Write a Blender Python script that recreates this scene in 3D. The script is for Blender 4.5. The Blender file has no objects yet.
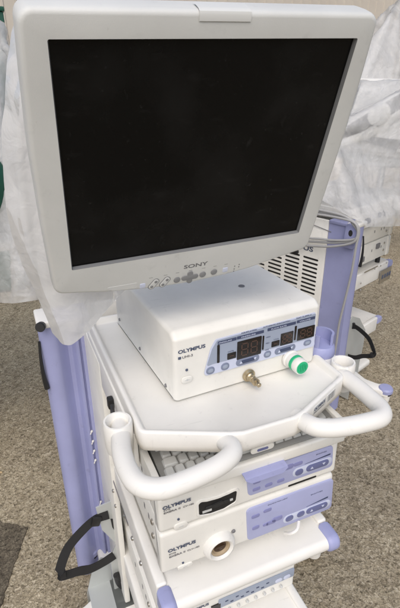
import bpy, bmesh, math, random
from mathutils import Matrix, Vector, noise
random.seed(7)
scene = bpy.context.scene
col = scene.collection
GZ = 650.0          # the ground lies 650 mm under the frame the millimetre numbers use
R = math.radians

# ------------------------------------------------------------------ materials
def mat(name, color, rough=0.5, metal=0.0, bump=0.0, bscale=200.0, mottle=0.0, mscale=8.0, coat=0.0, spec=0.5, wear=0.0):
    m = bpy.data.materials.new(name); m.use_nodes = True
    nt = m.node_tree; b = nt.nodes['Principled BSDF']
    b.inputs['Base Color'].default_value = (*color, 1)
    b.inputs['Roughness'].default_value = rough
    b.inputs['Metallic'].default_value = metal
    b.inputs['Specular IOR Level'].default_value = spec
    if coat: b.inputs['Coat Weight'].default_value = coat
    tc = nt.nodes.new('ShaderNodeTexCoord')
    if mottle:
        n = nt.nodes.new('ShaderNodeTexNoise'); n.inputs['Scale'].default_value = mscale; n.inputs['Detail'].default_value = 6
        nt.links.new(tc.outputs['Object'], n.inputs['Vector'])
        mx = nt.nodes.new('ShaderNodeMix'); mx.data_type = 'RGBA'
        rp = nt.nodes.new('ShaderNodeMapRange'); rp.inputs['From Min'].default_value = 0.35; rp.inputs['From Max'].default_value = 0.7
        nt.links.new(n.outputs['Fac'], rp.inputs['Value']); nt.links.new(rp.outputs['Result'], mx.inputs['Factor'])
        mx.inputs['A'].default_value = (*[c * (1 - mottle) for c in color], 1)
        mx.inputs['B'].default_value = (*[min(1, c * (1 + mottle * .5)) for c in color], 1)
        last = mx.outputs['Result']
        if wear:
            for sc_, lo, hi, k, st in ((30, .625, .72, .3, (1, 1, 1)), (14, .635, .70, .2, (1, 9, .6)), (55, .66, .73, .35, (2.5, .5, 1))):
                mp = nt.nodes.new('ShaderNodeMapping'); mp.inputs['Scale'].default_value = st; mp.inputs['Rotation'].default_value = (.3, .5, .7)
                nt.links.new(tc.outputs['Object'], mp.inputs['Vector'])
                w_ = nt.nodes.new('ShaderNodeTexNoise'); w_.inputs['Scale'].default_value = sc_; w_.inputs['Detail'].default_value = 7; w_.inputs['Roughness'].default_value = .65
                nt.links.new(mp.outputs[0], w_.inputs['Vector'])
                q = nt.nodes.new('ShaderNodeMapRange'); q.inputs['From Min'].default_value = lo; q.inputs['From Max'].default_value = hi; q.inputs['To Max'].default_value = k * wear
                nt.links.new(w_.outputs['Fac'], q.inputs['Value'])
                x = nt.nodes.new('ShaderNodeMix'); x.data_type = 'RGBA'; x.inputs['B'].default_value = (*[c * .45 + .02 for c in color], 1)
                nt.links.new(q.outputs[0], x.inputs['Factor']); nt.links.new(last, x.inputs['A']); last = x.outputs['Result']
        nt.links.new(last, b.inputs['Base Color'])
        r2 = nt.nodes.new('ShaderNodeMapRange'); r2.inputs['To Min'].default_value = rough - .07; r2.inputs['To Max'].default_value = rough + .12
        nt.links.new(n.outputs['Fac'], r2.inputs['Value']); nt.links.new(r2.outputs['Result'], b.inputs['Roughness'])
    if bump:
        n2 = nt.nodes.new('ShaderNodeTexNoise'); n2.inputs['Scale'].default_value = bscale; n2.inputs['Detail'].default_value = 3
        nt.links.new(tc.outputs['Object'], n2.inputs['Vector'])
        bp = nt.nodes.new('ShaderNodeBump'); bp.inputs['Strength'].default_value = bump; bp.inputs['Distance'].default_value = 0.001
        nt.links.new(n2.outputs['Fac'], bp.inputs['Height']); nt.links.new(bp.outputs['Normal'], b.inputs['Normal'])
    return m

M = {}
M['white'] = mat('white_plastic', (.78, .77, .735), .38, mottle=.06, mscale=9, wear=.9, bump=.12, bscale=900)
M['cream'] = mat('cream_enamel', (.765, .755, .71), .42, mottle=.07, mscale=12, wear=.8, bump=.1, bscale=700)
M['bezel'] = mat('grey_bezel', (.60, .61, .595), .5, mottle=.05, mscale=10, wear=.5, bump=.15, bscale=1200)
M['bezel_dark'] = mat('bezel_recess', (.16, .165, .17), .45)
M['panelgrey'] = mat('pale_grey_strip', (.55, .56, .55), .45)
M['screen'] = mat('unlit_screen', (.004, .0042, .0045), .2, mottle=.5, mscale=9, spec=.16, wear=0)
M['lilac'] = mat('lilac_plastic', (.32, .34, .56), .42, mottle=.09, mscale=7, wear=1.0, bump=.1, bscale=800)
M['lilac_panel'] = mat('lilac_panel', (.39, .415, .64), .4, mottle=.04, mscale=20)
M['lilac_dark'] = mat('slate_lilac', (.13, .145, .29), .4)
M['lilac_key'] = mat('muted_lilac_key', (.23, .24, .46), .45)
M['lilac_pale'] = mat('pale_lilac', (.55, .59, .73), .4)
M['greyblue'] = mat('grey_blue_panel', (.31, .355, .45), .4, mottle=.04, mscale=20)
M['slate'] = mat('slate_blue', (.045, .06, .12), .5)
M['ovalkey'] = mat('slate_key', (.19, .22, .31), .45)
M['black'] = mat('black_plastic', (.012, .012, .013), .45, bump=.2, bscale=500)
M['display'] = mat('dark_display', (.012, .009, .008), .12)
M['segment'] = mat('unlit_segment', (.075, .04, .028), .3)
M['ink'] = mat('blue_black_ink', (.075, .095, .15), .6)
M['inkgrey'] = mat('grey_ink', (.17, .17, .18), .6)
M['fadedink'] = mat('faded_grey_ink', (.15, .15, .155), .6)
M['button'] = mat('grey_button', (.2, .205, .21), .5)
M['key'] = mat('grey_keycap', (.46, .465, .45), .5, mottle=.06, mscale=30)
M['keybed'] = mat('keyboard_bed', (.20, .20, .19), .55)
M['metal'] = mat('painted_sheet_metal', (.50, .525, .52), .42, metal=.35, mottle=.08, mscale=9)
M['steel'] = mat('steel', (.55, .53, .5), .3, metal=1.0)
M['brass'] = mat('brass', (.48, .40, .27), .32, metal=1.0)
M['green'] = mat('green_plastic', (.02, .42, .19), .4)
M['greendk'] = mat('dark_green_plastic', (.008, .075, .045), .45, mottle=.1)
M['strap'] = mat('black_webbing', (.013, .013, .014), .75, bump=.6, bscale=900)
M['cable'] = mat('grey_cable', (.34, .34, .34), .5)
M['tape'] = mat('cloudy_tape', (.62, .63, .615), .3)
M['rubber'] = mat('dark_rubber', (.02, .02, .02), .7)
M['brown'] = mat('brown_timber', (.17, .11, .07), .7, mottle=.2)
M['tan'] = mat('tan_lining', (.42, .33, .22), .5)
M['socket'] = mat('brown_socket', (.06, .035, .02), .4)
M['leaf'] = mat('dry_straw', (.45, .34, .2), .8)

def dusty_glass(m):
    nt = m.node_tree; b = nt.nodes['Principled BSDF']; L = nt.links.new
    tc = nt.nodes.new('ShaderNodeTexCoord'); src = None
    for sc_, st, lo, hi, k in ((9, (1, 1, 1), .5, .75, .006), (26, (.6, 1, 2.0), .62, .75, .005), (60, (1.6, 1, .6), .66, .76, .006), (160, (1, 1, 1), .68, .76, .012)):
        mp = nt.nodes.new('ShaderNodeMapping'); mp.inputs['Scale'].default_value = st; mp.inputs['Rotation'].default_value = (.2, .9, .4)
        n = nt.nodes.new('ShaderNodeTexNoise'); n.inputs['Scale'].default_value = sc_; n.inputs['Detail'].default_value = 6
        q = nt.nodes.new('ShaderNodeMapRange'); q.inputs['From Min'].default_value = lo; q.inputs['From Max'].default_value = hi; q.inputs['To Max'].default_value = k
        L(tc.outputs['Object'], mp.inputs['Vector']); L(mp.outputs[0], n.inputs['Vector']); L(n.outputs['Fac'], q.inputs['Value'])
        if src is None: src = q.outputs[0]
        else:
            a = nt.nodes.new('ShaderNodeMath'); L(src, a.inputs[0]); L(q.outputs[0], a.inputs[1]); src = a.outputs[0]
    a = nt.nodes.new('ShaderNodeMath'); a.inputs[1].default_value = .0035; L(src, a.inputs[0])
    L(a.outputs[0], b.inputs['Base Color'])
dusty_glass(M['screen'])
def plastic_sheet(name, alpha, tint=(.86, .87, .88), crinkle=.3, gloss=.75):
    m = bpy.data.materials.new(name); m.use_nodes = True
    nt = m.node_tree; nt.nodes.clear(); L = nt.links.new
    out = nt.nodes.new('ShaderNodeOutputMaterial')
    tr = nt.nodes.new('ShaderNodeBsdfTransparent'); tr.inputs['Color'].default_value = (.95, .95, .95, 1)
    tl = nt.nodes.new('ShaderNodeBsdfTranslucent'); tl.inputs['Color'].default_value = (*tint, 1)
    df = nt.nodes.new('ShaderNodeBsdfDiffuse'); df.inputs['Color'].default_value = (*tint, 1)
    gl = nt.nodes.new('ShaderNodeBsdfGlossy'); gl.inputs['Roughness'].default_value = .24; gl.inputs['Color'].default_value = (.9, .9, .9, 1)
    m1 = nt.nodes.new('ShaderNodeMixShader'); m1.inputs[0].default_value = .5
    L(df.outputs[0], m1.inputs[1]); L(tl.outputs[0], m1.inputs[2])
    tc = nt.nodes.new('ShaderNodeTexCoord')
    n = nt.nodes.new('ShaderNodeTexNoise'); n.inputs['Scale'].default_value = 5; n.inputs['Detail'].default_value = 8; n.inputs['Distortion'].default_value = 1.5
    L(tc.outputs['Object'], n.inputs['Vector'])
    mr = nt.nodes.new('ShaderNodeMapRange'); mr.inputs['From Min'].default_value = .35; mr.inputs['From Max'].default_value = .65
    mr.inputs['To Min'].default_value = max(0, alpha - .13); mr.inputs['To Max'].default_value = min(1, alpha + .1)
    L(n.outputs['Fac'], mr.inputs['Value'])
    m2 = nt.nodes.new('ShaderNodeMixShader'); L(mr.outputs[0], m2.inputs[0]); L(tr.outputs[0], m2.inputs[1]); L(m1.outputs[0], m2.inputs[2])
    fr = nt.nodes.new('ShaderNodeFresnel'); fr.inputs['IOR'].default_value = 1.4
    # crinkles of thin film: crumpled cells and fine wrinkles
    v = nt.nodes.new('ShaderNodeTexVoronoi'); v.feature = 'DISTANCE_TO_EDGE'; v.inputs['Scale'].default_value = 9
    n3 = nt.nodes.new('ShaderNodeTexNoise'); n3.inputs['Scale'].default_value = 7; n3.inputs['Detail'].default_value = 4
    vm = nt.nodes.new('ShaderNodeVectorMath'); vm.operation = 'MULTIPLY_ADD'; vm.inputs[1].default_value = (.25, .25, .25)
    L(tc.outputs['Object'], n3.inputs['Vector']); L(n3.outputs['Color'], vm.inputs[0]); L(tc.outputs['Object'], vm.inputs[2]); L(vm.outputs[0], v.inputs['Vector'])
    n2 = nt.nodes.new('ShaderNodeTexNoise'); n2.inputs['Scale'].default_value = 22; n2.inputs['Detail'].default_value = 5; n2.inputs['Distortion'].default_value = 2.0
    L(tc.outputs['Object'], n2.inputs['Vector'])
    ad = nt.nodes.new('ShaderNodeMath'); ad.operation = 'MULTIPLY_ADD'; ad.inputs[1].default_value = 1.6
    L(v.outputs['Distance'], ad.inputs[0]); L(n2.outputs['Fac'], ad.inputs[2])
    bp = nt.nodes.new('ShaderNodeBump'); bp.inputs['Strength'].default_value = crinkle; bp.inputs['Distance'].default_value = .008
    L(ad.outputs[0], bp.inputs['Height'])
    for s in (tl, df, gl): L(bp.outputs[0], s.inputs['Normal'])
    m3 = nt.nodes.new('ShaderNodeMixShader'); fm = nt.nodes.new('ShaderNodeMath'); fm.operation = 'MULTIPLY'; fm.inputs[1].default_value = gloss; L(fr.outputs[0], fm.inputs[0]); L(fm.outputs[0], m3.inputs[0]); L(m2.outputs[0], m3.inputs[1]); L(gl.outputs[0], m3.inputs[2])
    L(m3.outputs[0], out.inputs['Surface'])
    return m
M['film'] = plastic_sheet('clear_white_film', .52, (.94, .95, .96), .6)
M['film_thick'] = plastic_sheet('milky_film', .84, (.88, .88, .87), .35, .3)

def ground_material(name, base, dark, light, seed):
    m = bpy.data.materials.new(name); m.use_nodes = True
    nt = m.node_tree; b = nt.nodes['Principled BSDF']; L = nt.links.new
    tc = nt.nodes.new('ShaderNodeTexCoord'); mp = nt.nodes.new('ShaderNodeMapping'); mp.inputs['Location'].default_value = (seed, seed * .7, 0)
    L(tc.outputs['Object'], mp.inputs['Vector'])
    def N(scale, detail=4, dist=0.0, rough=.6):
        n = nt.nodes.new('ShaderNodeTexNoise'); n.inputs['Scale'].default_value = scale; n.inputs['Detail'].default_value = detail
        n.inputs['Distortion'].default_value = dist; n.inputs['Roughness'].default_value = rough
        L(mp.outputs[0], n.inputs['Vector']); return n
    def V(scale, feat='F1'):
        n = nt.nodes.new('ShaderNodeTexVoronoi'); n.inputs['Scale'].default_value = scale; n.feature = feat
        L(mp.outputs[0], n.inputs['Vector']); return n
    def ramp(src, stops):
        r = nt.nodes.new('ShaderNodeValToRGB'); e = r.color_ramp.elements
        while len(e) < len(stops): e.new(.5)
        for el, (p, c) in zip(e, stops): el.position = p; el.color = (*c, 1)
        L(src, r.inputs['Fac']); return r
    def mix(a, bb, fac, mode='MIX'):
        x = nt.nodes.new('ShaderNodeMix'); x.data_type = 'RGBA'; x.blend_type = mode
        for s, i in ((a, 'A'), (bb, 'B'), (fac, 'Factor')):
            if hasattr(s, 'links'): L(s, x.inputs[i])
            elif isinstance(s, tuple): x.inputs[i].default_value = (*s, 1)
            else: x.inputs[i].default_value = s
        return x.outputs['Result']
    wn = N(55, 3); wv = nt.nodes.new('ShaderNodeVectorMath'); wv.operation = 'MULTIPLY_ADD'; wv.inputs[1].default_value = (.022, .022, .022)
    L(wn.outputs['Color'], wv.inputs[0]); L(mp.outputs[0], wv.inputs[2])
    def VW(scale, feat='F1'):
        n = nt.nodes.new('ShaderNodeTexVoronoi'); n.inputs['Scale'].default_value = scale; n.feature = feat
        L(wv.outputs[0], n.inputs['Vector']); return n
    stones = VW(110); fine = VW(240)
    mid = tuple(.5 * x + .5 * y for x, y in zip(dark, base))
    stone_split = nt.nodes.new('ShaderNodeSeparateColor'); L(stones.outputs['Color'], stone_split.inputs[0])
    fine_split = nt.nodes.new('ShaderNodeSeparateColor'); L(fine.outputs['Color'], fine_split.inputs[0])
    peb = ramp(stone_split.outputs[0], [(.05, dark), (.25, mid), (.5, base), (.8, base), (1, light)])
    peb2 = ramp(fine_split.outputs[0], [(.05, dark), (.35, base), (.75, base), (1, light)])
    c = mix(peb.outputs[0], peb2.outputs[0], N(33, 3).outputs['Fac'])
    grain = ramp(N(170, 5, 0, .75).outputs['Fac'], [(.34, (.50, .47, .44)), (.52, (1, 1, 1)), (.72, (1.25, 1.22, 1.18))])
    c = mix(c, grain.outputs[0], .75, 'MULTIPLY')
    pat = ramp(N(18, 6, .8).outputs['Fac'], [(.33, (.60, .57, .54)), (.5, (1, 1, 1)), (.68, (1.1, 1.1, 1.1))])
    c = mix(c, pat.outputs[0], .5, 'MULTIPLY')
    pit = ramp(N(75, 4, .6, .7).outputs['Fac'], [(.31, (.22, .19, .17)), (.41, (1, 1, 1))])
    c = mix(c, pit.outputs[0], .75, 'MULTIPLY')
    big = ramp(N(1.3, 5).outputs['Fac'], [(.3, (.72, .72, .74)), (.62, (1.0, 1.0, 1.0))])
    c = mix(c, big.outputs[0], .8, 'MULTIPLY')
    # hairline cracks: thin dark lines where two large warped cells meet
    w = N(3.0, 5); vm = nt.nodes.new('ShaderNodeVectorMath'); vm.operation = 'MULTIPLY_ADD'; vm.inputs[1].default_value = (.5, .5, 0)
    L(w.outputs['Color'], vm.inputs[0]); L(mp.outputs[0], vm.inputs[2])
    cv = nt.nodes.new('ShaderNodeTexVoronoi'); cv.feature = 'DISTANCE_TO_EDGE'; cv.inputs['Scale'].default_value = 1.1; L(vm.outputs[0], cv.inputs['Vector'])
    cr = ramp(cv.outputs['Distance'], [(0.0, (.30, .27, .25)), (.012, (1, 1, 1))])
    c = mix(c, cr.outputs[0], .35, 'MULTIPLY')
    L(c, b.inputs['Base Color']); b.inputs['Roughness'].default_value = .9; b.inputs['Specular IOR Level'].default_value = .25
    hs = nt.nodes.new('ShaderNodeMath'); hs.operation = 'MULTIPLY_ADD'; hs.inputs[1].default_value = .6
    L(stones.outputs['Distance'], hs.inputs[0]); L(N(120, 5, .3, .75).outputs['Fac'], hs.inputs[2])
    bp = nt.nodes.new('ShaderNodeBump'); bp.inputs['Strength'].default_value = .8; bp.inputs['Distance'].default_value = .006
    L(hs.outputs[0], bp.inputs['Height']); L(bp.outputs[0], b.inputs['Normal'])
    return m
M['ground'] = ground_material('aggregate_ground', (.43, .372, .262), (.11, .089, .058), (.74, .665, .52), 3.1)
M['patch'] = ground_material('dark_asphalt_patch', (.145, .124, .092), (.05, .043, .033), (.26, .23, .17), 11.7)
M['wall'] = mat('beige_ribbed_metal', (.52, .475, .41), .55, mottle=.08, mscale=2)

# ------------------------------------------------------------------ geometry helpers
def frame(o, u, v):
    u = Vector(u).normalized(); v = Vector(v); v = (v - u * v.dot(u)).normalized(); n = u.cross(v)
    m = Matrix.Identity(4)
    for i in range(3): m[i][0], m[i][1], m[i][2], m[i][3] = u[i], v[i], n[i], o[i]
    return m

def round_poly(pts, r, seg=5):
    out = []; n = len(pts)
    for i in range(n):
        p = Vector(pts[i]).to_2d(); a = Vector(pts[i - 1]).to_2d(); b = Vector(pts[(i + 1) % n]).to_2d()
        rr = r[i] if isinstance(r, (list, tuple)) else r
        da, db = (a - p), (b - p); la, lb = da.length, db.length; da.normalize(); db.normalize()
        ang = math.acos(max(-1, min(1, da.dot(db))))
        if rr <= 0 or ang > math.pi - .02: out.append(p); continue
        d = min(rr / math.tan(ang / 2), la * .48, lb * .48); rr2 = d * math.tan(ang / 2)
        c = p + (da + db).normalized() * (rr2 / math.sin(ang / 2))
        s, e = p + da * d - c, p + db * d - c
        a0, a1 = math.atan2(s.y, s.x), math.atan2(e.y, e.x)
        dd = (a1 - a0 + math.pi) % (2 * math.pi) - math.pi
        for k in range(seg + 1):
            t = a0 + dd * k / seg; out.append(c + Vector((math.cos(t), math.sin(t))) * rr2)
    return out

def area2(p): return sum(p[i - 1].x * p[i].y - p[i].x * p[i - 1].y for i in range(len(p)))
def offset(pts, d):
    """positive d moves the outline inwards"""
    n = len(pts); s = 1 if area2(pts) > 0 else -1; out = []
    for i in range(n):
        a, p, b = pts[i - 1], pts[i], pts[(i + 1) % n]
        e1, e2 = (p - a), (b - p)
        if e1.length < 1e-6: e1 = e2
        if e2.length < 1e-6: e2 = e1
        n1 = Vector((-e1.y, e1.x)).normalized(); n2 = Vector((-e2.y, e2.x)).normalized()
        m = (n1 + n2); m = m.normalized() if m.length > 1e-6 else n1
        out.append(p + m * s * d / max(.4, m.dot(n1)))
    return out

def catmull(pts, sub=8, closed=False):
    P = [Vector(p) for p in pts]; n = len(P); out = []
    rng = range(n if closed else n - 1)
    for i in rng:
        p0 = P[(i - 1) % n] if closed or i > 0 else P[0] * 2 - P[1]
        p1, p2 = P[i], P[(i + 1) % n]
        p3 = P[(i + 2) % n] if closed or i + 2 < n else p2 * 2 - p1
        for k in range(sub):
            t = k / sub
            out.append(.5 * ((2 * p1) + (p2 - p0) * t + (2 * p0 - 5 * p1 + 4 * p2 - p3) * t * t + (3 * p1 - p0 - 3 * p2 + p3) * t ** 3))
    if not closed: out.append(P[-1])
    return out

class MB:
    def __init__(s, F=None): s.bm = bmesh.new(); s.F = F or Matrix.Identity(4)
    def v(s, p): return s.bm.verts.new(s.F @ Vector(p))
    def _merge(s, b):
        b.transform(s.F); me = bpy.data.meshes.new('tmp'); b.to_mesh(me); b.free(); s.bm.from_mesh(me); bpy.data.meshes.remove(me)
    def box(s, x0, x1, y0, y1, z0, z1, bev=0.0, seg=2, rot=None):
        b = bmesh.new(); bmesh.ops.create_cube(b, size=1)
        bmesh.ops.transform(b, matrix=Matrix.Diagonal((x1 - x0, y1 - y0, z1 - z0, 1)), verts=b.verts)
        if bev: bmesh.ops.bevel(b, geom=b.edges[:], offset=bev, segments=seg, affect='EDGES', profile=.5)
        if rot: b.transform(rot)
        b.transform(Matrix.Translation(((x0 + x1) / 2, (y0 + y1) / 2, (z0 + z1) / 2)))
        s._merge(b); return s
    def loft(s, rings, cap0=True, cap1=True, closed=True):
        vs = [[s.v(p) for p in r] for r in rings]; n = len(vs[0])
        for a, b in zip(vs, vs[1:]):
            for i in range(n if closed else n - 1):
                j = (i + 1) % n
                try: s.bm.faces.new((a[i], a[j], b[j], b[i]))
                except ValueError: pass
        if cap0: s.bm.faces.new(vs[0][::-1])
        if cap1: s.bm.faces.new(vs[-1])
        return vs
    def prism(s, poly, z0, z1, bev=0.0, axis='z'):
        def P(p, z): return (p[0], p[1], z) if axis == 'z' else ((p[0], z, p[1]) if axis == 'y' else (z, p[0], p[1]))
        poly = [Vector(p).to_2d() for p in poly]
        rings = [(poly, z0)]
        if bev:
            q1 = offset(poly, bev * .3); q2 = offset(poly, bev)
            rings = [(poly, z0), (poly, z1 - bev), (q1, z1 - bev * .3), (q2, z1)]
        else: rings.append((poly, z1))
        s.loft([[P(p, z) for p in r] for r, z in rings]); return s
    def rrect(s, cx, cy, w, h, r, z0, z1, bev=0.0, seg=5):
        return s.prism(round_poly([(cx - w / 2, cy - h / 2), (cx + w / 2, cy - h / 2), (cx + w / 2, cy + h / 2), (cx - w / 2, cy + h / 2)], r, seg), z0, z1, bev)
    def lathe(s, prof, o=(0, 0, 0), axis=(0, 0, 1), seg=28, cap0=True, cap1=True):
        ax = Vector(axis).normalized(); q = Vector((0, 0, 1)).rotation_difference(ax)
        rings = [[Vector(o) + q @ Vector((r * math.cos(2 * math.pi * k / seg), r * math.sin(2 * math.pi * k / seg), z)) for k in range(seg)] for r, z in prof]
        s.loft(rings, cap0, cap1); return s
    def tube(s, pts, r, seg=14, closed=False, sub=8, smooth=True):
        P = catmull(pts, sub, closed) if smooth else [Vector(p) for p in pts]; n = len(P)
        T = [((P[(i + 1) % n] - P[i - 1]) if closed or 0 < i < n - 1 else (P[1] - P[0] if i == 0 else P[-1] - P[-2])).normalized() for i in range(n)]
        N = T[0].orthogonal().normalized(); rings = []
        for i in range(n):
            N = (N - T[i] * N.dot(T[i])).normalized(); B = T[i].cross(N)
            rr = r(i / (n - 1)) if callable(r) else r
            rings.append([P[i] + (N * math.cos(2 * math.pi * k / seg) + B * math.sin(2 * math.pi * k / seg)) * rr for k in range(seg)])
        if closed:
            rings.append(rings[0]); s.loft(rings, False, False)
        else: s.loft(rings)
        return s
    def ribbon(s, pts, w, t, up, sub=8):
        P = catmull(pts, sub); n = len(P); rings = []
        for i in range(n):
            T = (P[min(i + 1, n - 1)] - P[max(i - 1, 0)]).normalized(); U = Vector(up); U = (U - T * U.dot(T)).normalized(); N = T.cross(U)
            rings.append([P[i] + U * a * w / 2 + N * b * t / 2 for a, b in ((-1, -1), (1, -1), (1, 1), (-1, 1))])
        s.loft(rings); return s
    def build(s, name, m, parent=None, ang=32, base=None, split=False):
        bm = s.bm
        bmesh.ops.remove_doubles(bm, verts=bm.verts[:], dist=.001)
        bmesh.ops.recalc_face_normals(bm, faces=bm.faces[:])
        bm.transform(Matrix.Diagonal((.001, .001, .001, 1)) @ Matrix.Translation((0, 0, GZ)))
        me = bpy.data.meshes.new(name)
        if parent is not None: inv = WM[parent].inverted()
        else:
            if base is None:
                c = [sum(v.co[i] for v in bm.verts) / len(bm.verts) for i in range(2)]; base = Vector((c[0], c[1], min(v.co.z for v in bm.verts)))
            else: base = Vector((base[0], base[1], base[2] + GZ)) * .001
            inv = Matrix.Translation(-base)
        bm.transform(inv); bm.to_mesh(me); bm.free()
        o = bpy.data.objects.new(name, me); col.objects.link(o)
        if split and parent is not None:
            islands(o, name, m, parent, ang)
        if parent is not None: o.parent = parent; WM[o] = WM[parent]
        else: o.location = base; WM[o] = Matrix.Translation(base)
        me.materials.append(m)
        for p in me.polygons: p.use_smooth = True
        me.set_sharp_from_angle(angle=R(ang))
        return o
WM = {}
def islands(o, name, m, parent, ang):
    """leaves the first loose piece in o and gives every other piece an object of its own"""
    b = bmesh.new(); b.from_mesh(o.data); seen = set(); groups = []
    for v in b.verts:
        if v in seen: continue
        st = [v]; seen.add(v); g = []
        while st:
            q = st.pop(); g.append(q.index)
            for e in q.link_edges:
                w_ = e.other_vert(q)
                if w_ not in seen: seen.add(w_); st.append(w_)
        groups.append(set(g))
    if len(groups) < 2: b.free(); return
    for k, g in enumerate(groups):
        c = b.copy(); c.verts.ensure_lookup_table()
        bmesh.ops.delete(c, geom=[v for v in c.verts if v.index not in g], context='VERTS')
        me = o.data if k == 0 else bpy.data.meshes.new(name)
        c.to_mesh(me); c.free()
        if k:
            p = bpy.data.objects.new(name, me); col.objects.link(p); p.parent = parent; WM[p] = WM[parent]; me.materials.append(m)
            for f in me.polygons: f.use_smooth = True
            me.set_sharp_from_angle(angle=R(ang))
    b.free()
def tag(o, label=None, cat=None, group=None, kind=None):
    if label: o['label'] = label
    if cat: o['category'] = cat
    if group: o['group'] = group
    if kind: o['kind'] = kind
    return o
def thing(name, label, cat, loc, rz=0.0, group=None):
    o = bpy.data.objects.new(name, None); col.objects.link(o)
    l = Vector((loc[0], loc[1], loc[2] + GZ)) * .001; o.location = l; o.rotation_euler = (0, 0, rz)
    WM[o] = Matrix.Translation(l) @ Matrix.Rotation(rz, 4, 'Z')
    return tag(o, label, cat, group)
def text(s, name, F, u, v, size, m, parent, n=0.4, bold=0.0, width=None, depth=.15):
    cu = bpy.data.curves.new('txt', 'FONT'); cu.body = s; cu.size = size; cu.offset = bold; cu.extrude = depth; cu.resolution_u = 3
    o = bpy.data.objects.new('txt', cu); col.objects.link(o); bpy.context.view_layer.update()
    me = bpy.data.meshes.new_from_object(o.evaluated_get(bpy.context.evaluated_depsgraph_get()))
    bpy.data.objects.remove(o); bpy.data.curves.remove(cu)
    xs = [p.co.x for p in me.vertices]; w = max(xs) - min(xs); k = width / w if width else 1
    b = MB(F); b2 = bmesh.new(); b2.from_mesh(me); bpy.data.meshes.remove(me)
    b2.transform(Matrix.Translation((u, v, n)) @ Matrix.Diagonal((k, 1, 1, 1)) @ Matrix.Translation((-min(xs), 0, 0)))
    b._merge(b2)
    return b.build(name, m, parent)

exec_parts = []
# ================================================================== SETTING
g = MB()
g.loft([[(-9000, -6000, -650), (12000, -6000, -650), (12000, 14000, -650), (-9000, 14000, -650)]], True, False)
tag(g.build('ground', M['ground'], base=(0, 0, -650)), kind='structure')
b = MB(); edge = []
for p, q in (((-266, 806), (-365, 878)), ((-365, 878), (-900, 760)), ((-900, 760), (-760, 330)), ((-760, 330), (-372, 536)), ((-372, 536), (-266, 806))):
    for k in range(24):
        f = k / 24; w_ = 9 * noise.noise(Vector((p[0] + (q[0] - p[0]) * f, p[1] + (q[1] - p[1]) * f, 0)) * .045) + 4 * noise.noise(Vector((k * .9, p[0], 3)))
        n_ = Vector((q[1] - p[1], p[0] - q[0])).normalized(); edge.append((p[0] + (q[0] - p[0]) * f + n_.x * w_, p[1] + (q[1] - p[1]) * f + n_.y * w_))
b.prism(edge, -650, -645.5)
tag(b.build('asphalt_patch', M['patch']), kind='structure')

# ribbed wall behind everything
t = thing('ribbed_wall', 'beige vertically ribbed metal wall behind the wrapped carts', 'wall', (1500, 4400, -650))
b = MB(); prof = []
x = -6000
while x < 9000:
    prof += [(x, 4400), (x + 78, 4400), (x + 84, 4392), (x + 98, 4392), (x + 104, 4400)]; x += 110
b.loft([[(p[0], p[1], z) for p in prof] for z in (-650, 3200)], False, False, closed=False)
b.build('cladding', M['wall'], t)
b = MB(); b.box(-6000, 9000, 4388, 4440, 3200, 3260, 6); b.build('capping', M['white'], t)

# ================================================================== FRONT CART
cart = thing('endoscopy_cart', 'white and lilac endoscopy cart in front, with tray, looped handles and instrument shelves', 'medical cart', (189, 250, -650), 0, 'wheeled endoscopy carts')
# ---- tray
TR = [(-14, 470), (-14, 35), (116, -26), (140, -34), (238, -34), (262, -26), (392, 35), (392, 470)]
outl = round_poly(TR, [20, 18, 20, 20, 20, 20, 18, 20], 6)
def ring(p, z): return [(q.x, q.y, z) for q in p]
b = MB()
b.loft([ring(offset(outl, 14), 273), ring(offset(outl, 3), 273), ring(offset(outl, .5), 275), ring(outl, 285), ring(outl, 309), ring(offset(outl, 1.2), 312), ring(offset(outl, 3.5), 313.2), ring(offset(outl, 8), 312.6),
        ring(offset(outl, 11), 308), ring(offset(outl, 14), 301), ring(offset(outl, 17), 299)])
tray = b.build('tray', M['white'], cart, 50)
b = MB()
for x0, x1 in ((-18, -9), (387, 396)): b.box(x0, x1, 70, 470, 205, 281, 3)
b.build('tray_skirt', M['white'], cart, split=True)
# ---- looped handles
def handle(mx):
    f = lambda x: x - 7 if not mx else 378 - x
    b = MB(); b.tube([(f(-26), 92, 292), (f(-32 + 6 * mx), 62, 296), (f(-41 + 16 * mx), 20, 299), (f(-43 + 20 * mx), -24, 300), (f(-35 + 16 * mx), -58, 300), (f(-8 + 6 * mx), -77, 300), (f(36), -77, 300), (f(84), -69, 300), (f(112), -56, 300), (f(121), -38, 298), (f(120), -8, 290)], 15.8, 18)
    return b.build('handle', M['white'], cart)
handle(False); handle(True)
for cx in (-40, 418):
    b = MB(); b.lathe([(14, 252), (22, 256), (24, 268), (24.5, 312), (23, 316), (20, 316), (18.5, 312), (17.5, 262), (2, 260)], (cx, 74, 0), seg=32)
    b.build('cup_ring', M['white'], cart)
# ---- stickers on the right chamfer
Fc = frame((264, -25.5, 271), (130, 61, 0), (0, 0, 1))
b = MB(Fc); b.rrect(46, 26, 44, 15, 2, -1, .6); st = b.build('name_plate', M['panelgrey'], cart)
text('OLYMPUS', 'lettering', Fc, 26, 25.5, 7.5, M['ink'], st, .7, .25, 38)
text('MOBILE WORKSTATION', 'lettering', Fc, 26, 20.5, 3.2, M['inkgrey'], st, .7, .05, 34)
b = MB(Fc); b.rrect(88, 26, 30, 15, 2, -1, .6); st = b.build('name_plate', M['panelgrey'], cart)
for k in range(4): text('WM-NP1' if k == 0 else '100-120V', 'lettering', Fc, 76, 29.5 - k * 3.3, 2.6, M['inkgrey'], st, .7, .05, 22)
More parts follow.
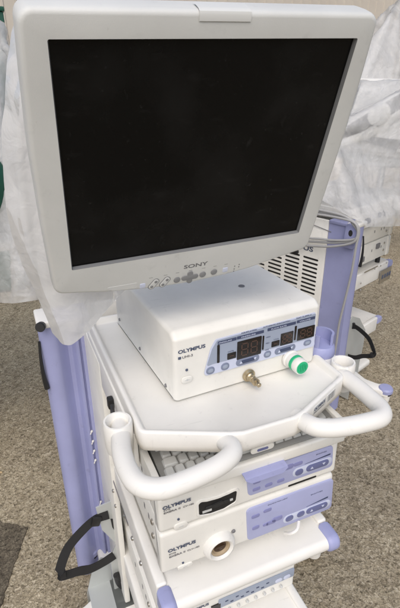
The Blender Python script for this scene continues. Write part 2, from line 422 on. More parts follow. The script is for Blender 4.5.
# front emblem on the drawer gap
b = MB(frame((170, -12, 247), (1, 0, 0), (0, 0, 1))); b.rrect(18, 0, 46, 12, 6, 0, 2, .8); em = b.build('emblem', M['cream'], cart)
b = MB(frame((170, -12, 247), (1, 0, 0), (0, 0, 1))); b.rrect(18, 0, 22, 5, 2.5, 2, 2.8); b.build('emblem_mark', M['lilac_dark'], em)
# ---- keyboard drawer
b = MB(); b.box(2, 368, -14, 300, 202, 210, 2); b.box(2, 368, -16, -4, 202, 226, 4, 3)
b.box(-6, 6, -10, 300, 203, 240, 2); b.box(364, 376, -10, 300, 203, 240, 2)
drawer = b.build('keyboard_drawer', M['cream'], cart)
b = MB(); pull = ((-14, 208), (-24, 208), (-30, 205), (-32, 195), (-29.5, 194.4), (-27, 202), (-23, 204), (-14, 204))
b.loft([[(x_, y, z if k_ else max(z, 204 + (z - 194) * .15)) for y, z in pull] for x_, k_ in ((148, 0), (160, 1), (222, 1), (232, 0))])
b.build('drawer_pull', M['lilac'], drawer)
# ---- shelves
def shelf(zt, y0, hasb=True):
    b = MB(); n = 12
    prof = [(y0 + 14 - 14 * math.sin(math.pi * k / n), zt - 16 + 16 * math.cos(math.pi * k / n)) for k in range(n + 1)]
    prof = [(470, zt), (y0 + 14, zt)] + prof[1:] + [(470, zt - 32)]
    b.loft([[(x, p[0], p[1]) for p in prof] for x in (9, 354)])
    sh = b.build('shelf', M['white'], cart)
    for s in (0, 1):
        x0, x1 = ((-11, 11) if s == 0 else (352, 374))
        b = MB(); b.box(x0, x1, y0 + 46, 470, zt - 72, zt + 8, 5, 3); b.build('shelf_rail', M['white'], sh)
        b = MB(); k = 14
        pf = [(y0 + 13 - 18 * math.sin(math.pi * q / k), zt - 16 + 20 * math.cos(math.pi * q / k)) for q in range(k + 1)]
        pf = [(y0 + 44, zt + 4)] + pf + [(y0 + 44, zt - 36)]
        xa, xb = (x0 - 2, x1 + 4) if s == 0 else (x0 - 4, x1 + 2)
        cy = y0 + 18; cz = zt - 16
        def sq(f): return [(cy + (p[0] - cy) * f, cz + (p[1] - cz) * f) for p in pf]
        b.loft([[(x, p[0], p[1]) for p in sq(f)] for x, f in ((xa, .8), (xa + 3, .94), (xa + 8, 1), (xb - 8, 1), (xb - 3, .94), (xb, .8))] if True else [])
        b.build('corner_bumper', M['lilac'], sh)
    return sh
shelf(-39, -40); shelf(-367, -30)
# ---- rear uprights, back panel and side plates
b = MB()
for x0, x1 in ((-20, -4), (382, 398)): b.box(x0, x1, 340, 588, -560, 266, 4)
b.build('upright', M['cream'], cart, split=True)
b = MB(); b.box(2, 376, 590, 606, -560, 292, 4); bp_ = b.build('back_panel', M['cream'], cart)
FBk = frame((378, 606, 0), (-1, 0, 0), (0, 0, 1))
for cx in (70, 168, 266, 348):
    for k in range(9):
        b = MB(FBk); b.rrect(378 - cx, 108 - 20 * k, 78 if cx < 340 else 40, 8.5, 4, -.5, .6); b.build('vent_slot', M['black'], bp_)
text('OLYMPUS', 'lettering', FBk, 118, 140, 30, M['ink'], bp_, .4, .9, 198)
b = MB(FBk); b.rrect(222, 122, 40, 16, 5, 0, 14, 4); b.build('panel_latch', M['black'], bp_)
# ---- lilac columns
PROF = [(-124, 600), (-126, 560), (-124, 540), (-117, 530), (-106, 525), (-92, 524), (-82, 530), (-72, 545), (-60, 552), (-50, 549), (-45, 540), (-42, 529), (-38, 525), (-34, 526), (-33, 533), (-29, 533), (-28, 525), (-24, 524), (-8, 524), (-2, 527), (0, 534), (0, 600)]
def column(mx):
    p = [((378 - x) if mx else x, y) for x, y in PROF]
    b = MB(); b.prism(p, -628, 282); c = b.build('column', M['lilac'], cart, 40)
    f = lambda a: (378 - a) if mx else a
    s = (lambda a, b_: (min(f(a), f(b_)), max(f(a), f(b_))))
    b = MB(); b.box(*s(-127, -82), 518, 604, 281, 300, 5, 3); b.build('column_cap', M['white'], c)
    b = MB(); b.box(*s(-84, 2), 522, 604, 280, 297, 5, 3); b.build('column_lid', M['lilac'], c)
    b = MB(); b.lathe([(7, 0), (7, 5), (11, 7), (12, 20), (10, 23)], (f(-114), 519, 293), (-.35 if not mx else .35, -1, .25), 20); b.build('knob', M['black'], c)
    return c
cl = column(False); column(True)
b = MB(); b.tube([(-127, 540, 240), (-130, 534, 190), (-130, 532, 140), (-127, 532, 105)], lambda t: 3 + 4 * t, 10); b.build('rubber_edge', M['black'], cl)
b = MB()
for z in (-60, -95, -130, -165, -330, -365): b.lathe([(3, 0), (3, 4), (1.8, 5), (1.8, 14)], (-30, 524, z), (-.5, -1, 0), 10)
b.build('stud', M['cream'], cl, split=True)
b = MB(); b.box(-18, -10, 500, 520, -100, 262, 2); b.build('dark_strip', M['rubber'], cart)  # dark upright strip between the left column and the tray side
# ---- base and casters
b = MB(); b.box(-60, 438, 120, 640, -600, -562, 14, 3); b.build('base', M['cream'], cart)
for mx in (0, 1):
    f = lambda x: 378 - x if mx else x
    pl_ = round_poly([(f(-40), 430), (f(-40), 270), (f(-130), 306), (f(-190), 300), (f(-236), 268), (f(-276), 288), (f(-270), 336), (f(-200), 360), (f(-130), 386)], [4, 4, 30, 30, 24, 24, 24, 30, 30])
    b = MB(); b.prism(pl_, -594, -566, 5); b.build('outrigger', M['white'], cart)
def caster(x, y, first=[None]):
    if first[0] is None:
        b = MB(); b.lathe([(34, 0), (36, 3), (36, 18), (30, 27), (8, 30)], (x, y, -586), seg=28); h = b.build('caster', M['lilac'], cart)
        b = MB(); b.lathe([(31, -8), (33, -6), (33, 2)], (x, y, -588), seg=24); b.build('caster_ring', M['black'], h)
        b = MB(); b.lathe([(22, 0), (25, 3), (27, 30), (27, 46)], (x, y, -640), seg=24); b.build('caster_shroud', M['white'], h)
        b = MB(); b.lathe([(6, 0), (22, 2), (25, 8), (25, 20), (22, 26), (6, 28)], (x - 14, y, -624.5), (1, 0, 0), 28); b.build('wheel', M['rubber'], h)
        first[0] = (h, x, y); return h
    h, x0, y0 = first[0]; c = h.copy(); col.objects.link(c); c.parent = cart; c.location = ((x - x0) * .001, (y - y0) * .001, 0)
    for ch in h.children: d = ch.copy(); col.objects.link(d); d.parent = c
    return c
for x, y in ((-244, 308), (622, 308), (-84, 575), (462, 575)): caster(x, y)
# ---- gas-cylinder bracket and strap on the left
b = MB()
b.prism([(-61, -212), (-17, -206), (0, -296), (-18, -372), (-52, -300)], 396, 400, axis='y')
b.prism([(-18, -372), (0, -296), (6, -420), (10, -560), (4, -650), (-38, -640), (-40, -426)], 396.5, 400.5, axis='y')
b.prism([(-117, -584), (-88, -478), (-62, -452), (-38, -470), (-38, -640), (-118, -640)], 430, 433, axis='y')
b.box(-112, 8, 330, 433, -566, -562, 0)
br = b.build('cylinder_bracket', M['metal'], cart)
b = MB(); b.prism([(-26, -268), (-18, -272), (-8, -318), (-14, -330), (-24, -300)], 393, 396.2, axis='y'); b.prism([(-14, -420), (-4, -398), (0, -432), (-10, -470), (-20, -462)], 393, 396.2, axis='y')
b.tube([(-30, 388, -490), (-22, 384, -500), (-10, 386, -520), (0, 388, -548), (-10, 388, -556), (-24, 387, -530), (-30, 388, -490)], 9, 10)
b.build('foam_pad', M['black'], br, split=True)
b = MB(); b.ribbon([(-30, 392, -246), (-66, 394, -250), (-104, 386, -266), (-148, 376, -300), (-176, 368, -354), (-178, 366, -376), (-168, 368, -388), (-130, 376, -402), (-100, 384, -420), (-62, 392, -424), (-28, 393, -412)], 25, 3, (0, .25, 1))
b.box(-182, -164, 360, 378, -392, -368, 3)
stp = b.build('strap', M['strap'], br)
b = MB(); b.box(-78, -52, 386, 396, -270, -238, 4, 2, Matrix.Rotation(.35, 4, 'Y')); b.build('buckle', M['black'], stp)
b = MB()
for x, y, z in ((-23.5, 300, -70), (-23.5, 290, -110), (-23.5, 120, -26), (-23.5, 60, -26), (-23.5, 180, -26)): b.lathe([(5, 0), (5, 2), (3, 4)], (x, y, z), (-1, 0, 0), 12)
b.build('screw', M['steel'], cart, split=True)
b = MB(); b.box(-25.6, -24, 150, 280, -24, -17, .5); b.build('slotted_strip', M['steel'], cart)
# latch on left skirt
b = MB(); b.box(-30, -18, 206, 222, 238, 262, 3); b.tube([(-26, 190, 262), (-28, 176, 252), (-26, 168, 236)], 4, 8); b.build('latch', M['black'], cart)
# ---- lilac scope cup on the right edge
b = MB(); b.prism(round_poly([(380, 96), (430, 96), (440, 170), (380, 170)], [2, 4, 18, 2]), 298, 303, 1); cupb = b.build('cup_bracket', M['white'], cart)
b = MB(); b.lathe([(10, 303), (30, 303), (31, 306), (29, 322), (26, 326), (10, 327)], (409, 138, 0), seg=36)
n = 26; ro, ri = 25, 20
outer = [(409 + ro * math.cos(a), 138 + ro * math.sin(a)) for a in [R(-60 + 285 * k / n) for k in range(n + 1)]]
inner = [(409 + ri * math.cos(a), 138 + ri * math.sin(a)) for a in [R(-60 + 285 * k / n) for k in range(n + 1)]]
b.prism(outer + inner[::-1], 324, 352)
b.build('scope_cup', M['lilac'], cupb)

# ================================================================== INSTRUMENTS ON THE CART
# ---- insufflator on the tray
ya = R(3.2); Ou = Vector((69, 96, 296))
Fu = Matrix.Translation(Ou) @ Matrix.Rotation(ya, 4, 'Z')
FuF = Fu @ Matrix(((1, 0, 0, 0), (0, 0, -1, 0), (0, 1, 0, 0), (0, 0, 0, 1)))
ins = thing('insufflator', 'white boxy insufflator with dark displays on the top tray of the front cart', 'medical device', (71 + 150, 105 + 180, 299))
b = MB(Fu)
pf = round_poly([(2, 8), (0, 133), (14, 144), (344, 144), (344, 3.6), (10, 3.6)], [4, 8, 16, 10, 4, 4], 6)
pf = [Vector((p.x, p.y)) for p in pf]
cen = Vector((172, 70))
def sc(d): return offset(pf, d)
b.loft([[(x, p.x, p.y) for p in sc(d)] for x, d in ((0, 7), (2, 3.2), (5, .9), (9, 0), (301, 0), (305, .9), (308, 3.2), (310, 7))])
body = b.build('housing', M['cream'], ins, 40)
b = MB(Fu)
for x in (30, 280):
    for y in (36, 310): b.lathe([(11, 2.2), (11, 5)], (x, y, 0), seg=18)
b.build('foot', M['rubber'], ins, split=True)
b = MB(Fu)
for x, y, z in ((-.3, 40, 20), (-.3, 180, 24), (-.3, 318, 28)): b.lathe([(4, 0), (3, 2)], (x, y, z), (-1, 0, 0), 12)
for x, y in ((208, 128),): b.lathe([(6.5, 143.6), (6.5, 145.2), (3, 145.5)], (x, y, 0), seg=18)
b.build('screw', M['inkgrey'], ins, split=True)
pan = round_poly([(56, 47), (304, 45), (298, 122), (80, 117), (70, 100)], [7, 4, 4, 6, 8], 5)
b = MB(FuF); b.prism(pan, 0, 1.0); panel = b.build('control_panel', M['lilac_pale'], ins)
b = MB(FuF); b.prism(round_poly([(62, 66), (74, 68), (296, 66), (299, 119), (83, 114.5), (73, 99)], [3, 3, 3, 3, 4, 6], 4), .9, 1.5); b.build('panel_field', M['greyblue'], panel)
b = MB(FuF)
for x0, x1, z in ((84, 122, 108.6), (123, 180, 109), (188, 252, 110), (254, 297, 111)): b.rrect((x0 + x1) / 2, z, x1 - x0, 6, 1, 1.4, 2.0)
b.build('heading_strip', M['slate'], panel, split=True)
for s, x, z, w in (('PRESSURE', 86, 107.2, 26), ('PRESSURE', 132, 107.4, 30), ('FLOW RATE', 196, 108.4, 34), ('VOLUME', 260, 109.4, 26)): text(s, 'lettering', FuF, x, z, 3.6, M['lilac_pale'], panel, 2.1, 0, w)
for s, x, z, w in (('INSUFFLATION', 132, 115.2, 32), ('AUTOMATIC EVACUATION', 178, 116, 60), ('GAS SUPPLY', 252, 117.4, 36)): text(s, 'lettering', FuF, x, z, 4.2, M['slate'], panel, 1.6, 0, w)
for s, x, z, w in (('HIGH', 186, 93, 9), ('MED', 186, 80, 8), ('LOW', 186, 66, 8), ('mmHg', 105, 84, 12), ('L/min', 204, 84, 11), ('L', 302, 70, 2)): text(s, 'lettering', FuF, x, z, 4.0, M['slate'], panel, 1.6, 0, w)
def disp(x0, x1, z0, z1):
    b = MB(FuF); b.rrect((x0 + x1) / 2, (z0 + z1) / 2, x1 - x0, z1 - z0, 1.5, 1.4, 2.2); return b.build('display', M['display'], panel)
for a in ((83, 88, 68, 105), (104, 122, 69, 82), (124, 176, 63, 101), (178, 181.5, 70, 100), (199, 217, 70, 82), (219, 248, 68, 94), (250.5, 255, 72, 103), (258, 299, 69, 95)):
    d = disp(*a); w = a[1] - a[0]
    if w > 25:
        k = 2 if w < 45 else 2
        b = MB(FuF); dw = w / (k + .6)
        for q in range(k):
            cx = a[0] + w / 2 + (q - (k - 1) / 2) * dw * 1.0; h = (a[3] - a[2]) * .64; cz = (a[2] + a[3]) / 2; ww = dw * .52; tk = 2.0
            for zz in (-h / 2, 0, h / 2): b.rrect(cx, cz + zz, ww, tk, .5, 2.1, 2.5, seg=2)
            for xx in (-ww / 2 - tk * .6, ww / 2 + tk * .6):
                for zz in (-h / 4, h / 4): b.rrect(cx + xx, cz + zz, tk, h / 2 - tk * 1.4, .5, 2.1, 2.5, seg=2)
        b.build('segments', M['segment'], d)
    if 15 < w < 20:
        b = MB(FuF); b.rrect((a[0] + a[1]) / 2, (a[2] + a[3]) / 2, 8, 1.6, .4, 2.1, 2.5); b.build('segments', M['segment'], d)
for cx, cz, w, h in ((70, 56, 17, 15), (100, 56, 17, 15), (148, 56, 50, 15), (191.5, 57, 16, 14), (232, 57, 48, 14), (285, 58, 18, 12)):
    b = MB(FuF); b.rrect(cx, cz, w, h, h / 2 - .2, .9, 2.4, .8, 8); bt = b.build('button', M['ovalkey'] if w > 30 else M['ovalkey'], panel)
    b = MB(FuF); b.rrect(cx, cz, w * .62, h * .5, h / 4 - .2, 2.3, 2.9, .3, 6); b.build('key_cap', M['slate'] if w > 30 else M['greyblue'], bt)
    if w > 30:
        b = MB(FuF)
        b.prism([(cx - w * .36, cz - 2.6), (cx - w * .24, cz - 2.6), (cx - w * .30, cz + 2.6)], 2.3, 3.1); b.prism([(cx + w * .24, cz + 2.6), (cx + w * .36, cz + 2.6), (cx + w * .30, cz - 2.6)], 2.3, 3.1)
        b.build('arrow', M['lilac_pale'], bt, split=True)
b = MB(FuF); b.rrect(24, 50, 22, 13, 6, 0, 1.6, 1, 7); pw = b.build('power_button', M['cream'], ins)
b = MB(FuF); b.lathe([(2, 1.4), (2, 2.2)], (24, 50, 0), seg=14); b.rrect(24, 50, 9, 1.2, .5, 1.5, 2.1); b.build('power_mark', M['panelgrey'], pw)
b = MB(FuF); b.lathe([(2.6, 0), (2.2, 1.4)], (24, 70, 0), seg=14); b.build('indicator', M['ink'], ins, split=True)
text('OLYMPUS', 'lettering', FuF, 8.5, 106, 9.6, M['ink'], ins, .2, .32, 52)
text('UHI-3', 'lettering', FuF, 16, 95, 6.5, M['inkgrey'], ins, .2, .08, 20)
b = MB(FuF); b.rrect(11, 97.2, 5.5, 5, 1, 0, .5); b.build('logo_block', M['ink'], ins)
b = MB(FuF); b.lathe([(13, 0), (13, 3), (9, 5), (9, 9), (7, 11), (7, 17), (5.5, 18), (6, 23), (7.5, 24), (7.5, 28), (4.5, 29), (4.5, 38), (3.2, 39)], (152, 21, 0), seg=24); b.build('gas_nozzle', M['brass'], ins)
b = MB(FuF); b.lathe([(18, 0), (18, 5), (15.5, 7), (15.5, 16), (15, 19)], (246, 33, 0), seg=32); soc = b.build('smoke_port', M['white'], ins)
b = MB(FuF); b.lathe([(15.1, 17), (16.1, 18), (16.1, 24), (15.1, 25)], (246, 33, 0), seg=32); b.build('green_band', M['green'], soc)
b = MB(FuF); b.lathe([(15, 25), (15.5, 27), (15.5, 38), (14.4, 40), (13.2, 40)], (246, 33, 0), seg=32); b.build('port_cap', M['cream'], soc)
b = MB(FuF); b.lathe([(13, 37), (13, 40.6), (11, 40.9)], (246, 33, 0), seg=32)
for k in range(5):
    xx = -7.6 + k * 3.8; hh = 2 * math.sqrt(max(1, 100 - xx * xx)); b.rrect(246 + xx, 33, 2, hh * .86, .6, 40.5, 42.6)
b.build('port_grille', M['green'], soc)

# ---- rack units
def unit(name, label, z0, h, y0, x0=0, w=370, d=430):
    t = thing(name, label, 'medical device', (x0 + w / 2, y0 + d / 2, z0), 0)
    b = MB(); b.box(x0 + 5, x0 + w - 5, y0 + 26, y0 + d, z0 + 4, z0 + h - 2, 2); b.build('case', M['cream'], t)
    F = frame((x0, y0, z0), (1, 0, 0), (0, 0, 1))
    b = MB()
    pr = round_poly([(y0 + 30, z0 + 1), (y0 + 30, z0 + h - 1), (y0 + 2, z0 + h - 3), (y0, z0 + 8), (y0 + 6, z0 + 1)], [0, 2, 8, 10, 6], 5)
    b.loft([[(x, p.x, p.y) for p in offset(pr, dd)] for x, dd in ((x0, 4), (x0 + 1.5, 1.5), (x0 + 4, .3), (x0 + 8, 0), (x0 + w - 8, 0), (x0 + w - 4, .3), (x0 + w - 1.5, 1.5), (x0 + w, 4))])
    b.build('front_bezel', M['cream'], t, 40)
    b = MB()
    for z in (z0 + h * .35, z0 + h * .7):
        b.lathe([(6, 0), (6, 3), (3, 4.5)], (x0 + 5, y0 + 60, z), (-1, 0, 0), 14)
    b.build('screw', M['steel'], t, split=True)
    b = MB()
    for yy in (84, 112, 176): b.box(x0 + 4.4, x0 + 5.4, y0 + yy, y0 + yy + 7, z0 + h * .5, z0 + h * .5 + 13, .5)
    b.build('side_slot', M['inkgrey'], t, split=True)
    b = MB()
    for xx in (x0 + 30, x0 + w - 30):
        for yy in (y0 + 50, y0 + d - 40): b.lathe([(12, -40 if 0 <= z0 < 50 else -9 if z0 < 0 else -1), (12, 6)], (xx, yy, z0), seg=16)
    b.build('foot', M['rubber'], t, split=True)
    return t, F
FB = 1.6
def lilac_panel(t, F, u0, u1, v0, v1, tri, bl, br, oval, keys):
    b = MB(F); b.prism(round_poly([(u0 + 6, v0), (u1, v0 + 1), (u1 - 6, v1), (u0, v1)], [9, 9, 9, 9], 6), -2, 1.8, .6); p = b.build('control_panel', M['lilac_panel'], t)
    b = MB(F)
    for (cx, cz, w, h) in keys: b.rrect(cx, cz, w, h, h * .4, 1.7, 2.5, .4)
    b.build('touch_key', M['lilac_key'], p, split=True)
    xs = [c[0] for c in bl] + [oval[0]]
    b = MB(F); b.rrect((min(xs) - 14 + oval[0] + 34) / 2, oval[1], oval[0] + 34 - min(xs) + 14, 21, 10, 1.7, 2.2, .2, 8); b.build('key_plate', M['lilac_pale'], p)
    for cx, cz in bl:
        b = MB(F); b.rrect(cx, cz, 18, 15, 7, 2.1, 3.6, .9, 8); b.build('button', M['lilac_dark'], p)
    b = MB(F); b.rrect(oval[0], oval[1], 52, 16, 7.8, 2.1, 3.6, .9, 8); ov = b.build('button', M['lilac_dark'], p)
    b = MB(F); b.prism([(oval[0] - 17, oval[1] - 2.5), (oval[0] - 10, oval[1] - 2.5), (oval[0] - 13.5, oval[1] + 3)], 3.5, 4.2); b.prism([(oval[0] + 10, oval[1] + 3), (oval[0] + 17, oval[1] + 3), (oval[0] + 13.5, oval[1] - 2.5)], 3.5, 4.2)
    b.build('arrow', M['lilac_pale'], ov, split=True)
    b = MB(F); b.prism(tri, 1.7, 2.3); b.build('level_mark', M['slate'], p)
    return p
# upper unit: video processor with a card slot
vp, F1 = unit('video_processor', 'cream video processor with black slot in its front, under the keyboard drawer', 107, 86, 0)
p1 = lilac_panel(vp, F1, 166, 360, 22, 79, [(291, 55), (350, 60.5), (350, 57)], [(280, 40)], None, (322, 41), ((188, 34, 16, 8), (214, 34, 16, 8), (240, 34, 16, 8), (188, 52, 16, 8), (254, 62, 24, 12), (276, 62, 20, 9), (238, 60, 20, 8)))
text('BRIGHTNESS', 'lettering', F1, 316, 68, 4, M['slate'], p1, 1.9, 0, 24)
text('OLYMPUS', 'lettering', F1, 7, 59.5, 9.6, M['ink'], vp, .4, .32, 52)
text('EVIS', 'lettering', F1, 9, 55, 4.6, M['inkgrey'], vp, .4, .05, 12)
text('EXERA II', 'lettering', F1, 9, 48.5, 5.6, M['inkgrey'], vp, .4, .12, 30); text('CV-180', 'lettering', F1, 44, 48.5, 5, M['inkgrey'], vp, .4, .05, 20)
sl = round_poly([(74, 18), (96, 13), (122, 13), (146, 21), (148, 48), (132, 45), (110, 43), (88, 45), (73, 50)], [5, 12, 12, 6, 5, 20, 30, 20, 5], 5)
b = MB(F1); b.loft([[(p.x, p.y, z) for p in q] for q, z in ((offset(sl, -6), -1), (offset(sl, -5), 1.6), (offset(sl, -1), 2.2), (sl, .4))], False, False); 
rim = b.build('slot_rim', M['cream'], vp)
b = MB(F1); b.prism(sl, -2, 1.0); sk = b.build('card_slot', M['black'], vp)
b = MB(F1); b.rrect(110, 29, 48, 7, 2, .8, 2.4, .6); b.prism([(98, 33), (118, 36), (122, 28), (102, 25)], .8, 4); b.build('slot_flap', M['rubber'], sk)
b = MB(F1); b.rrect(89, 22, 18, 5, 1, .8, 1.8); b.rrect(133, 29, 14, 5, 1, .8, 1.8); b.build('slot_label', M['panelgrey'], sk, split=True)
b = MB(F1); b.lathe([(2.4, -1), (2.2, 1.2)], (35, 25, 0), seg=14); b.build('indicator', M['ink'], vp, split=True)
b = MB(F1); b.rrect(39, 7.5, 26, 15, 7, -2, 2, 1.2, 8); pw = b.build('power_button', M['cream'], vp)
b = MB(F1); b.rrect(39, 7.5, 9, 2, .9, 1.9, 2.5); b.build('power_mark', M['panelgrey'], pw)
b = MB(F1); b.rrect(292, 10, 64, 4, 1.5, -1, .8); b.build('seam_slot', M['black'], vp)
# lower unit: light source with a round socket
ls, F2 = unit('light_source', 'cream light source with round scope socket in its front, on the upper shelf', 0, 106, 0)
p2 = lilac_panel(ls, F2, 170, 374, 8, 94, [(308, 42), (360, 49), (360, 45)], [(269, 28), (296, 28)], None, (335, 28), ((190, 70, 18, 9), (216, 74, 18, 9), (192, 38, 16, 10), (226, 36, 22, 10), (240, 40, 24, 12), (214, 36, 12, 8)))
text('EXAMINATION LIGHT', 'lettering', F2, 216, 86, 4, M['slate'], p2, 1.9, 0, 44); text('BRIGHTNESS', 'lettering', F2, 316, 70, 4, M['slate'], p2, 1.9, 0, 28)
text('OLYMPUS', 'lettering', F2, 13, 57, 10.4, M['ink'], ls, .4, .34, 54)
text('EVIS', 'lettering', F2, 15, 49.5, 5, M['inkgrey'], ls, .4, .05, 13)
text('EXERA II', 'lettering', F2, 15, 42, 6, M['inkgrey'], ls, .4, .12, 31); text('CLV-180', 'lettering', F2, 50, 42, 5.2, M['inkgrey'], ls, .4, .05, 24)
b = MB(F2); b.lathe([(2.4, -1), (2.2, 1.2)], (41, 16, 0), seg=14); b.build('indicator', M['ink'], ls, split=True)
b = MB(F2); b.rrect(45, 6, 30, 9, 4, -3, 2, 1.2, 8); pw = b.build('power_button', M['cream'], ls)
b = MB(F2); b.rrect(45, 6, 9, 2, .9, 1.9, 2.5); b.build('power_mark', M['panelgrey'], pw)
b = MB(F2)
b.lathe([(33, -2), (32.5, 2), (30, 8), (27, 12.5), (24, 14), (21.5, 12.5), (19.5, 9)], (114, 27, 0), seg=40, cap1=False); so = b.build('scope_socket', M['white'], ls)
b = MB(F2); b.lathe([(21, 1), (20.4, 8), (17, 7), (15.5, 3), (15, 2)], (114, 27, 0), seg=32); b.build('socket_lining', M['tan'], so)
b = MB(F2); b.lathe([(13, 1.5), (13, 5), (9, 5), (8, 3)], (114, 28, 0), seg=28); b.rrect(114, 28, 20, 5, 1.5, 2.5, 7); b.build('socket_core', M['socket'], so)
b = MB(F2); b.lathe([(4, 0), (4, 2), (2.5, 3)], (144, 50, 0), seg=14); b.build('lock_pin', M['inkgrey'], ls)
b = MB(); b.tube([(262, -2, -12), (268, -14, -2), (280, -16, 6), (292, -4, 10)], 3.5, 10); b.build('catch', M['white'], ls)
# third unit on the lower shelf
eu, F3 = unit('control_unit', 'cream unit with grey-blue control strip, half hidden on the lower shelf', -358, 94, 84)
b = MB(F3); b.rrect(262, 58, 210, 30, 4, -1, 1.6, .4); p3 = b.build('control_strip', M['greyblue'], eu)
for cx in (322, 346):
    b = MB(F3); b.rrect(cx, 52, 20, 13, 6, 1.5, 2.8, .7, 7); b.build('button', M['lilac_pale'], p3)
b = MB(F3)
for k in range(9): b.rrect(178 + 14 * k, 60 - (k % 2) * 9, 8, 4, 1, 1.5, 2.1)
b.build('marking', M['slate'], p3, split=True)
b = MB(F3); b.rrect(150, 44, 24, 34, 2, -1, 1.8); b.build('display', M['display'], eu)
text('OLYMPUS', 'lettering', F3, 78, 72, 10, M['ink'], eu, .4, .34, 54)
b = MB(F3)
for k in range(7): b.lathe([(4, 0), (4, 5), (2, 7)], (186 + 24 * k, 26, 0), seg=12)
b.build('connector', M['panelgrey'], eu, split=True)

# ---- keyboard in the drawer
kb = thing('keyboard', 'grey computer keyboard lying in the pull-out drawer under the tray', 'keyboard', (185, 80, 210))
b = MB(); b.prism(round_poly([(-6, 211), (150, 211), (150, 244), (138, 248), (0, 231), (-6, 227)], 3, 3), 10, 362, axis='x')
b.build('case', M['keybed'], kb)
krot = math.atan2(16, 134)
for row in range(6):
    yy = 2 + row * 19.4 + 9; x = 18 + (row % 3) * 3
    while x < 350:
        w = 17 if not (row == 0 and 100 < x < 190) else 92
        if row in (1, 2) and x < 24: w = 26
        w = min(w, 356 - x)
        if w > 8:
            b = MB(Matrix.Translation((x, yy, 231 + yy * 17 / 138)) @ Matrix.Rotation(krot, 4, 'X'))
            hw = 8.6; b.loft([[(a[0], a[1], z) for a in q] for q, z in ((round_poly([(0, -hw), (w, -hw), (w, hw), (0, hw)], 1.5, 2), -1), (round_poly([(.6, -hw + .6), (w - .6, -hw + .6), (w - .6, hw - .4), (.6, hw - .4)], 2, 2), 3), (round_poly([(2.4, -hw + 2.6), (w - 2.4, -hw + 2.6), (w - 2.4, hw - 1), (2.4, hw - 1)], 2.5, 2), 5.5))])
            b.build('key', M['key'], kb)
        x += w + 1.9

# ================================================================== MONITOR
FM = frame((-86.0, -1.0, 859.6), (.9997, -.0017, .0252), (-.0243, -.3366, .9414))
mon = thing('video_monitor', 'grey framed video monitor with black unlit screen, tilted forward over the front cart', 'monitor', (107, 180, 560))
bot = [(-24, -316), (-12, -331), (4, -337), (40, -345), (83, -352), (130, -357.5), (170, -359.5), (215, -357), (273, -347), (320, -334.5), (352, -325), (375, -319)]
po = [(-27.5, 29), (386.5, 31)]
ol = round_poly([(-26, 30), (-30, -40), (-33, -120), (-32, -220), (-28.5, -333), (4, -338.5), (40, -346), (83, -352.5), (130, -357.5), (188, -360), (246, -357.5), (293, -352.5), (336, -343), (372, -336), (403, -330), (404, -220), (404, -120), (401, -40), (397, 30)], [15, 90, 90, 90, 16, 14, 30, 30, 30, 30, 30, 30, 30, 14, 16, 90, 90, 90, 15], 5)
op = round_poly([(-1.2, 3), (-1.2, -291.5), (373.2, -292), (373.2, 3.2)], 2.0, 3)
def L(p, z): return [(q.x, q.y, z) for q in p]
b = MB(FM)
b.loft([L(offset(ol, 4), -30), L(offset(ol, 0), -27), L(offset(ol, -.8), -10), L(offset(ol, -.3), 3), L(offset(ol, .8), 7), L(offset(ol, 3), 9.4), L(offset(ol, 6), 10)], True, False)
top = offset(ol, 6)
v0 = [b.v((q.x, q.y, 10)) for q in top]; v1 = [b.v((q.x, q.y, 10)) for q in op]
es = [b.bm.edges.new((v[i], v[(i + 1) % len(v)])) for v in (v0, v1) for i in range(len(v))]
bmesh.ops.triangle_fill(b.bm, edges=es, use_beauty=True, use_dissolve=False)
bez = b.build('bezel', M['bezel'], mon, 40)
b = MB(FM); b.loft([L(op, 9.9), L(offset(op, .5), 8.9), L(offset(op, 1.8), 4.1)], False, False); b.build('screen_surround', M['bezel_dark'], mon)
b = MB(FM); b.prism(op, -3, 4.3); b.build('screen', M['screen'], mon)
b = MB(FM)
bk = [(-22, 24), (-22, -314), (394, -314), (392, 26)]
bk2 = round_poly(bk, 14, 4)
b.loft([L(bk2, -26), L(bk2, -44), L(offset(bk2, 12), -62), L(offset(bk2, 60), -82), L(offset(bk2, 70), -84)]); b.build('rear_shell', M['white'], mon)
# control band under the screen
b = MB(FM); b.prism(round_poly([(30, -332), (96, -334), (300, -334), (330, -322), (300, -320.5), (60, -320.5)], 5, 4), 9.6, 10.3)
b = MB(FM); b.prism(round_poly([(42, -336), (94, -337), (94, -348), (56, -344)], 2, 3), 9.8, 10.5); b.build('label_strip', M['panelgrey'], mon)
for cx in (121, 139.5):
    b = MB(FM); b.tube([(cx - 4.5, -351, 10.4), (cx + 4.5, -339.5, 10.4)], .01, 6, smooth=False)
    Fk = FM @ Matrix.Translation((cx, -346, 0)) @ Matrix.Rotation(R(52), 4, 'Z')
    b = MB(Fk); b.rrect(0, 0, 23, 11.5, 5.6, 9.7, 10.6, .3, 7); k = b.build('rocker_button', M['button'], mon)
    b = MB(Fk); b.rrect(0, 0, 20.4, 9, 4.4, 10.5, 11.1, .3, 7); b.build('rocker_face', M['panelgrey'], k)
    b = MB(Fk); b.rrect(-5.5, 0, 5, 5, 2.4, 11.0, 11.6, .2, 6); b.rrect(5.5, 0, 5, 5, 2.4, 11.0, 11.6, .2, 6); b.build('rocker_mark', M['button'], k, split=True)
for cx, cy in ((160, -346.5), (204.5, -345), (224.5, -344)):
    b = MB(FM); b.lathe([(5.6, 9.8), (5.6, 11), (4.4, 11.8), (1, 12)], (cx, cy, 0), seg=24); b.build('button', M['button'], mon)
b = MB(FM)
b.rrect(182, -345.5, 29, 9.6, 4.6, 9.8, 11.6, .6, 7); b.rrect(182, -345.5, 9.4, 25, 4.5, 9.8, 11.5, .6, 7); b.build('cursor_pad', M['button'], mon)
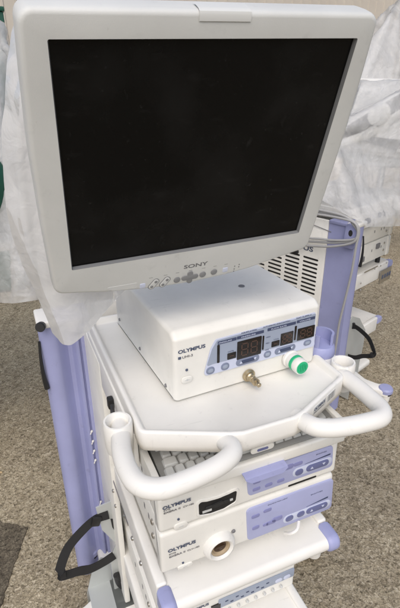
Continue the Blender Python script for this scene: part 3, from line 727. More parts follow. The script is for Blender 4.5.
b = MB(FM)
for cx, cy in ((103, -345.5), (245, -344)): b.rrect(cx, cy, 9, 9, 1.5, 9.8, 10.6, .2)
b.build('indicator', M['lilac_pale'], mon, split=True)
b = MB(FM)
for cx, cy in ((262, -340), (262, -346), (262, -351), (270, -338), (270, -343)): b.rrect(cx, cy, 2.2, 2.2, 1, 9.8, 10.4)
for cx in (116, 140, 160, 182, 205, 225, 245): b.rrect(cx, -331.5 - abs(cx - 180) * .012, 6, .6, .25, 9.8, 10.2)
b.build('fine_print', M['button'], mon)
# maker's lettering with slab serifs
text('SONY', 'lettering', FM, 170, -326, 10, M['fadedink'], mon, 10.1, .2, 41)
# cloudy tape over the top edge
b = MB(FM); rows = [(-10, 32.9), (2, 31.6), (6, 30.9), (9, 29.4), (10.6, 26), (10.8, 20)]
b.loft([[(x, y + .25, z + .15) for z, y in rows] for x in [157 + k * 6.2 for k in range(11)]], False, False, closed=False); b.build('tape', M['tape'], mon)
# arm down to the rear of the cart
b = MB(FM); b.lathe([(52, -84), (52, -92), (30, -96)], (180, -145, 0), seg=28); b.build('mount_plate', M['cream'], mon)
b = MB(); b.tube([(96, 152, 690), (98, 230, 672), (120, 400, 640), (170, 500, 560), (189, 520, 440), (189, 520, 302)], 20, 16); b.build('arm', M['cream'], mon)
b = MB(); b.lathe([(60, 262), (60, 292), (26, 302), (26, 320)], (189, 520, 0), seg=28); b.build('arm_foot', M['cream'], mon)

# ================================================================== REAR CART (same kind, seen from its side)
TH = R(110)
FR = Matrix.Translation((1655.8, 1215.2, 0)) @ Matrix.Rotation(TH, 4, 'Z')
def copy_tree(o, parent=None):
    c = o.copy(); col.objects.link(c); c.parent = parent
    for ch in list(o.children): copy_tree(ch, c)
    return c
def copy_at(o, Fm, rz, label, group=None):
    c = copy_tree(o); p = Vector(o.location) * 1000; p.z -= GZ
    q = Fm @ p; c.location = Vector((q.x, q.y, q.z + GZ)) * .001; c.rotation_euler = (0, 0, rz)
    WM[c] = Matrix.Translation(c.location) @ Matrix.Rotation(rz, 4, 'Z')
    c['label'] = label
    if group: c['group'] = group
    return c
cart2 = copy_at(cart, FR, TH, 'lilac columned cart behind on the right, its top under clear plastic', 'wheeled endoscopy carts')
ls2 = copy_at(ls, FR, TH, 'white unit on the shelf of the plastic covered cart, behind the lilac column')
vp2 = copy_at(vp, FR, TH, 'white unit under the plastic hem on the rear cart, above another unit')
mon2 = copy_at(mon, FR @ Matrix.Translation((0, 0, -80)), TH, 'video monitor hidden under clear plastic on the rear cart at right')
mon['group'] = mon2['group'] = 'video monitors on cart arms'
ls['group'] = ls2['group'] = vp['group'] = vp2['group'] = eu['group'] = 'rack units on the carts'
# cable hook with coiled mains cable on the rear of its column
FH = FR @ frame((-112, 600, 262), (-1, 0, 0), (0, 0, 1))
b = MB(FH); outl_h = round_poly([(-30, -62), (22, -62), (32, 10), (18, 40), (-26, 40)], [10, 14, 20, 16, 14], 5); hole = [Vector((0 + 9 * math.cos(2 * math.pi * k / 20), 4 + 13 * math.sin(2 * math.pi * k / 20))) for k in range(20)]
b.prism(outl_h, 6, 20, 4); b.lathe([(12, -4), (12, 8)], (0, -10, 0), seg=16)
hook = b.build('cable_hook', M['lilac'], cart2)
b = MB(FH); b.prism(hole, 19, 21); b.build('hook_hole', M['rubber'], hook)
def fr(p): return tuple(FR @ Vector(p))
cb = MB()
for dy, dz in ((0, 0), (9, -13), (4, 11)):
    cb.tube([fr(q) for q in [(240, 628 + dy, 318 + dz), (126, 632 + dy, 322 + dz), (20, 636 + dy, 330 + dz * .7), (-88, 638 + dy, 330 + dz * .4), (-138, 634 + dy, 312 - dz * .3), (-153, 630 + dy, 280), (-140, 634 + dy, 246 + dz * .5), (-60, 638 + dy, 218 + dz), (20, 636 + dy, 203 + dz * 1.3), (110, 630 + dy, 186 + dz * 1.3), (240, 622 + dy, 168 + dz * 1.3)]], 5, 10)
cb.tube([fr(q) for q in [(-120, 640, 318), (-152, 634, 280), (-152, 636, 220), (-147, 634, 100), (-132, 632, -40), (-122, 630, -137), (-120, 628, -240), (-110, 622, -330), (-80, 612, -380)]], 5, 10)
tag(cb.build('mains_cable', M['cable']), 'grey mains cable looped round the lilac hook of the rear cart', 'cable')
b = MB(); b.tube([fr(q) for q in [(120, 612, 268), (30, 611, 256), (-14, 603, 246)]], 1.6, 6); b.build('thin_wire', M['inkgrey'], cart2)
b = MB(FR); b.prism([(430, -222), (404, -200), (330, -236), (250, -330), (246, -420), (258, -520), (256, -600), (430, -600)], -63, -60, axis='x')
b.box(-63, 8, 335, 430, -604, -600, 0); b.build('cylinder_bracket', M['metal'], cart2)
# grey rating plate hanging under the shelf edge of the rear cart
b = MB(FR); b.box(-23, -18.4, -16, 100, -136, -62, 2); rp = b.build('rating_plate', M['steel'], cart2)
b = MB(FR)
for k in range(4): b.box(-24, -22.8, 82 - 26 * k - 16, 82 - 26 * k, -112, -90, .4)
b.build('plate_mark', M['ink'], rp, split=True)
for y, z in ((350, 26), (250, 22), (110, 60)):
    b = MB(FR); b.box(-1.4, 6, y, y + 34, z, z + 26, 2); b.build('side_port', M['inkgrey'], ls2)
# what the plastic at the left hangs over
tr3 = thing('instrument_trolley', 'trolley wrapped in loose clear plastic at the left edge', 'medical cart', (-560, 1380, -650))
b = MB(); b.box(-760, -420, 1180, 1600, -600, -560, 10); b.build('base', M['cream'], tr3)
for x, y in ((-740, 1200), (-440, 1200), (-740, 1580), (-440, 1580)):
    b = MB(); b.lathe([(6, 0), (22, 2), (24, 8), (24, 20), (22, 26), (6, 28)], (x - 14, y, -626), (1, 0, 0), 24); b.box(x - 8, x + 8, y - 8, y + 8, -612, -598, 2); b.build('caster', M['rubber'], tr3)
b = MB(); b.box(-640, -560, 1340, 1420, -560, 300, 12); b.build('column', M['lilac'], tr3)
b = MB(); b.box(-790, -30, 1100, 1620, 300, 340, 14); b.build('shelf', M['cream'], tr3)
b = MB(); b.box(-700, -130, 1200, 1560, 340, 520, 10); b.box(-620, -110, 1230, 1560, 520, 700, 10); b.build('instrument_case', M['panelgrey'], tr3)
b = MB(); b.box(-740, -95, 1330, 1420, 700, 940, 16); b.build('display_head', M['bezel'], tr3)
st4 = thing('tall_stand', 'tall stand wrapped in plastic behind the rear cart, at the right edge', 'stand', (2789, 2551, -650))
b = MB(); b.lathe([(90, -650), (90, -620), (50, -600), (30, -560), (30, 1290), (42, 1300), (42, 1322), (10, 1326)], (2789, 2551, 0), seg=24); b.build('pole', M['steel'], st4)
b = MB(); b.box(2350, 3080, 2370, 3180, 270, 545, 16); b.build('equipment_case', M['panelgrey'], st4)
# dark green cabinet and bag at the left
cb_ = thing('metal_cabinet', 'dark green metal cabinet far behind the wrapped trolley, top left corner', 'cabinet', (-480, 3300, -650))
b = MB(); b.box(-1000, 62, 3100, 3540, -640, 1215, 8); b.build('body', M['greendk'], cb_)
b = MB(); b.box(-1010, 70, 3088, 3550, 1215, 1240, 4); b.build('top', M['greendk'], cb_)
b = MB()
for x in (-980, 30): b.box(x, x + 20, 3110, 3130, -650, -640, 1)
b.build('foot', M['rubber'], cb_, split=True)
b = MB(); 
rings = []
for t_ in range(13):
    a = math.pi * t_ / 12; rr = max(.02, math.sin(a)) ** .6
    rings.append([(-214 + 96 * rr * math.cos(2 * math.pi * k / 24), 985 + 60 * rr * math.sin(2 * math.pi * k / 24), 548 - 92 * math.cos(a)) for k in range(24)])
b.loft(rings)
bag = b.build('green_bag', M['greendk'], ang=180); tag(bag, 'dark green bag against the plastic wrapped trolley at the left edge', 'bag')
b = MB(); b.ribbon([(-232, 985, 630), (-250, 1010, 760), (-262, 1060, 900), (-266, 1110, 966)], 18, 2, (1, 0, 0)); b.build('strap', M['greendk'], bag)
# a dry straw on the ground
b = MB(); b.tube([(-385, 1120, -645), (-362, 1135, -643), (-340, 1128, -645)], 4, 6); tag(b.build('dry_straw', M['leaf']), 'pale dry straw lying on the ground left of the lilac column', 'straw')

# ================================================================== PLASTIC SHEETS
# Settled plastic sheets. Each table has one row of numbers per row of the sheet: x rows, then y rows, then z rows.
# Steps are 2 mm. A row opens with the step from the opening of the previous row.
def unpack(nx, ny, rows):
    out = []
    for k in range(3):
        v = []; first = 0
        for r in rows[k * ny:(k + 1) * ny]:
            first += r[0]; q = first; v.append(q)
            for s in r[1:]: q += s; v.append(q)
        out.append(v)
    return [(out[0][q] * 2, out[1][q] * 2, out[2][q] * 2) for q in range(nx * ny)]
def refine(nx, ny, P, k, amp, seed):
    NX, NY = (nx - 1) * k + 1, (ny - 1) * k + 1; V_ = [Vector(p) for p in P]; G = []
    def cr(p0, p1, p2, p3, t): return .5 * ((2 * p1) + (p2 - p0) * t + (2 * p0 - 5 * p1 + 4 * p2 - p3) * t * t + (3 * p1 - p0 - 3 * p2 + p3) * t ** 3)
    rows = []
    for j in range(ny):
        a = V_[j * nx:(j + 1) * nx]; r = []
        for i in range(NX):
            q, f = divmod(i, k); r.append(a[q] if f == 0 else cr(a[max(q - 1, 0)], a[q], a[q + 1], a[min(q + 2, nx - 1)], f / k))
        rows.append(r)
    for j in range(NY):
        q, f = divmod(j, k)
        G += rows[q] if f == 0 else [cr(rows[max(q - 1, 0)][i], rows[q][i], rows[q + 1][i], rows[min(q + 2, ny - 1)][i], f / k) for i in range(NX)]
    out = []
    for j in range(NY):
        for i in range(NX):
            p = G[j * NX + i]; du = G[j * NX + min(i + 1, NX - 1)] - G[j * NX + max(i - 1, 0)]; dv = G[min(j + 1, NY - 1) * NX + i] - G[max(j - 1, 0) * NX + i]
            n_ = du.cross(dv); n_ = n_.normalized() if n_.length > 1e-9 else Vector((0, 0, 1))
            h = 0
            for sx, sz, a_, o_ in ((.007, .0035, 1.0, 0), (.016, .007, .55, 11), (.038, .02, .28, 23)):
                w_ = noise.noise_vector(p * .004 + Vector((seed, o_, 0)))
                v_ = noise.noise(Vector(((p.x + p.y * .5) * sx, (p.y - p.x * .5) * sx, p.z * sz)) + w_ * .9 + Vector((seed, 0, o_)))
                h += a_ * (1 - 2.6 * abs(v_))
            out.append(p + n_ * h * amp)
    return NX, NY, out
def sheet(name, nx, ny, P, m, label, cat, sub=1, k=3, amp=5.0):
    if k > 1: nx, ny, P = refine(nx, ny, P, k, amp, nx * .37)
    b = MB(); vs = [b.v(p) for p in P]
    for j in range(ny - 1):
        for i in range(nx - 1):
            a = j * nx + i; b.bm.faces.new((vs[a], vs[a + 1], vs[a + nx + 1], vs[a + nx]))
    o = b.build(name, m, ang=180)
    return tag(o, label, cat, 'loose plastic sheets')
def trim(o, point, normal):
    """cuts the hem of a sheet off along a plane"""
    b = bmesh.new(); b.from_mesh(o.data); inv = WM[o].inverted()
    p = inv @ (Vector((point[0], point[1], point[2] + GZ)) * .001); n_ = inv.to_3x3() @ Vector(normal)
    bmesh.ops.bisect_plane(b, geom=b.verts[:] + b.edges[:] + b.faces[:], plane_co=p, plane_no=n_, clear_inner=True)
    b.to_mesh(o.data); b.free()
DATA = {
'right': (66, 64, [
[879,-8,-7,-6,-2,0,2,2,4,5,5,6,7,5,6,6,5,4,-3,-9,-11,-10,-10,-9,-7,-2,2,5,3,1,-3,-5,-6,-2,5,8,8,6,2,-1,-4,-8,-10,-9,-9,-6,0,4,6,8,7,5,0,-6,-11,-9,-8,-8,-8,-10,-10,-9,-8,-4,1,5],
[8,-7,-8,-7,-6,-2,0,1,3,4,5,6,6,5,5,6,7,5,1,-7,-11,-10,-10,-10,-8,-3,3,4,4,1,-3,-6,-6,-2,5,7,8,6,2,-1,-4,-8,-10,-10,-8,-6,0,3,7,8,7,5,-1,-8,-11,-9,-8,-7,-9,-10,-10,-9,-6,-1,4,7],
[5,-4,-7,-8,-7,-6,0,0,-1,3,5,5,6,5,5,6,6,6,5,-5,-10,-10,-10,-10,-9,-5,3,5,4,1,-4,-5,-6,-3,5,7,7,7,1,-1,-4,-8,-10,-10,-8,-6,0,3,6,8,7,5,-2,-9,-10,-9,-8,-8,-9,-10,-10,-8,-3,3,6,7],
[1,-2,-3,-6,-8,-7,-7,-1,-1,2,4,4,6,6,5,6,5,6,6,1,-10,-10,-10,-10,-10,-6,2,5,5,0,-3,-6,-6,-3,5,6,8,6,1,-1,-4,-8,-10,-10,-8,-6,0,3,7,7,7,4,-3,-10,-10,-8,-8,-9,-9,-11,-8,-6,1,5,7,8],
[-1,-1,-1,-2,-5,-7,-8,-6,-3,0,2,3,6,6,6,5,6,5,5,5,-6,-10,-10,-10,-11,-8,2,6,5,0,-4,-6,-5,-3,4,6,6,8,-2,-1,-2,-9,-9,-10,-8,-6,0,4,6,6,7,5,-5,-11,-9,-8,-8,-9,-11,-9,-7,-2,3,7,8,8],
[-2,0,0,-1,-1,-5,-6,-8,-6,-3,-1,2,4,6,6,6,6,5,5,5,1,-10,-10,-10,-11,-10,2,5,5,1,-4,-6,-5,-4,5,5,5,8,1,-4,-2,-9,-9,-10,-8,-6,0,4,5,7,6,5,-7,-10,-9,-8,-9,-9,-11,-8,-5,2,5,8,9,9],
[-1,0,-1,0,0,-1,-3,-6,-8,-6,-4,0,2,4,6,6,6,5,5,5,4,-5,-11,-10,-10,-10,-1,5,6,1,-5,-5,-5,-4,2,4,7,8,1,-2,-4,-9,-10,-9,-8,-6,0,4,5,5,6,5,-8,-10,-9,-7,-9,-11,-10,-6,-1,4,8,8,9,9],
[0,-1,-1,0,0,0,-1,-2,-5,-8,-6,-4,-1,3,4,6,6,5,6,4,4,1,-9,-10,-10,-10,-3,5,6,1,-5,-6,-4,-3,-1,4,8,7,2,-3,-5,-8,-10,-9,-8,-5,-1,4,5,6,7,2,-9,-10,-8,-9,-9,-11,-8,-4,3,6,9,9,9,9],
[0,-1,-1,-1,0,-1,1,-1,-1,-4,-7,-7,-4,-1,3,4,5,6,4,4,6,3,-3,-11,-10,-9,-4,4,6,0,-5,-5,-3,-4,-1,2,8,7,2,-2,-6,-9,-9,-10,-7,-5,-2,5,7,5,6,0,-9,-11,-8,-8,-10,-10,-6,0,5,8,9,9,9,9],
[4,-3,-2,-1,-1,-1,-1,0,0,0,-3,-7,-7,-5,0,2,4,4,5,4,5,5,2,-8,-10,-9,-6,6,4,0,-5,-3,-3,-4,-3,0,8,7,3,-3,-6,-9,-10,-9,-7,-5,-2,7,6,5,5,-2,-10,-10,-8,-9,-10,-9,-3,4,8,8,9,10,9,8],
[5,-3,-3,-2,-3,-1,-2,-1,-1,0,0,0,-7,-7,-5,0,3,4,6,2,2,3,3,3,-11,-10,-6,3,6,0,-4,-4,-2,-3,-3,-3,7,7,3,-3,-7,-8,-10,-9,-7,-5,-2,6,7,5,4,-3,-10,-10,-8,-10,-10,-6,1,7,9,9,9,9,8,7],
[6,-3,-4,-3,-3,-2,-3,-1,-2,1,0,0,-1,-7,-7,-5,0,4,6,4,3,3,3,2,-8,-10,-7,1,6,0,-4,-4,-2,-3,-4,-2,6,7,3,-3,-7,-9,-9,-9,-6,-5,-2,4,7,7,3,-5,-11,-9,-9,-10,-8,-2,5,8,9,9,9,8,7,5],
[7,-3,-4,-4,-3,-4,-3,-2,-2,-1,0,0,0,-2,-6,-7,-5,1,4,5,4,4,3,2,-4,-10,-8,-1,5,2,-4,-4,-4,-3,-3,-2,6,7,3,-4,-7,-9,-9,-9,-6,-4,-3,3,8,7,2,-6,-11,-9,-9,-10,-6,2,9,9,9,8,8,7,4,2],
[8,-3,-4,-5,-4,-4,-3,-3,-3,-3,-1,-1,0,0,-1,-5,-8,-5,1,4,4,5,4,3,-1,-9,-9,-3,5,2,-4,-4,-3,-4,-3,-2,5,7,3,-4,-7,-9,-9,-9,-6,-4,-2,2,8,6,2,-8,-10,-9,-10,-9,-1,7,9,9,8,8,7,4,1,-1],
[9,-4,-4,-5,-4,-4,-4,-4,-4,-3,-3,-2,-1,0,0,-2,-4,-7,-6,1,4,4,5,4,1,-6,-10,-4,4,2,-3,-4,-4,-3,-4,-2,5,7,1,-3,-8,-8,-9,-9,-5,-4,-3,1,8,7,1,-9,-10,-9,-11,-5,4,9,9,9,8,6,3,1,-3,-4],
[8,-4,-4,-5,-4,-4,-4,-5,-4,-4,-4,-3,-2,-1,-1,0,-2,-4,-7,-6,2,4,4,4,3,-2,-10,-7,2,4,-2,-4,-4,-4,-4,-2,5,6,1,-4,-7,-8,-10,-8,-4,-4,-3,0,7,8,-1,-9,-10,-10,-9,0,8,9,9,8,6,2,0,-4,-4,-5],
[4,-3,-3,-4,-4,-4,-4,-4,-4,-4,-5,-4,-3,-4,-1,-2,0,-1,-4,-6,-7,3,3,5,3,1,-7,-10,0,5,-1,-4,-5,-4,-3,-3,5,6,0,-4,-6,-8,-10,-9,-4,-3,-4,-1,7,8,-2,-10,-9,-11,-4,5,9,9,8,6,1,-2,-4,-5,-4,-5],
[1,-2,-2,-3,-3,-3,-3,-4,-4,-4,-5,-4,-4,-4,-3,-3,-2,0,-1,-4,-6,-7,3,4,4,2,-3,-11,-2,4,0,-4,-4,-4,-4,-3,5,5,0,-4,-6,-8,-9,-9,-4,-3,-4,-2,7,7,-3,-10,-10,-9,2,8,9,8,5,1,-3,-5,-5,-5,-5,-4],
[-3,-1,-1,-2,-1,-3,-2,-2,-4,-3,-4,-4,-3,-4,-4,-4,-3,-3,-1,-2,-3,-5,-8,4,4,2,0,-9,-5,4,1,-4,-5,-4,-3,-3,5,3,-1,-6,-4,-7,-9,-8,-4,-4,-3,-3,5,9,-5,-10,-11,-3,6,9,8,4,-1,-4,-4,-5,-5,-5,-4,-5],
[-9,0,1,-1,0,-1,-1,-1,-2,-2,-3,-3,-3,-3,-3,-4,-4,-4,-3,-2,-2,-3,-5,-7,4,0,0,-1,-8,3,1,-4,-4,-4,-4,-3,5,2,-3,-6,-3,-5,-9,-8,-4,-4,-3,-4,4,8,-5,-11,-8,2,9,8,3,-3,-4,-5,-5,-4,-4,-4,-5,-4],
[-11,1,0,1,0,0,1,0,-1,0,-2,-1,-2,-2,-3,-2,-3,-3,-4,-3,-3,-3,-3,-5,-7,3,1,1,-10,1,2,-4,-4,-4,-4,-3,5,0,-3,-7,-2,-4,-7,-9,-4,-4,-4,-3,1,9,-6,-11,-3,7,8,1,-4,-5,-5,-4,-4,-4,-3,-5,-4,-3],
[-10,0,0,1,0,1,0,1,0,0,1,0,-1,-1,-1,-1,-2,-2,-2,-3,-3,-3,-3,-4,-4,-7,2,1,-7,1,0,-4,-4,-3,-4,-4,4,-1,-4,-6,-3,-3,-6,-9,-3,-4,-4,-4,0,8,-7,-9,6,6,-2,-5,-5,-4,-4,-4,-4,-3,-4,-3,-2,-2],
[-10,0,1,0,0,0,0,1,0,0,1,0,1,0,0,0,0,-1,-1,-1,-2,-2,-3,-3,-3,-3,-6,-1,-1,-7,4,-4,-4,-3,-4,-3,3,-3,-5,-5,-4,-2,-4,-9,-4,-3,-4,-3,-3,8,-10,4,1,-5,-5,-4,-4,-3,-3,-3,-2,-2,-2,-1,-2,-1],
[-9,0,0,1,-1,0,0,0,0,1,0,0,0,1,0,0,1,0,0,0,0,0,-1,-1,-2,-2,-3,-6,0,-9,4,-3,-4,-4,-4,-3,2,-5,-5,-4,-4,-2,-4,-7,-4,-4,-3,-4,-4,6,-2,-4,-5,-4,-4,-2,-2,-1,0,-2,-1,-1,-2,-1,-1,-2],
[-9,-1,0,0,0,0,0,1,0,-1,1,0,0,0,0,0,0,1,0,0,1,0,1,0,0,0,-1,0,-4,-8,2,-2,-4,-4,-4,-2,-4,-4,-4,-4,-4,-3,-4,-3,-5,-3,-4,-4,-4,1,-6,-4,-3,-2,1,0,-1,-1,-1,-1,-1,-2,-1,-1,-1,-1],
[-10,0,0,0,0,0,0,0,0,0,0,0,0,0,0,0,0,0,0,0,1,0,0,0,1,0,1,1,0,0,-2,-3,-4,-4,-4,-4,-5,-4,-4,-4,-4,-4,-3,-4,-4,-4,-4,-3,-4,-4,-3,-1,-1,-2,-1,-1,-1,-2,-1,-1,-2,-1,-1,-1,-2,-1],
[-10,1,0,0,0,1,0,0,0,0,0,0,0,0,0,0,0,0,1,0,0,0,0,1,0,0,0,0,-1,1,-1,-3,-5,-4,-4,-5,-4,-4,-4,-4,-4,-4,-4,-4,-4,-4,-3,-4,-5,-3,-2,-2,-1,-1,-1,-2,-1,-1,-1,-2,-1,-1,-1,-2,-1,-1],
[-11,1,0,1,0,0,1,0,1,0,0,0,0,0,0,0,0,0,0,0,0,0,0,0,0,0,0,0,-1,0,-1,-4,-4,-3,-5,-4,-4,-4,-4,-3,-4,-4,-4,-4,-4,-5,-4,-3,-5,-3,-2,-1,-2,-1,-1,-2,-1,-1,-1,-1,-1,-2,-1,-1,-1,-2],
[-10,0,0,1,0,1,0,0,1,1,-1,0,0,-1,0,0,0,0,0,0,0,0,1,0,0,0,0,0,0,0,-2,-4,-4,-4,-4,-3,-4,-4,-4,-4,-4,-4,-4,-4,-4,-4,-4,-4,-5,-3,-2,-1,-1,-1,-2,-1,-1,-1,-1,-2,-1,-1,-1,-2,-1,-2],
[-11,0,1,1,1,1,1,0,0,-1,0,-1,0,-1,0,0,0,0,0,0,1,0,0,0,0,1,-1,0,0,0,-2,-4,-4,-4,-3,-4,-4,-4,-4,-4,-4,-4,-4,-4,-4,-4,-4,-4,-4,-4,-1,-2,-1,-1,-1,-1,-1,-2,-1,-1,-2,-1,-1,-1,0,0],
[-10,0,2,1,0,1,2,-1,-1,-1,-1,0,0,-1,0,0,0,0,0,1,0,0,0,1,1,0,0,-1,-1,0,-2,-4,-4,-3,-4,-4,-4,-4,-4,-4,-4,-4,-4,-4,-4,-4,-4,-4,-4,-4,-1,-1,-2,-1,-1,-1,-2,-1,0,-1,0,1,1,1,2,2],
[-11,1,1,1,1,1,1,-1,-1,-1,-1,0,0,0,0,0,-1,0,1,0,0,0,0,1,1,0,-1,0,0,-2,-2,-3,-4,-3,-4,-4,-4,-4,-4,-4,-4,-4,-3,-4,-4,-5,-4,-4,-4,-4,0,-2,-1,-2,-1,1,1,1,0,2,2,1,2,2,3,3],
[-10,1,0,2,0,1,2,-2,-1,-1,-1,1,0,0,1,0,0,0,0,0,0,0,0,0,0,1,1,2,-6,-1,-5,-1,-2,-4,-4,-4,-4,-4,-4,-3,-4,-4,-4,-4,-4,-4,-5,-4,-5,-2,-1,5,3,3,2,1,1,0,-1,2,2,2,-1,2,3,4],
[-9,1,0,1,1,1,0,2,3,4,6,-1,-1,0,0,0,0,0,0,1,1,0,0,0,-1,-2,-4,-5,-6,1,-5,-4,-4,0,-5,-4,-4,-4,-3,-4,-4,-4,-3,-4,-3,-5,-3,-4,-6,0,5,-4,1,3,4,4,4,4,3,2,2,1,-2,4,3,3],
[-1,2,2,2,2,3,2,4,3,3,5,0,-1,0,0,1,0,0,0,0,-1,-2,-3,-4,-5,-5,-5,-4,-1,-1,-3,-5,-7,-4,0,-3,-4,-5,-3,-4,-4,-4,-3,-3,-6,-2,-2,-5,-7,5,4,-5,-2,3,2,3,4,4,4,4,4,5,4,3,3,2],
[8,3,2,2,3,3,3,3,3,4,3,0,0,-1,0,0,-1,-1,-2,-3,-4,-4,-6,-6,-5,-4,-3,-1,-2,-2,-6,-6,-7,-6,0,-1,-3,-4,-4,-4,-3,-4,-3,-5,-5,-2,-1,-6,-7,5,4,3,-6,6,4,1,1,2,2,3,3,4,5,4,5,4],
[10,2,2,3,3,3,3,3,0,3,0,2,1,-1,-1,-2,-3,-3,-5,-5,-6,-6,-6,-4,-3,-2,0,-3,-3,-7,-6,-6,-7,-6,-3,0,-2,-3,-3,-4,-3,-4,-3,-5,-6,-1,0,-6,-7,4,4,4,3,-6,6,6,3,2,1,1,2,3,3,3,4,4],
[10,2,2,3,3,3,2,1,-1,3,1,1,-2,-2,-4,-4,-5,-6,-6,-6,-6,-4,-4,-2,-1,-1,-4,-4,-6,-7,-6,-7,-6,-7,-4,0,-1,-2,-3,-3,-3,-4,-4,-5,-5,-2,1,-6,-7,4,5,3,3,2,-3,5,6,4,3,3,1,2,2,3,3,3],
[10,2,2,3,3,1,1,1,-2,3,-1,-3,-4,-5,-5,-6,-6,-7,-5,-5,-4,-3,-1,-1,-2,-4,-6,-6,-7,-6,-6,-7,-7,-6,-5,-1,-1,-1,-3,-2,-3,-4,-3,-6,-5,2,-1,-7,-6,3,5,4,3,2,-3,3,5,6,5,4,3,3,2,2,3,2],
[9,3,2,2,2,1,0,0,-1,-4,-4,-6,-6,-6,-6,-6,-6,-5,-5,-2,-2,-1,-1,-3,-5,-6,-7,-6,-7,-7,-6,-6,-7,-7,-5,-2,-1,-1,-2,-2,-3,-2,-4,-6,-3,3,-3,-7,-6,3,5,4,4,1,1,-2,5,5,6,5,5,4,3,3,3,2],
[10,2,1,1,0,0,-2,-3,-5,-5,-7,-6,-6,-6,-6,-6,-5,-3,-2,-1,-1,-2,-4,-6,-6,-6,-7,-7,-6,-7,-6,-6,-7,-7,-6,-3,-1,-1,-1,-2,-2,-3,-3,-6,1,0,-2,-7,-7,3,5,5,3,2,1,-1,1,6,5,6,5,5,5,4,3,3],
[7,1,1,-1,-2,-4,-4,-6,-6,-7,-6,-6,-6,-6,-5,-5,-3,-1,0,-1,-3,-5,-6,-7,-6,-7,-6,-7,-6,-7,-6,-7,-6,-7,-6,-5,-1,0,-2,-2,-2,-2,-2,-4,-3,1,0,-7,-6,2,5,5,3,0,2,2,-1,4,6,5,6,5,5,5,5,4],
[6,-1,-2,-4,-5,-6,-6,-7,-6,-6,-6,-6,-6,-5,-3,-2,-1,0,-2,-4,-5,-7,-6,-7,-6,-7,-7,-6,-7,-6,-7,-6,-7,-7,-6,-5,-2,0,-2,-2,-1,-2,-3,-3,-4,2,2,-6,-7,3,4,5,3,0,0,1,2,3,5,6,5,6,5,5,5,5],
[1,-4,-5,-6,-7,-6,-6,-6,-6,-7,-6,-5,-4,-3,-2,0,0,-3,-5,-6,-6,-7,-7,-6,-7,-6,-7,-7,-6,-7,-6,-7,-6,-7,-6,-6,-3,0,-2,-2,-1,-2,-2,-4,-3,2,3,-5,-7,3,5,4,3,1,-1,0,1,5,5,5,4,6,5,5,6,6],
[-5,-7,-6,-7,-6,-6,-6,-6,-6,-6,-5,-4,-2,-1,0,-1,-4,-5,-7,-6,-7,-6,-7,-6,-7,-7,-6,-7,-7,-6,-7,-6,-7,-6,-7,-5,-4,-2,0,-3,-1,-1,-3,-4,-2,2,4,-4,-6,3,4,4,3,0,0,0,0,4,5,5,5,5,6,5,6,6],
[-9,-7,-6,-6,-6,-6,-6,-6,-6,-5,-3,-2,0,-1,-1,-5,-6,-6,-7,-7,-6,-7,-6,-7,-6,-7,-7,-6,-7,-6,-7,-6,-7,-7,-6,-6,-4,-2,-1,-3,-2,0,-3,-3,-2,4,3,-4,-4,3,3,5,1,1,0,0,-1,3,5,5,5,5,6,6,6,6],
[-9,-6,-6,-6,-6,-6,-6,-6,-5,-3,-1,0,-1,-1,-6,-6,-7,-7,-6,-7,-7,-6,-7,-6,-7,-6,-7,-7,-6,-7,-6,-7,-6,-7,-6,-7,-4,-3,-1,-2,-3,0,-3,-3,0,4,3,-4,-2,3,4,3,1,0,1,0,0,0,5,5,6,5,5,6,7,6],
[-8,-6,-6,-6,-6,-5,-6,-5,-3,-1,-1,0,-2,-7,-6,-7,-6,-7,-7,-6,-7,-7,-6,-7,-6,-7,-6,-7,-6,-7,-6,-7,-6,-7,-7,-6,-5,-4,-1,-2,-3,0,-3,-3,1,5,3,-1,-2,3,3,1,1,0,0,1,-1,1,5,5,6,5,5,6,6,6],
[-7,-6,-6,-6,-6,-6,-5,-3,-1,-1,-1,-3,-6,-5,-7,-7,-7,-6,-7,-7,-6,-7,-7,-6,-7,-6,-7,-6,-7,-6,-7,-6,-7,-6,-7,-6,-6,-4,-2,-2,-3,0,-3,-2,2,5,2,2,1,1,0,1,0,0,1,-1,0,2,4,6,6,5,6,5,6,6],
[-7,-6,-6,-6,-6,-5,-5,0,-2,-2,-4,-5,-6,-5,-6,-6,-8,-7,-6,-7,-7,-6,-7,-7,-6,-7,-6,-7,-6,-7,-6,-7,-6,-6,-7,-6,-7,-4,-2,-3,-3,0,-3,0,3,3,2,1,1,1,1,1,0,0,1,-1,0,3,4,6,5,6,6,5,6,6],
[-7,-6,-6,-5,-6,-6,-3,-1,-2,-4,-6,-5,-5,-6,-5,-6,-7,-7,-7,-7,-7,-7,-6,-7,-6,-7,-6,-7,-6,-7,-6,-7,-6,-7,-6,-7,-6,-4,-4,-3,-3,0,-2,4,1,1,1,0,2,1,1,1,1,0,0,0,0,4,4,6,5,6,6,5,5,6],
[-7,-6,-5,-6,-5,-5,-3,-1,-6,-6,-5,-5,-5,-5,-5,-6,-7,-7,-7,-7,-7,-7,-6,-7,-7,-6,-7,-6,-7,-6,-7,-6,-7,-6,-6,-7,-6,-6,-4,-4,-2,1,0,0,1,1,1,1,1,1,1,2,1,1,0,0,0,5,5,5,5,6,5,5,6,6],
[-7,-6,-5,-5,-5,-5,-2,-6,-6,-5,-5,-6,-5,-5,-5,-5,-6,-8,-7,-7,-7,-7,-6,-7,-7,-6,-7,-6,-7,-6,-7,-6,-7,-6,-6,-7,-6,-7,-5,-4,-3,2,0,0,1,1,0,1,2,1,1,1,2,1,1,0,0,5,6,5,6,5,5,5,5,6],
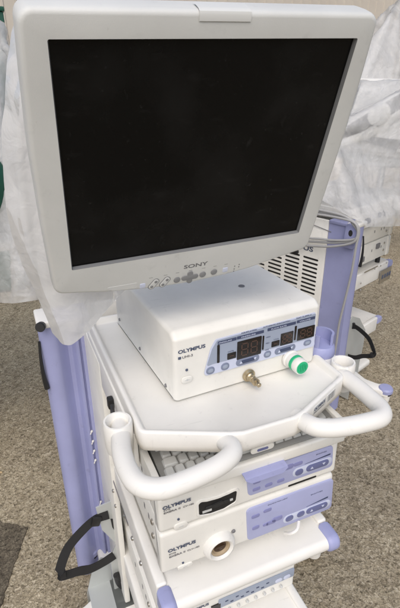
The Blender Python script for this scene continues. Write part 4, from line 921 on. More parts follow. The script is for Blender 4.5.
[-8,-5,-5,-4,-5,-5,-6,-6,-5,-6,-5,-5,-5,-6,-5,-5,-5,-7,-7,-7,-8,-7,-6,-7,-7,-6,-7,-6,-7,-6,-7,-6,-7,-6,-7,-6,-6,-6,-1,-3,-3,6,-7,-2,0,0,0,2,1,1,1,1,1,1,1,0,2,5,5,6,5,6,5,5,5,6],
[-7,-5,-5,-5,-6,-6,-6,-6,-5,-5,-6,-5,-5,-5,-5,-5,-6,-6,-7,-7,-7,-7,-7,-7,-7,-6,-7,-6,-7,-6,-7,-6,-6,-7,-6,-6,-7,-3,6,-4,-3,5,-1,-10,-3,-1,-1,1,0,1,0,1,1,1,1,1,2,5,6,5,6,5,5,5,6,5],
[-8,-6,-5,-6,-6,-6,-6,-5,-6,-5,-5,-5,-6,-5,-5,-5,-5,-6,-6,-8,-7,-7,-7,-7,-6,-7,-7,-6,-7,-6,-6,-6,-6,-6,-7,-7,-4,-2,8,0,-5,3,6,-9,-9,-4,-2,-1,0,0,0,1,3,2,2,1,-1,2,6,5,6,5,5,6,5,6],
[-9,-6,-5,-6,-7,-6,-6,-5,-5,-6,-5,-5,-5,-5,-6,-5,-5,-5,-6,-7,-7,-7,-8,-6,-7,-7,-6,-7,-6,-6,-6,-6,-6,-7,-6,-5,-5,0,9,4,-5,3,7,-4,-10,-9,-6,-2,-1,-1,-1,1,3,3,2,1,0,0,3,6,5,6,6,5,5,6],
[-9,-6,-6,-7,-6,-5,-6,-6,-5,-6,-5,-5,-5,-5,-5,-5,-6,-5,-5,-7,-7,-7,-7,-7,-7,-6,-7,-6,-6,-6,-6,-7,-6,-6,-5,-5,-4,1,8,9,-5,4,7,0,-8,-10,-9,-6,-3,-2,-1,0,1,4,2,2,0,0,0,4,6,6,5,6,5,7],
[-10,-6,-6,-7,-5,-6,-6,-5,-6,-5,-6,-5,-5,-5,-5,-5,-6,-5,-5,-5,-7,-8,-7,-7,-6,-7,-6,-6,-6,-6,-7,-6,-5,-4,-5,-6,-4,3,10,9,-3,3,8,4,-7,-9,-10,-9,-7,-4,-1,-2,1,2,3,2,1,0,1,0,5,5,6,6,6,6],
[-10,-6,-6,-6,-6,-6,-6,-5,-6,-5,-5,-6,-5,-5,-5,-5,-5,-5,-5,-6,-6,-7,-7,-7,-7,-6,-6,-6,-7,-6,-6,-4,-3,-5,-6,-6,-3,5,10,9,3,1,6,7,-3,-10,-9,-10,-9,-7,-4,-3,-1,1,2,3,2,1,1,0,0,6,5,6,7,6],
[-10,-6,-6,-6,-6,-5,-6,-6,-5,-5,-6,-5,-5,-5,-5,-5,-5,-6,-5,-5,-6,-6,-8,-7,-7,-5,-6,-7,-6,-6,-3,-3,-4,-6,-7,-5,-2,6,10,10,6,2,6,7,0,-8,-9,-10,-10,-9,-7,-5,-3,-1,0,4,1,2,0,-2,1,5,6,6,6,6],
[-10,-6,-6,-6,-5,-6,-6,-5,-6,-5,-5,-5,-6,-5,-5,-5,-5,-5,-5,-6,-5,-6,-7,-7,-6,-7,-7,-5,-5,-3,-3,-4,-6,-6,-6,-5,-1,9,8,10,9,5,4,8,2,-5,-10,-9,-10,-10,-8,-8,-6,-4,-1,1,1,2,0,-3,1,6,6,6,5,6],
[-10,-6,-6,-5,-6,-6,-5,-6,-5,-6,-5,-5,-5,-6,-5,-5,-5,-5,-6,-5,-4,-6,-6,-7,-7,-6,-5,-4,-4,-3,-4,-5,-5,-6,-6,-5,0,9,9,10,9,7,7,6,4,-3,-8,-10,-9,-10,-8,-9,-8,-6,-6,-2,0,2,-3,-2,2,6,6,5,6,5],
[-10,-6,-5,-6,-6,-6,-5,-6,-5,-6,-5,-5,-6,-5,-5,-5,-5,-6,-5,-5,-4,-5,-6,-7,-5,-5,-4,-3,-4,-4,-4,-5,-6,-5,-6,-6,3,9,9,10,9,8,7,7,6,0,-7,-9,-10,-9,-9,-8,-9,-7,-7,-6,-6,-2,-2,-1,2,6,5,6,5,6],
[660,1,-3,-7,-9,-9,-9,-10,-8,-8,-7,-7,-7,-7,-7,-7,-7,-9,-8,-4,2,1,2,4,7,11,9,10,10,10,10,8,9,10,9,6,6,8,10,11,9,7,3,3,5,9,10,10,8,6,7,10,10,8,1,-4,-5,-7,-6,-5,-1,2,7,9,10,8],
[-4,2,0,-3,-6,-9,-10,-9,-9,-8,-8,-7,-7,-7,-8,-7,-6,-7,-9,-6,0,1,1,3,7,9,10,10,9,10,10,9,8,10,9,7,7,8,10,11,9,7,3,3,6,9,10,10,8,6,8,9,10,7,0,-5,-6,-7,-5,-3,0,5,8,10,9,7],
[-9,5,3,1,-3,-6,-10,-9,-9,-9,-8,-7,-7,-8,-7,-7,-7,-6,-8,-8,-1,0,0,2,5,9,10,9,10,10,10,9,8,10,9,8,7,8,10,10,10,6,4,4,5,9,10,10,8,7,8,9,10,5,-1,-5,-7,-6,-4,-2,3,7,9,10,7,6],
[-10,6,5,4,1,-2,-7,-9,-9,-9,-8,-8,-7,-7,-8,-7,-7,-7,-7,-9,-1,0,-1,-1,4,8,10,9,10,10,10,8,9,10,9,8,7,8,11,10,10,6,4,4,5,9,11,9,9,7,8,9,10,4,-3,-6,-7,-5,-3,1,5,8,10,8,6,5],
[-11,6,6,6,4,2,-2,-6,-9,-9,-9,-9,-7,-7,-7,-7,-7,-8,-7,-8,-7,0,2,-1,1,7,10,9,9,11,9,9,9,9,10,9,8,7,10,11,10,6,4,4,5,9,11,10,8,8,8,9,10,2,-4,-7,-6,-4,-2,3,7,10,9,7,5,3],
[-10,6,6,6,6,5,2,-2,-6,-8,-10,-9,-8,-7,-7,-7,-7,-7,-8,-8,-9,1,1,0,1,2,10,9,9,11,9,8,10,9,10,9,9,7,10,10,11,5,5,3,7,9,10,10,9,8,8,10,8,1,-5,-7,-6,-3,1,5,9,10,7,5,4,3],
[-10,6,6,6,6,5,6,3,-1,-6,-9,-9,-9,-8,-8,-6,-7,-7,-8,-8,-8,-9,1,1,1,4,10,9,9,10,10,9,9,10,10,10,7,8,10,10,10,6,4,4,7,9,11,9,9,9,9,9,7,0,-6,-7,-5,-2,3,8,10,8,6,3,3,2],
[-10,6,6,6,5,6,6,5,5,-1,-6,-8,-9,-9,-8,-8,-6,-8,-7,-8,-8,-10,-5,1,2,3,10,10,9,10,9,9,10,10,10,10,8,7,11,10,9,6,4,5,7,9,11,10,9,8,8,11,5,-1,-7,-6,-4,1,5,10,9,7,3,2,2,1],
[-10,6,6,5,6,6,6,5,6,5,-1,-5,-8,-9,-9,-8,-7,-7,-9,-8,-7,-8,-10,-2,2,4,10,9,9,11,9,9,10,10,11,10,7,8,10,11,9,6,4,5,7,10,10,9,9,9,9,10,5,-3,-7,-5,-3,3,8,10,8,4,2,2,1,2],
[-10,6,6,5,6,6,5,6,6,5,6,0,-4,-8,-9,-9,-9,-8,-8,-9,-7,-7,-10,-6,1,4,9,9,10,10,10,10,10,10,10,10,8,8,10,10,9,6,4,6,8,9,10,8,9,10,9,10,4,-4,-7,-4,0,5,10,9,5,3,1,2,2,4],
[-8,5,5,6,5,6,5,6,6,5,6,5,2,-4,-8,-9,-9,-8,-7,-9,-9,-9,-9,-9,0,3,8,11,9,10,10,10,11,10,10,10,8,8,10,10,8,6,5,6,8,9,11,9,8,9,10,10,2,-4,-7,-3,2,9,9,7,3,2,1,2,4,6],
[-8,5,5,5,5,5,5,6,5,6,6,5,6,2,-3,-8,-9,-8,-8,-8,-9,-9,-9,-9,-6,2,8,10,9,11,10,10,10,11,9,11,8,8,10,11,8,5,5,7,8,10,10,10,7,9,10,10,1,-5,-6,-1,5,10,9,2,2,2,3,4,6,8],
[-7,5,4,4,5,5,5,5,6,5,6,5,6,5,3,-2,-7,-10,-8,-8,-8,-9,-9,-9,-9,-1,7,10,9,11,10,10,10,10,10,10,9,9,10,10,8,6,5,6,9,10,11,10,7,9,10,9,-1,-6,-4,2,9,10,2,2,3,3,4,6,9,8],
[-6,5,4,3,4,5,5,4,5,5,5,6,6,5,5,4,-1,-7,-10,-8,-9,-7,-9,-9,-9,-6,5,10,9,11,10,10,10,10,10,10,10,8,10,11,7,6,6,6,10,10,10,10,8,8,11,7,-2,-5,-2,6,10,6,1,2,3,5,6,8,9,8],
[-5,4,4,3,4,4,4,4,5,4,5,5,5,6,5,6,4,-1,-6,-10,-8,-9,-8,-8,-10,-8,1,9,10,11,10,10,10,10,10,10,10,8,11,10,8,7,5,7,9,10,10,11,7,8,11,7,-4,-4,2,8,9,3,2,2,4,7,8,9,8,5],
[-6,4,4,4,3,4,4,3,4,4,4,5,5,5,5,6,5,4,1,-6,-10,-8,-9,-8,-9,-9,-4,8,10,10,11,10,10,10,10,10,10,8,11,10,9,7,5,7,9,11,10,11,7,8,11,5,-5,-2,6,10,5,2,1,5,7,8,9,7,5,3],
[-9,4,5,4,4,4,4,4,4,3,4,3,5,4,5,5,6,5,5,1,-6,-9,-8,-9,-8,-10,-7,4,11,10,11,10,9,10,10,11,10,9,11,10,9,7,5,7,10,10,10,11,8,8,10,4,-5,2,9,7,3,1,4,8,8,8,6,4,3,2],
[-10,5,4,5,5,4,5,4,3,4,4,3,4,4,4,5,5,5,5,5,2,-5,-9,-8,-9,-9,-9,-1,11,10,10,11,9,10,10,11,10,9,11,10,9,8,6,6,11,10,10,10,8,8,11,2,-4,6,10,4,1,4,8,8,8,4,4,2,1,1],
[-10,4,5,5,5,4,5,5,4,4,4,4,4,4,4,3,4,5,5,5,5,2,-3,-9,-8,-9,-10,-6,9,10,11,10,10,10,10,11,9,11,10,10,9,9,6,7,10,10,10,11,9,7,10,1,-1,9,8,1,4,8,8,6,4,2,2,1,0,1],
[-6,3,3,4,5,4,5,4,5,4,5,4,4,5,4,4,4,3,5,4,5,5,3,-2,-8,-10,-10,-9,6,10,11,10,10,10,10,11,9,11,10,9,10,10,7,6,10,11,10,10,10,7,9,-1,6,9,3,3,9,7,5,2,2,1,-1,1,1,0],
[-1,2,2,2,3,3,4,4,4,4,4,5,4,5,4,5,4,4,5,4,4,4,5,3,-1,-9,-9,-10,0,10,11,10,10,10,10,10,10,11,10,9,10,11,8,6,10,10,10,11,10,6,9,0,10,6,3,8,6,3,2,1,1,0,-1,1,0,-1],
[3,1,1,1,2,2,2,2,3,3,4,3,4,4,5,4,5,4,5,4,5,4,4,4,4,1,-10,-10,-6,10,11,9,11,10,10,10,10,11,10,9,10,11,9,6,10,11,10,10,11,6,8,4,8,6,8,3,2,2,0,0,0,0,-1,-1,-1,-1],
[5,1,1,2,-1,1,1,2,1,2,2,2,3,3,3,4,4,4,4,5,4,5,4,4,5,3,2,-10,-9,7,10,10,11,10,10,10,10,11,9,10,10,11,10,7,10,10,10,11,10,7,5,9,10,5,2,1,0,0,0,-1,-1,-1,-1,-1,-1,0],
[6,0,2,1,-1,1,1,1,1,1,1,1,2,1,2,2,3,3,3,4,3,4,4,5,4,4,5,2,-9,1,9,11,11,10,10,10,11,9,10,10,10,11,10,8,11,10,10,11,10,7,10,8,3,1,0,-1,0,-1,0,-1,-1,-1,0,-1,-1,0],
[6,0,0,1,1,1,0,1,1,1,1,1,1,1,1,1,2,1,2,2,2,3,3,3,3,4,4,4,4,-5,10,11,11,10,10,10,10,10,10,10,10,11,10,10,10,11,10,10,11,9,7,2,0,0,-1,-1,0,-1,0,-1,-1,0,-1,-1,0,-1],
[5,1,0,1,1,1,1,1,0,1,1,1,1,1,1,1,1,1,1,1,2,1,2,1,2,2,2,3,2,4,9,12,10,10,10,10,10,10,11,10,10,10,10,11,10,10,11,10,12,7,0,0,0,0,-1,0,-1,0,0,-1,0,-1,0,-1,-1,0],
[4,2,1,1,1,2,1,1,0,1,1,1,1,2,1,1,1,1,2,1,1,2,1,2,1,2,2,1,0,0,5,11,11,10,10,10,10,10,11,10,10,10,11,10,10,11,10,10,12,8,1,-1,0,-1,0,-1,-1,0,0,-1,0,-1,0,-1,0,-1],
[2,2,2,2,1,2,2,1,2,1,1,1,1,1,1,1,1,1,1,1,2,0,1,1,0,0,0,0,0,-1,4,12,10,11,10,10,10,10,11,10,10,10,11,10,10,11,10,10,11,9,1,-1,0,0,-1,0,0,-1,-1,0,-1,-1,0,-1,0,0],
[-1,2,2,2,1,1,2,1,1,0,4,2,2,1,1,0,1,1,1,1,0,0,0,0,0,0,0,0,0,-1,4,11,11,10,11,10,10,10,10,11,10,10,11,10,10,10,11,10,10,9,2,-1,0,-1,0,0,-1,0,-1,0,-1,0,0,0,1,1],
[-3,2,1,0,1,0,1,2,1,3,3,3,2,3,0,1,0,1,1,0,-1,1,0,0,-1,-1,2,0,0,-1,4,11,11,10,10,11,10,10,10,11,10,10,10,11,10,10,11,10,10,9,2,1,-2,-1,0,-1,0,0,0,0,1,2,1,2,3,3],
[-3,1,0,0,1,0,0,3,4,4,3,3,2,1,0,0,1,0,1,0,0,0,0,-2,-1,-1,1,2,1,-1,4,10,12,10,10,11,10,10,10,11,10,10,10,11,10,10,10,11,10,10,1,-1,3,-3,0,1,1,1,3,2,3,2,3,3,3,2],
[-3,1,0,0,1,0,-1,5,5,3,3,3,1,0,1,0,0,0,1,0,0,0,-1,-1,-2,2,2,0,0,-1,3,11,12,10,10,10,11,10,10,10,11,10,10,10,11,10,10,10,11,10,1,0,1,3,4,3,3,2,3,3,2,3,3,2,2,2],
[-3,0,1,-1,1,0,-1,5,6,4,3,0,0,0,0,-1,0,1,0,0,0,0,1,0,0,-1,1,-1,4,-2,3,12,11,11,10,10,11,10,10,10,11,10,10,10,11,10,10,10,11,9,8,6,3,3,2,2,3,3,4,2,3,3,3,3,2,1],
[-6,0,1,0,1,0,1,1,2,4,6,-1,-1,0,-1,0,0,0,1,0,2,0,0,-1,0,-2,0,4,5,8,4,8,9,9,10,10,10,10,11,10,10,11,10,10,11,9,11,10,8,9,7,9,8,6,6,4,4,3,2,2,3,3,4,1,2,3],
[-11,0,1,1,0,2,2,3,2,3,6,-1,0,-1,-1,1,1,0,-1,0,-1,-1,-1,0,1,3,5,7,8,8,6,7,0,10,8,11,10,10,10,10,11,10,10,11,8,11,10,10,8,6,7,9,9,6,7,7,6,6,5,5,4,3,3,2,2,2],
[-8,1,1,1,2,4,2,4,3,1,1,0,0,-1,0,0,-1,-1,-1,-1,-1,0,1,3,5,7,8,8,8,9,-2,6,0,8,8,10,11,10,10,10,11,10,10,10,9,11,10,9,8,7,6,8,7,5,7,6,7,7,7,7,6,6,5,5,4,3],
[-4,0,1,1,4,3,3,1,0,1,-1,1,0,0,-1,-1,-2,0,-1,1,1,3,5,7,7,8,9,7,8,1,-2,5,0,7,10,8,10,11,10,10,11,10,10,10,9,10,10,9,8,7,6,8,7,9,2,3,7,7,7,7,7,7,6,7,6,6],
[-5,0,1,3,3,2,1,0,-2,2,0,-1,-1,-1,-1,0,0,1,2,2,5,6,8,8,8,8,7,7,2,1,-4,5,2,4,10,8,10,10,10,11,10,11,10,10,9,10,10,8,8,7,6,7,8,9,10,2,-2,5,7,7,7,7,7,7,6,7],
[-4,0,0,3,2,1,0,-1,-2,1,-1,-1,-1,0,1,1,2,3,4,6,7,8,8,8,8,7,6,2,2,0,-3,2,4,2,10,9,9,9,11,10,11,10,10,9,10,10,10,8,8,8,5,7,8,8,10,9,-1,-1,4,5,7,7,7,7,7,6],
[-5,1,1,1,0,-1,-1,-1,-1,-1,-1,1,1,1,3,3,4,6,6,7,8,9,8,7,7,4,3,2,1,1,-4,1,3,3,8,11,8,9,10,11,10,11,10,8,10,9,11,7,9,8,5,7,7,9,10,10,5,-1,-1,3,5,6,6,7,7,7],
[-6,0,0,0,-1,-1,-2,-1,0,0,2,2,3,3,5,4,6,7,8,8,8,8,7,6,4,2,2,2,2,1,-4,-1,3,3,7,10,9,9,10,10,11,10,11,7,9,10,11,7,9,8,5,7,7,9,9,10,9,3,-1,-1,2,5,5,6,6,7],
[-8,0,-1,-1,-2,-1,-1,1,2,3,3,4,4,4,6,6,8,8,8,8,8,6,4,4,2,2,2,2,2,2,-3,-2,1,3,6,10,10,8,10,10,10,11,10,10,10,6,10,8,9,8,5,7,7,10,9,8,10,7,2,-2,-1,3,5,4,5,7],
[-9,-2,-1,-1,-1,1,2,3,4,4,4,4,5,6,7,8,9,8,8,7,5,4,3,2,3,1,2,2,3,1,-1,-3,0,3,5,9,10,8,10,10,10,11,10,10,10,6,8,9,8,8,6,7,8,10,10,9,7,9,3,2,-1,-1,4,5,4,4],
[-11,-1,-1,1,2,4,4,4,5,4,5,5,6,8,8,8,8,8,6,5,3,3,2,3,2,1,2,2,3,2,-1,-2,-1,1,4,8,11,9,9,11,9,10,11,9,11,7,5,9,9,8,6,7,8,10,10,10,9,4,4,4,4,-3,3,4,3,3],
[-9,1,2,4,4,4,5,5,4,5,6,7,7,9,8,8,7,6,3,3,2,3,2,3,2,1,2,2,3,2,0,-1,-2,0,3,7,10,10,9,11,10,9,10,10,10,6,5,9,10,8,6,7,9,9,10,10,10,7,2,3,5,2,-2,3,3,3],
[-4,4,4,5,5,5,5,4,5,6,7,8,8,9,8,6,4,3,3,1,3,2,3,3,2,1,2,2,3,2,1,-1,-1,-1,2,5,10,10,9,11,10,8,11,10,10,4,4,10,10,8,7,7,9,10,9,11,10,8,3,3,4,2,1,0,1,4],
[2,4,5,5,5,5,5,5,6,8,8,8,8,8,5,3,2,2,2,2,2,3,3,3,2,1,2,3,3,2,2,0,-1,-2,0,5,9,10,9,11,10,8,11,10,8,4,4,10,10,8,7,8,9,10,10,10,10,10,3,3,3,3,2,1,0,2],
[4,4,5,5,6,5,5,5,8,8,8,9,7,2,3,2,2,1,2,3,2,3,2,3,2,2,2,3,3,3,2,1,0,-2,-1,3,8,10,10,10,10,8,10,10,8,2,5,10,9,8,8,10,9,10,10,10,11,9,3,3,2,3,3,2,1,0],
[4,5,4,6,5,5,6,7,9,8,8,7,0,-3,2,4,3,2,2,4,2,2,2,4,2,2,2,3,3,2,3,3,1,-1,-2,0,6,11,10,10,10,7,10,11,6,3,5,9,8,9,10,9,10,10,10,10,11,8,4,2,3,2,2,3,1,2],
[5,5,5,5,5,5,7,9,8,8,6,0,-2,-2,-1,3,5,3,4,3,2,3,2,2,3,2,3,3,2,3,3,3,2,2,-2,-2,3,10,11,10,10,7,10,9,4,5,8,8,9,9,9,10,10,9,11,10,10,6,5,3,2,2,2,2,3,2],
[5,5,5,6,5,5,8,8,9,5,0,-1,-3,-1,-2,1,5,4,3,4,3,3,2,3,3,2,3,3,2,3,3,3,3,3,1,-2,-1,9,10,11,10,7,10,5,6,8,9,8,9,9,9,9,9,10,10,10,11,5,4,3,2,2,2,3,3,2],
[5,5,6,5,6,6,7,9,5,1,-2,-2,-2,-3,-1,0,3,4,4,4,4,3,3,3,3,2,3,3,3,3,3,3,3,2,3,3,0,1,10,11,11,6,9,11,5,9,8,9,9,8,8,9,8,9,10,11,10,3,3,4,2,3,3,3,3,2],
[5,5,6,7,6,5,9,3,1,-1,-2,-1,-2,-3,-2,-1,1,5,4,5,3,3,4,3,3,3,3,3,3,3,2,3,3,4,2,3,1,1,9,11,11,10,9,9,8,9,8,9,8,8,8,8,8,8,10,10,10,4,2,2,3,3,3,3,4,2],
[4,6,7,7,6,6,3,1,-1,-2,-2,-1,-2,-2,-2,-2,0,3,4,4,5,4,3,3,3,3,4,3,3,3,3,3,3,3,3,2,4,1,9,11,11,10,6,9,9,9,9,8,8,8,9,8,9,9,8,11,9,3,2,3,2,3,4,3,3,4],
[5,6,7,6,5,3,1,0,-1,-2,-2,-2,-2,-2,-2,-2,-1,1,4,5,4,4,3,4,4,3,3,3,3,3,3,3,3,2,2,3,4,9,9,10,10,9,10,1,9,10,9,9,9,9,9,9,8,9,9,9,9,3,2,2,3,4,3,3,4,3],
[4,6,6,4,4,2,0,-1,-2,-2,-1,-2,-3,-2,-2,-2,-1,0,3,5,3,4,4,4,4,3,3,4,2,3,2,3,2,2,4,6,8,10,5,11,9,11,9,6,0,9,9,9,9,9,10,8,8,9,9,8,10,8,3,1,2,3,3,4,3,3],
[3,6,4,4,2,0,0,-1,-2,-1,-2,-2,-3,-2,-2,-2,-1,-2,1,4,4,5,4,3,5,3,3,3,2,2,2,3,3,4,7,8,9,10,5,9,9,10,8,10,2,0,9,9,9,10,9,9,8,8,9,8,10,9,7,3,1,2,2,3,4,1],
[3,4,4,2,1,-1,0,-1,-2,-2,-2,-1,-2,-3,-2,-3,-1,-2,0,2,5,5,4,4,3,3,3,2,2,2,3,3,6,8,8,8,9,10,7,5,9,10,7,11,5,0,2,8,9,10,9,9,9,8,8,8,9,10,9,6,2,2,1,3,2,1],
[1,4,2,2,-1,-1,-1,-1,-2,-2,-1,-1,-2,-3,-2,-3,-1,-2,-2,1,4,5,4,3,4,4,2,1,2,3,5,7,8,9,8,8,9,10,3,4,10,10,8,9,8,2,0,4,7,9,10,9,9,9,7,8,9,9,10,9,5,1,2,1,0,1],
[1,3,1,0,-1,-1,-1,-1,-2,-3,-1,-2,-2,-2,-3,-2,-1,-1,-2,-2,3,5,4,4,4,2,2,2,4,5,8,9,9,8,7,8,9,10,1,3,10,11,8,8,9,5,0,2,4,7,9,9,9,9,9,7,8,9,9,9,10,1,1,0,0,1],
[0,1,1,-1,-2,-1,-1,-1,-3,-2,-2,-1,-2,-3,-2,-2,-2,-2,-1,-1,1,3,5,4,4,1,3,4,7,8,9,9,9,7,7,8,10,8,3,1,8,11,8,7,11,6,2,1,2,5,6,9,9,9,9,7,9,9,9,10,9,1,1,1,1,1],
[-1,0,0,-2,-2,-1,-1,-2,-2,-2,-2,-2,-2,-3,-2,-2,-1,-2,-1,-1,-1,2,4,5,2,4,5,8,8,9,10,9,7,6,8,8,11,5,6,0,6,9,9,7,10,9,3,1,1,4,5,6,8,9,9,10,8,8,10,10,8,1,1,1,2,1],
[-2,0,-2,-1,-2,-1,-2,-2,-2,-2,-2,-2,-2,-2,-2,-2,-1,-1,-1,-2,-2,0,3,4,5,7,8,9,9,9,9,9,7,7,7,8,10,6,5,2,2,8,8,8,10,10,5,1,1,3,4,5,6,8,8,10,9,8,11,10,6,2,0,3,3,1],
[-3,-1,-1,-2,-1,-2,-2,-2,-1,-2,-1,-2,-2,-2,-1,-2,-2,-2,-1,-2,-2,-2,2,7,9,8,9,9,9,9,8,9,7,7,7,8,10,4,4,3,4,6,7,8,8,11,7,2,0,3,4,4,6,6,7,8,9,10,10,10,6,2,2,2,3,2],
[6,7,6,5,5,5,4,5,4,5,5,5,5,4,5,5,5,6,4,3,1,1,2,1,1,0,0,1,0,1,1,1,1,1,1,1,1,1,0,1,0,0,0,0,0,0,0,2,1,2,2,1,1,-1,-2,-2,-2,-2,-1,-2,-2,-2,-2,-3,-3,-4],
[6,7,7,6,5,5,5,5,4,5,5,5,5,4,5,5,6,5,5,3,2,1,2,1,1,0,1,0,1,0,1,1,1,2,1,0,1,1,1,1,0,0,0,-1,0,0,1,1,1,2,2,1,1,-1,-2,-2,-2,-2,-2,-1,-2,-3,-2,-4,-3,-5],
[4,8,8,7,6,6,5,4,5,5,5,5,5,5,5,5,5,5,5,5,2,1,2,2,1,0,0,1,0,1,1,1,1,1,1,1,1,1,1,0,0,0,0,0,0,0,0,1,2,2,1,2,0,-1,-2,-2,-2,-2,-2,-2,-2,-3,-3,-4,-4,-4],
[4,9,8,8,7,6,6,5,5,5,5,5,5,5,5,5,5,5,5,5,2,2,2,3,1,1,0,0,1,0,1,2,1,1,1,1,1,0,1,1,0,0,0,-1,0,0,1,1,1,2,2,1,0,-2,-2,-2,-2,-2,-2,-2,-2,-3,-4,-4,-5,-4],
[4,9,8,9,8,7,7,6,5,5,5,5,5,5,5,5,5,5,6,5,3,2,2,2,2,1,1,0,0,1,1,1,1,1,1,1,1,1,0,1,0,0,0,0,0,0,1,1,1,1,2,1,0,-2,-2,-2,-2,-2,-2,-3,-2,-4,-4,-4,-5,-5],
[4,9,8,9,9,8,8,7,5,6,5,5,5,5,5,5,5,6,5,5,5,2,2,2,2,1,1,0,1,0,2,1,1,1,1,1,1,1,0,0,1,0,0,0,-1,1,0,1,1,2,1,1,0,-2,-2,-2,-2,-3,-2,-3,-3,-4,-4,-5,-5,-5],
[4,9,8,9,9,9,8,8,7,6,6,5,5,5,5,5,6,5,5,5,6,2,2,2,3,2,0,1,0,1,1,1,1,2,0,1,1,1,1,0,1,0,-1,0,0,0,1,0,2,1,1,1,-1,-2,-2,-2,-2,-2,-3,-3,-3,-5,-5,-5,-5,-5],
[4,9,9,8,9,9,9,9,8,7,6,6,5,5,5,5,6,5,5,6,5,4,2,2,3,2,1,0,1,0,1,2,1,1,1,1,1,1,0,1,0,0,0,-1,0,1,0,1,1,1,2,1,-2,-2,-2,-2,-2,-3,-3,-3,-4,-5,-5,-5,-6,-5],
[4,9,9,9,8,9,9,9,9,9,7,6,6,5,5,6,5,5,5,6,5,5,4,2,2,2,1,1,0,1,1,1,1,1,1,1,1,1,1,0,1,0,-1,0,0,0,1,1,1,1,1,1,-2,-2,-2,-2,-3,-2,-3,-4,-5,-5,-6,-5,-6,-5],
[4,9,9,9,9,9,9,9,9,9,9,7,7,5,6,5,5,5,5,5,6,6,4,3,2,2,2,0,1,1,1,0,2,1,1,1,1,1,1,0,0,0,0,0,0,0,0,1,1,1,1,1,-2,-2,-3,-2,-2,-3,-4,-4,-5,-6,-5,-6,-5,-6],
[5,9,9,8,9,9,9,9,9,9,9,10,7,7,6,5,5,5,5,6,5,5,5,5,2,2,2,0,1,1,1,1,1,1,1,1,1,1,1,1,0,0,-1,0,0,0,0,1,2,1,1,0,-2,-3,-2,-2,-3,-3,-4,-5,-6,-5,-6,-6,-5,-5],
[4,9,9,9,9,9,9,9,9,9,9,9,9,9,7,6,5,5,5,5,5,5,5,6,3,3,1,1,1,1,1,1,1,1,1,1,1,1,1,0,0,0,0,-1,0,1,0,1,1,1,1,0,-3,-2,-2,-3,-3,-4,-4,-6,-5,-6,-6,-5,-5,-6],
[5,9,9,9,9,9,9,9,9,9,9,9,9,9,9,7,6,6,5,5,5,5,5,5,5,3,2,1,0,1,1,1,1,1,1,2,1,0,1,1,0,-1,0,0,0,0,0,1,1,2,0,-1,-2,-2,-3,-2,-4,-4,-6,-5,-6,-6,-5,-6,-5,-6],
[4,9,9,9,9,9,9,10,9,9,9,9,9,9,10,8,8,6,5,5,6,5,5,5,5,4,2,1,1,1,1,1,1,1,1,1,1,1,1,0,0,0,0,-1,1,0,0,0,2,1,0,-1,-2,-2,-3,-3,-4,-5,-6,-6,-5,-6,-6,-5,-6,-7],
[4,10,9,9,9,9,9,9,9,10,9,9,9,9,10,9,9,8,6,5,5,5,6,5,5,5,2,2,0,1,1,1,1,2,1,1,1,1,1,0,0,0,-1,0,0,0,0,1,1,1,1,-2,-2,-3,-2,-4,-5,-6,-5,-6,-6,-5,-6,-7,-7,-8],
[5,9,9,9,9,10,9,9,9,9,10,9,9,9,10,9,9,9,9,6,5,5,6,5,5,5,3,2,1,1,1,1,1,1,1,1,1,1,1,0,0,0,0,0,0,0,0,0,1,2,0,-2,-2,-3,-3,-4,-6,-6,-6,-5,-6,-6,-7,-7,-9,-9],
[4,9,10,9,9,9,10,9,9,9,10,9,9,9,10,9,9,10,9,8,7,5,6,5,5,5,4,3,0,1,1,1,1,2,1,1,1,1,1,0,0,0,0,0,-1,0,0,0,2,1,0,-2,-3,-2,-4,-5,-6,-6,-6,-6,-6,-7,-8,-9,-9,-10],
[4,10,9,10,9,9,9,10,9,9,10,9,9,9,10,9,10,9,9,10,8,7,6,5,5,5,5,3,1,1,1,1,1,1,1,1,1,1,1,0,0,0,0,0,0,0,0,0,1,1,0,-2,-3,-3,-5,-5,-6,-6,-6,-7,-7,-9,-9,-9,-10,-10],
[3,10,10,9,10,9,10,9,10,9,10,9,9,10,9,9,10,9,9,10,9,9,8,5,5,5,5,4,1,1,1,1,2,1,1,1,1,1,1,0,0,0,0,0,-1,0,0,0,1,2,-1,-2,-3,-4,-6,-6,-6,-5,-7,-9,-9,-9,-10,-9,-10,-10],
[1,11,10,10,10,10,10,9,10,10,9,10,9,10,9,9,10,9,10,9,10,9,9,8,5,5,5,5,2,1,1,1,1,1,1,2,0,2,0,0,0,0,0,0,0,0,0,0,0,2,-1,-3,-3,-5,-6,-6,-6,-7,-9,-9,-10,-10,-10,-10,-10,-10],
[0,11,10,11,10,11,10,10,10,10,10,10,10,9,10,9,10,9,10,9,10,9,10,9,8,5,5,5,3,1,1,1,2,1,1,1,1,1,0,0,1,0,0,0,-1,0,0,0,0,2,-1,-3,-4,-6,-6,-6,-9,-9,-10,-10,-10,-10,-10,-10,-10,-10],
[-1,11,11,11,10,11,11,10,11,10,11,10,10,10,10,10,9,10,10,9,10,9,10,9,10,8,5,5,4,2,1,1,1,1,1,2,1,0,1,-1,1,0,0,0,0,0,0,0,-1,2,-1,-4,-5,-6,-7,-9,-10,-10,-10,-10,-10,-11,-10,-10,-11,-10],
[-1,11,11,11,10,11,11,11,11,10,11,11,10,11,10,11,10,10,10,10,10,9,10,10,9,10,8,5,5,2,1,2,1,1,1,1,1,1,0,0,0,1,0,0,0,-1,0,0,0,1,-2,-6,-4,-8,-10,-10,-10,-11,-10,-11,-10,-11,-11,-10,-11,-11],
[-1,11,11,11,10,11,11,11,11,11,11,11,10,11,11,11,10,11,10,11,10,10,10,10,10,10,9,10,4,3,2,1,1,1,2,1,1,0,0,0,0,1,0,0,0,0,0,-1,0,1,-4,-5,-10,-10,-10,-11,-10,-11,-11,-11,-11,-10,-11,-11,-11,-11],
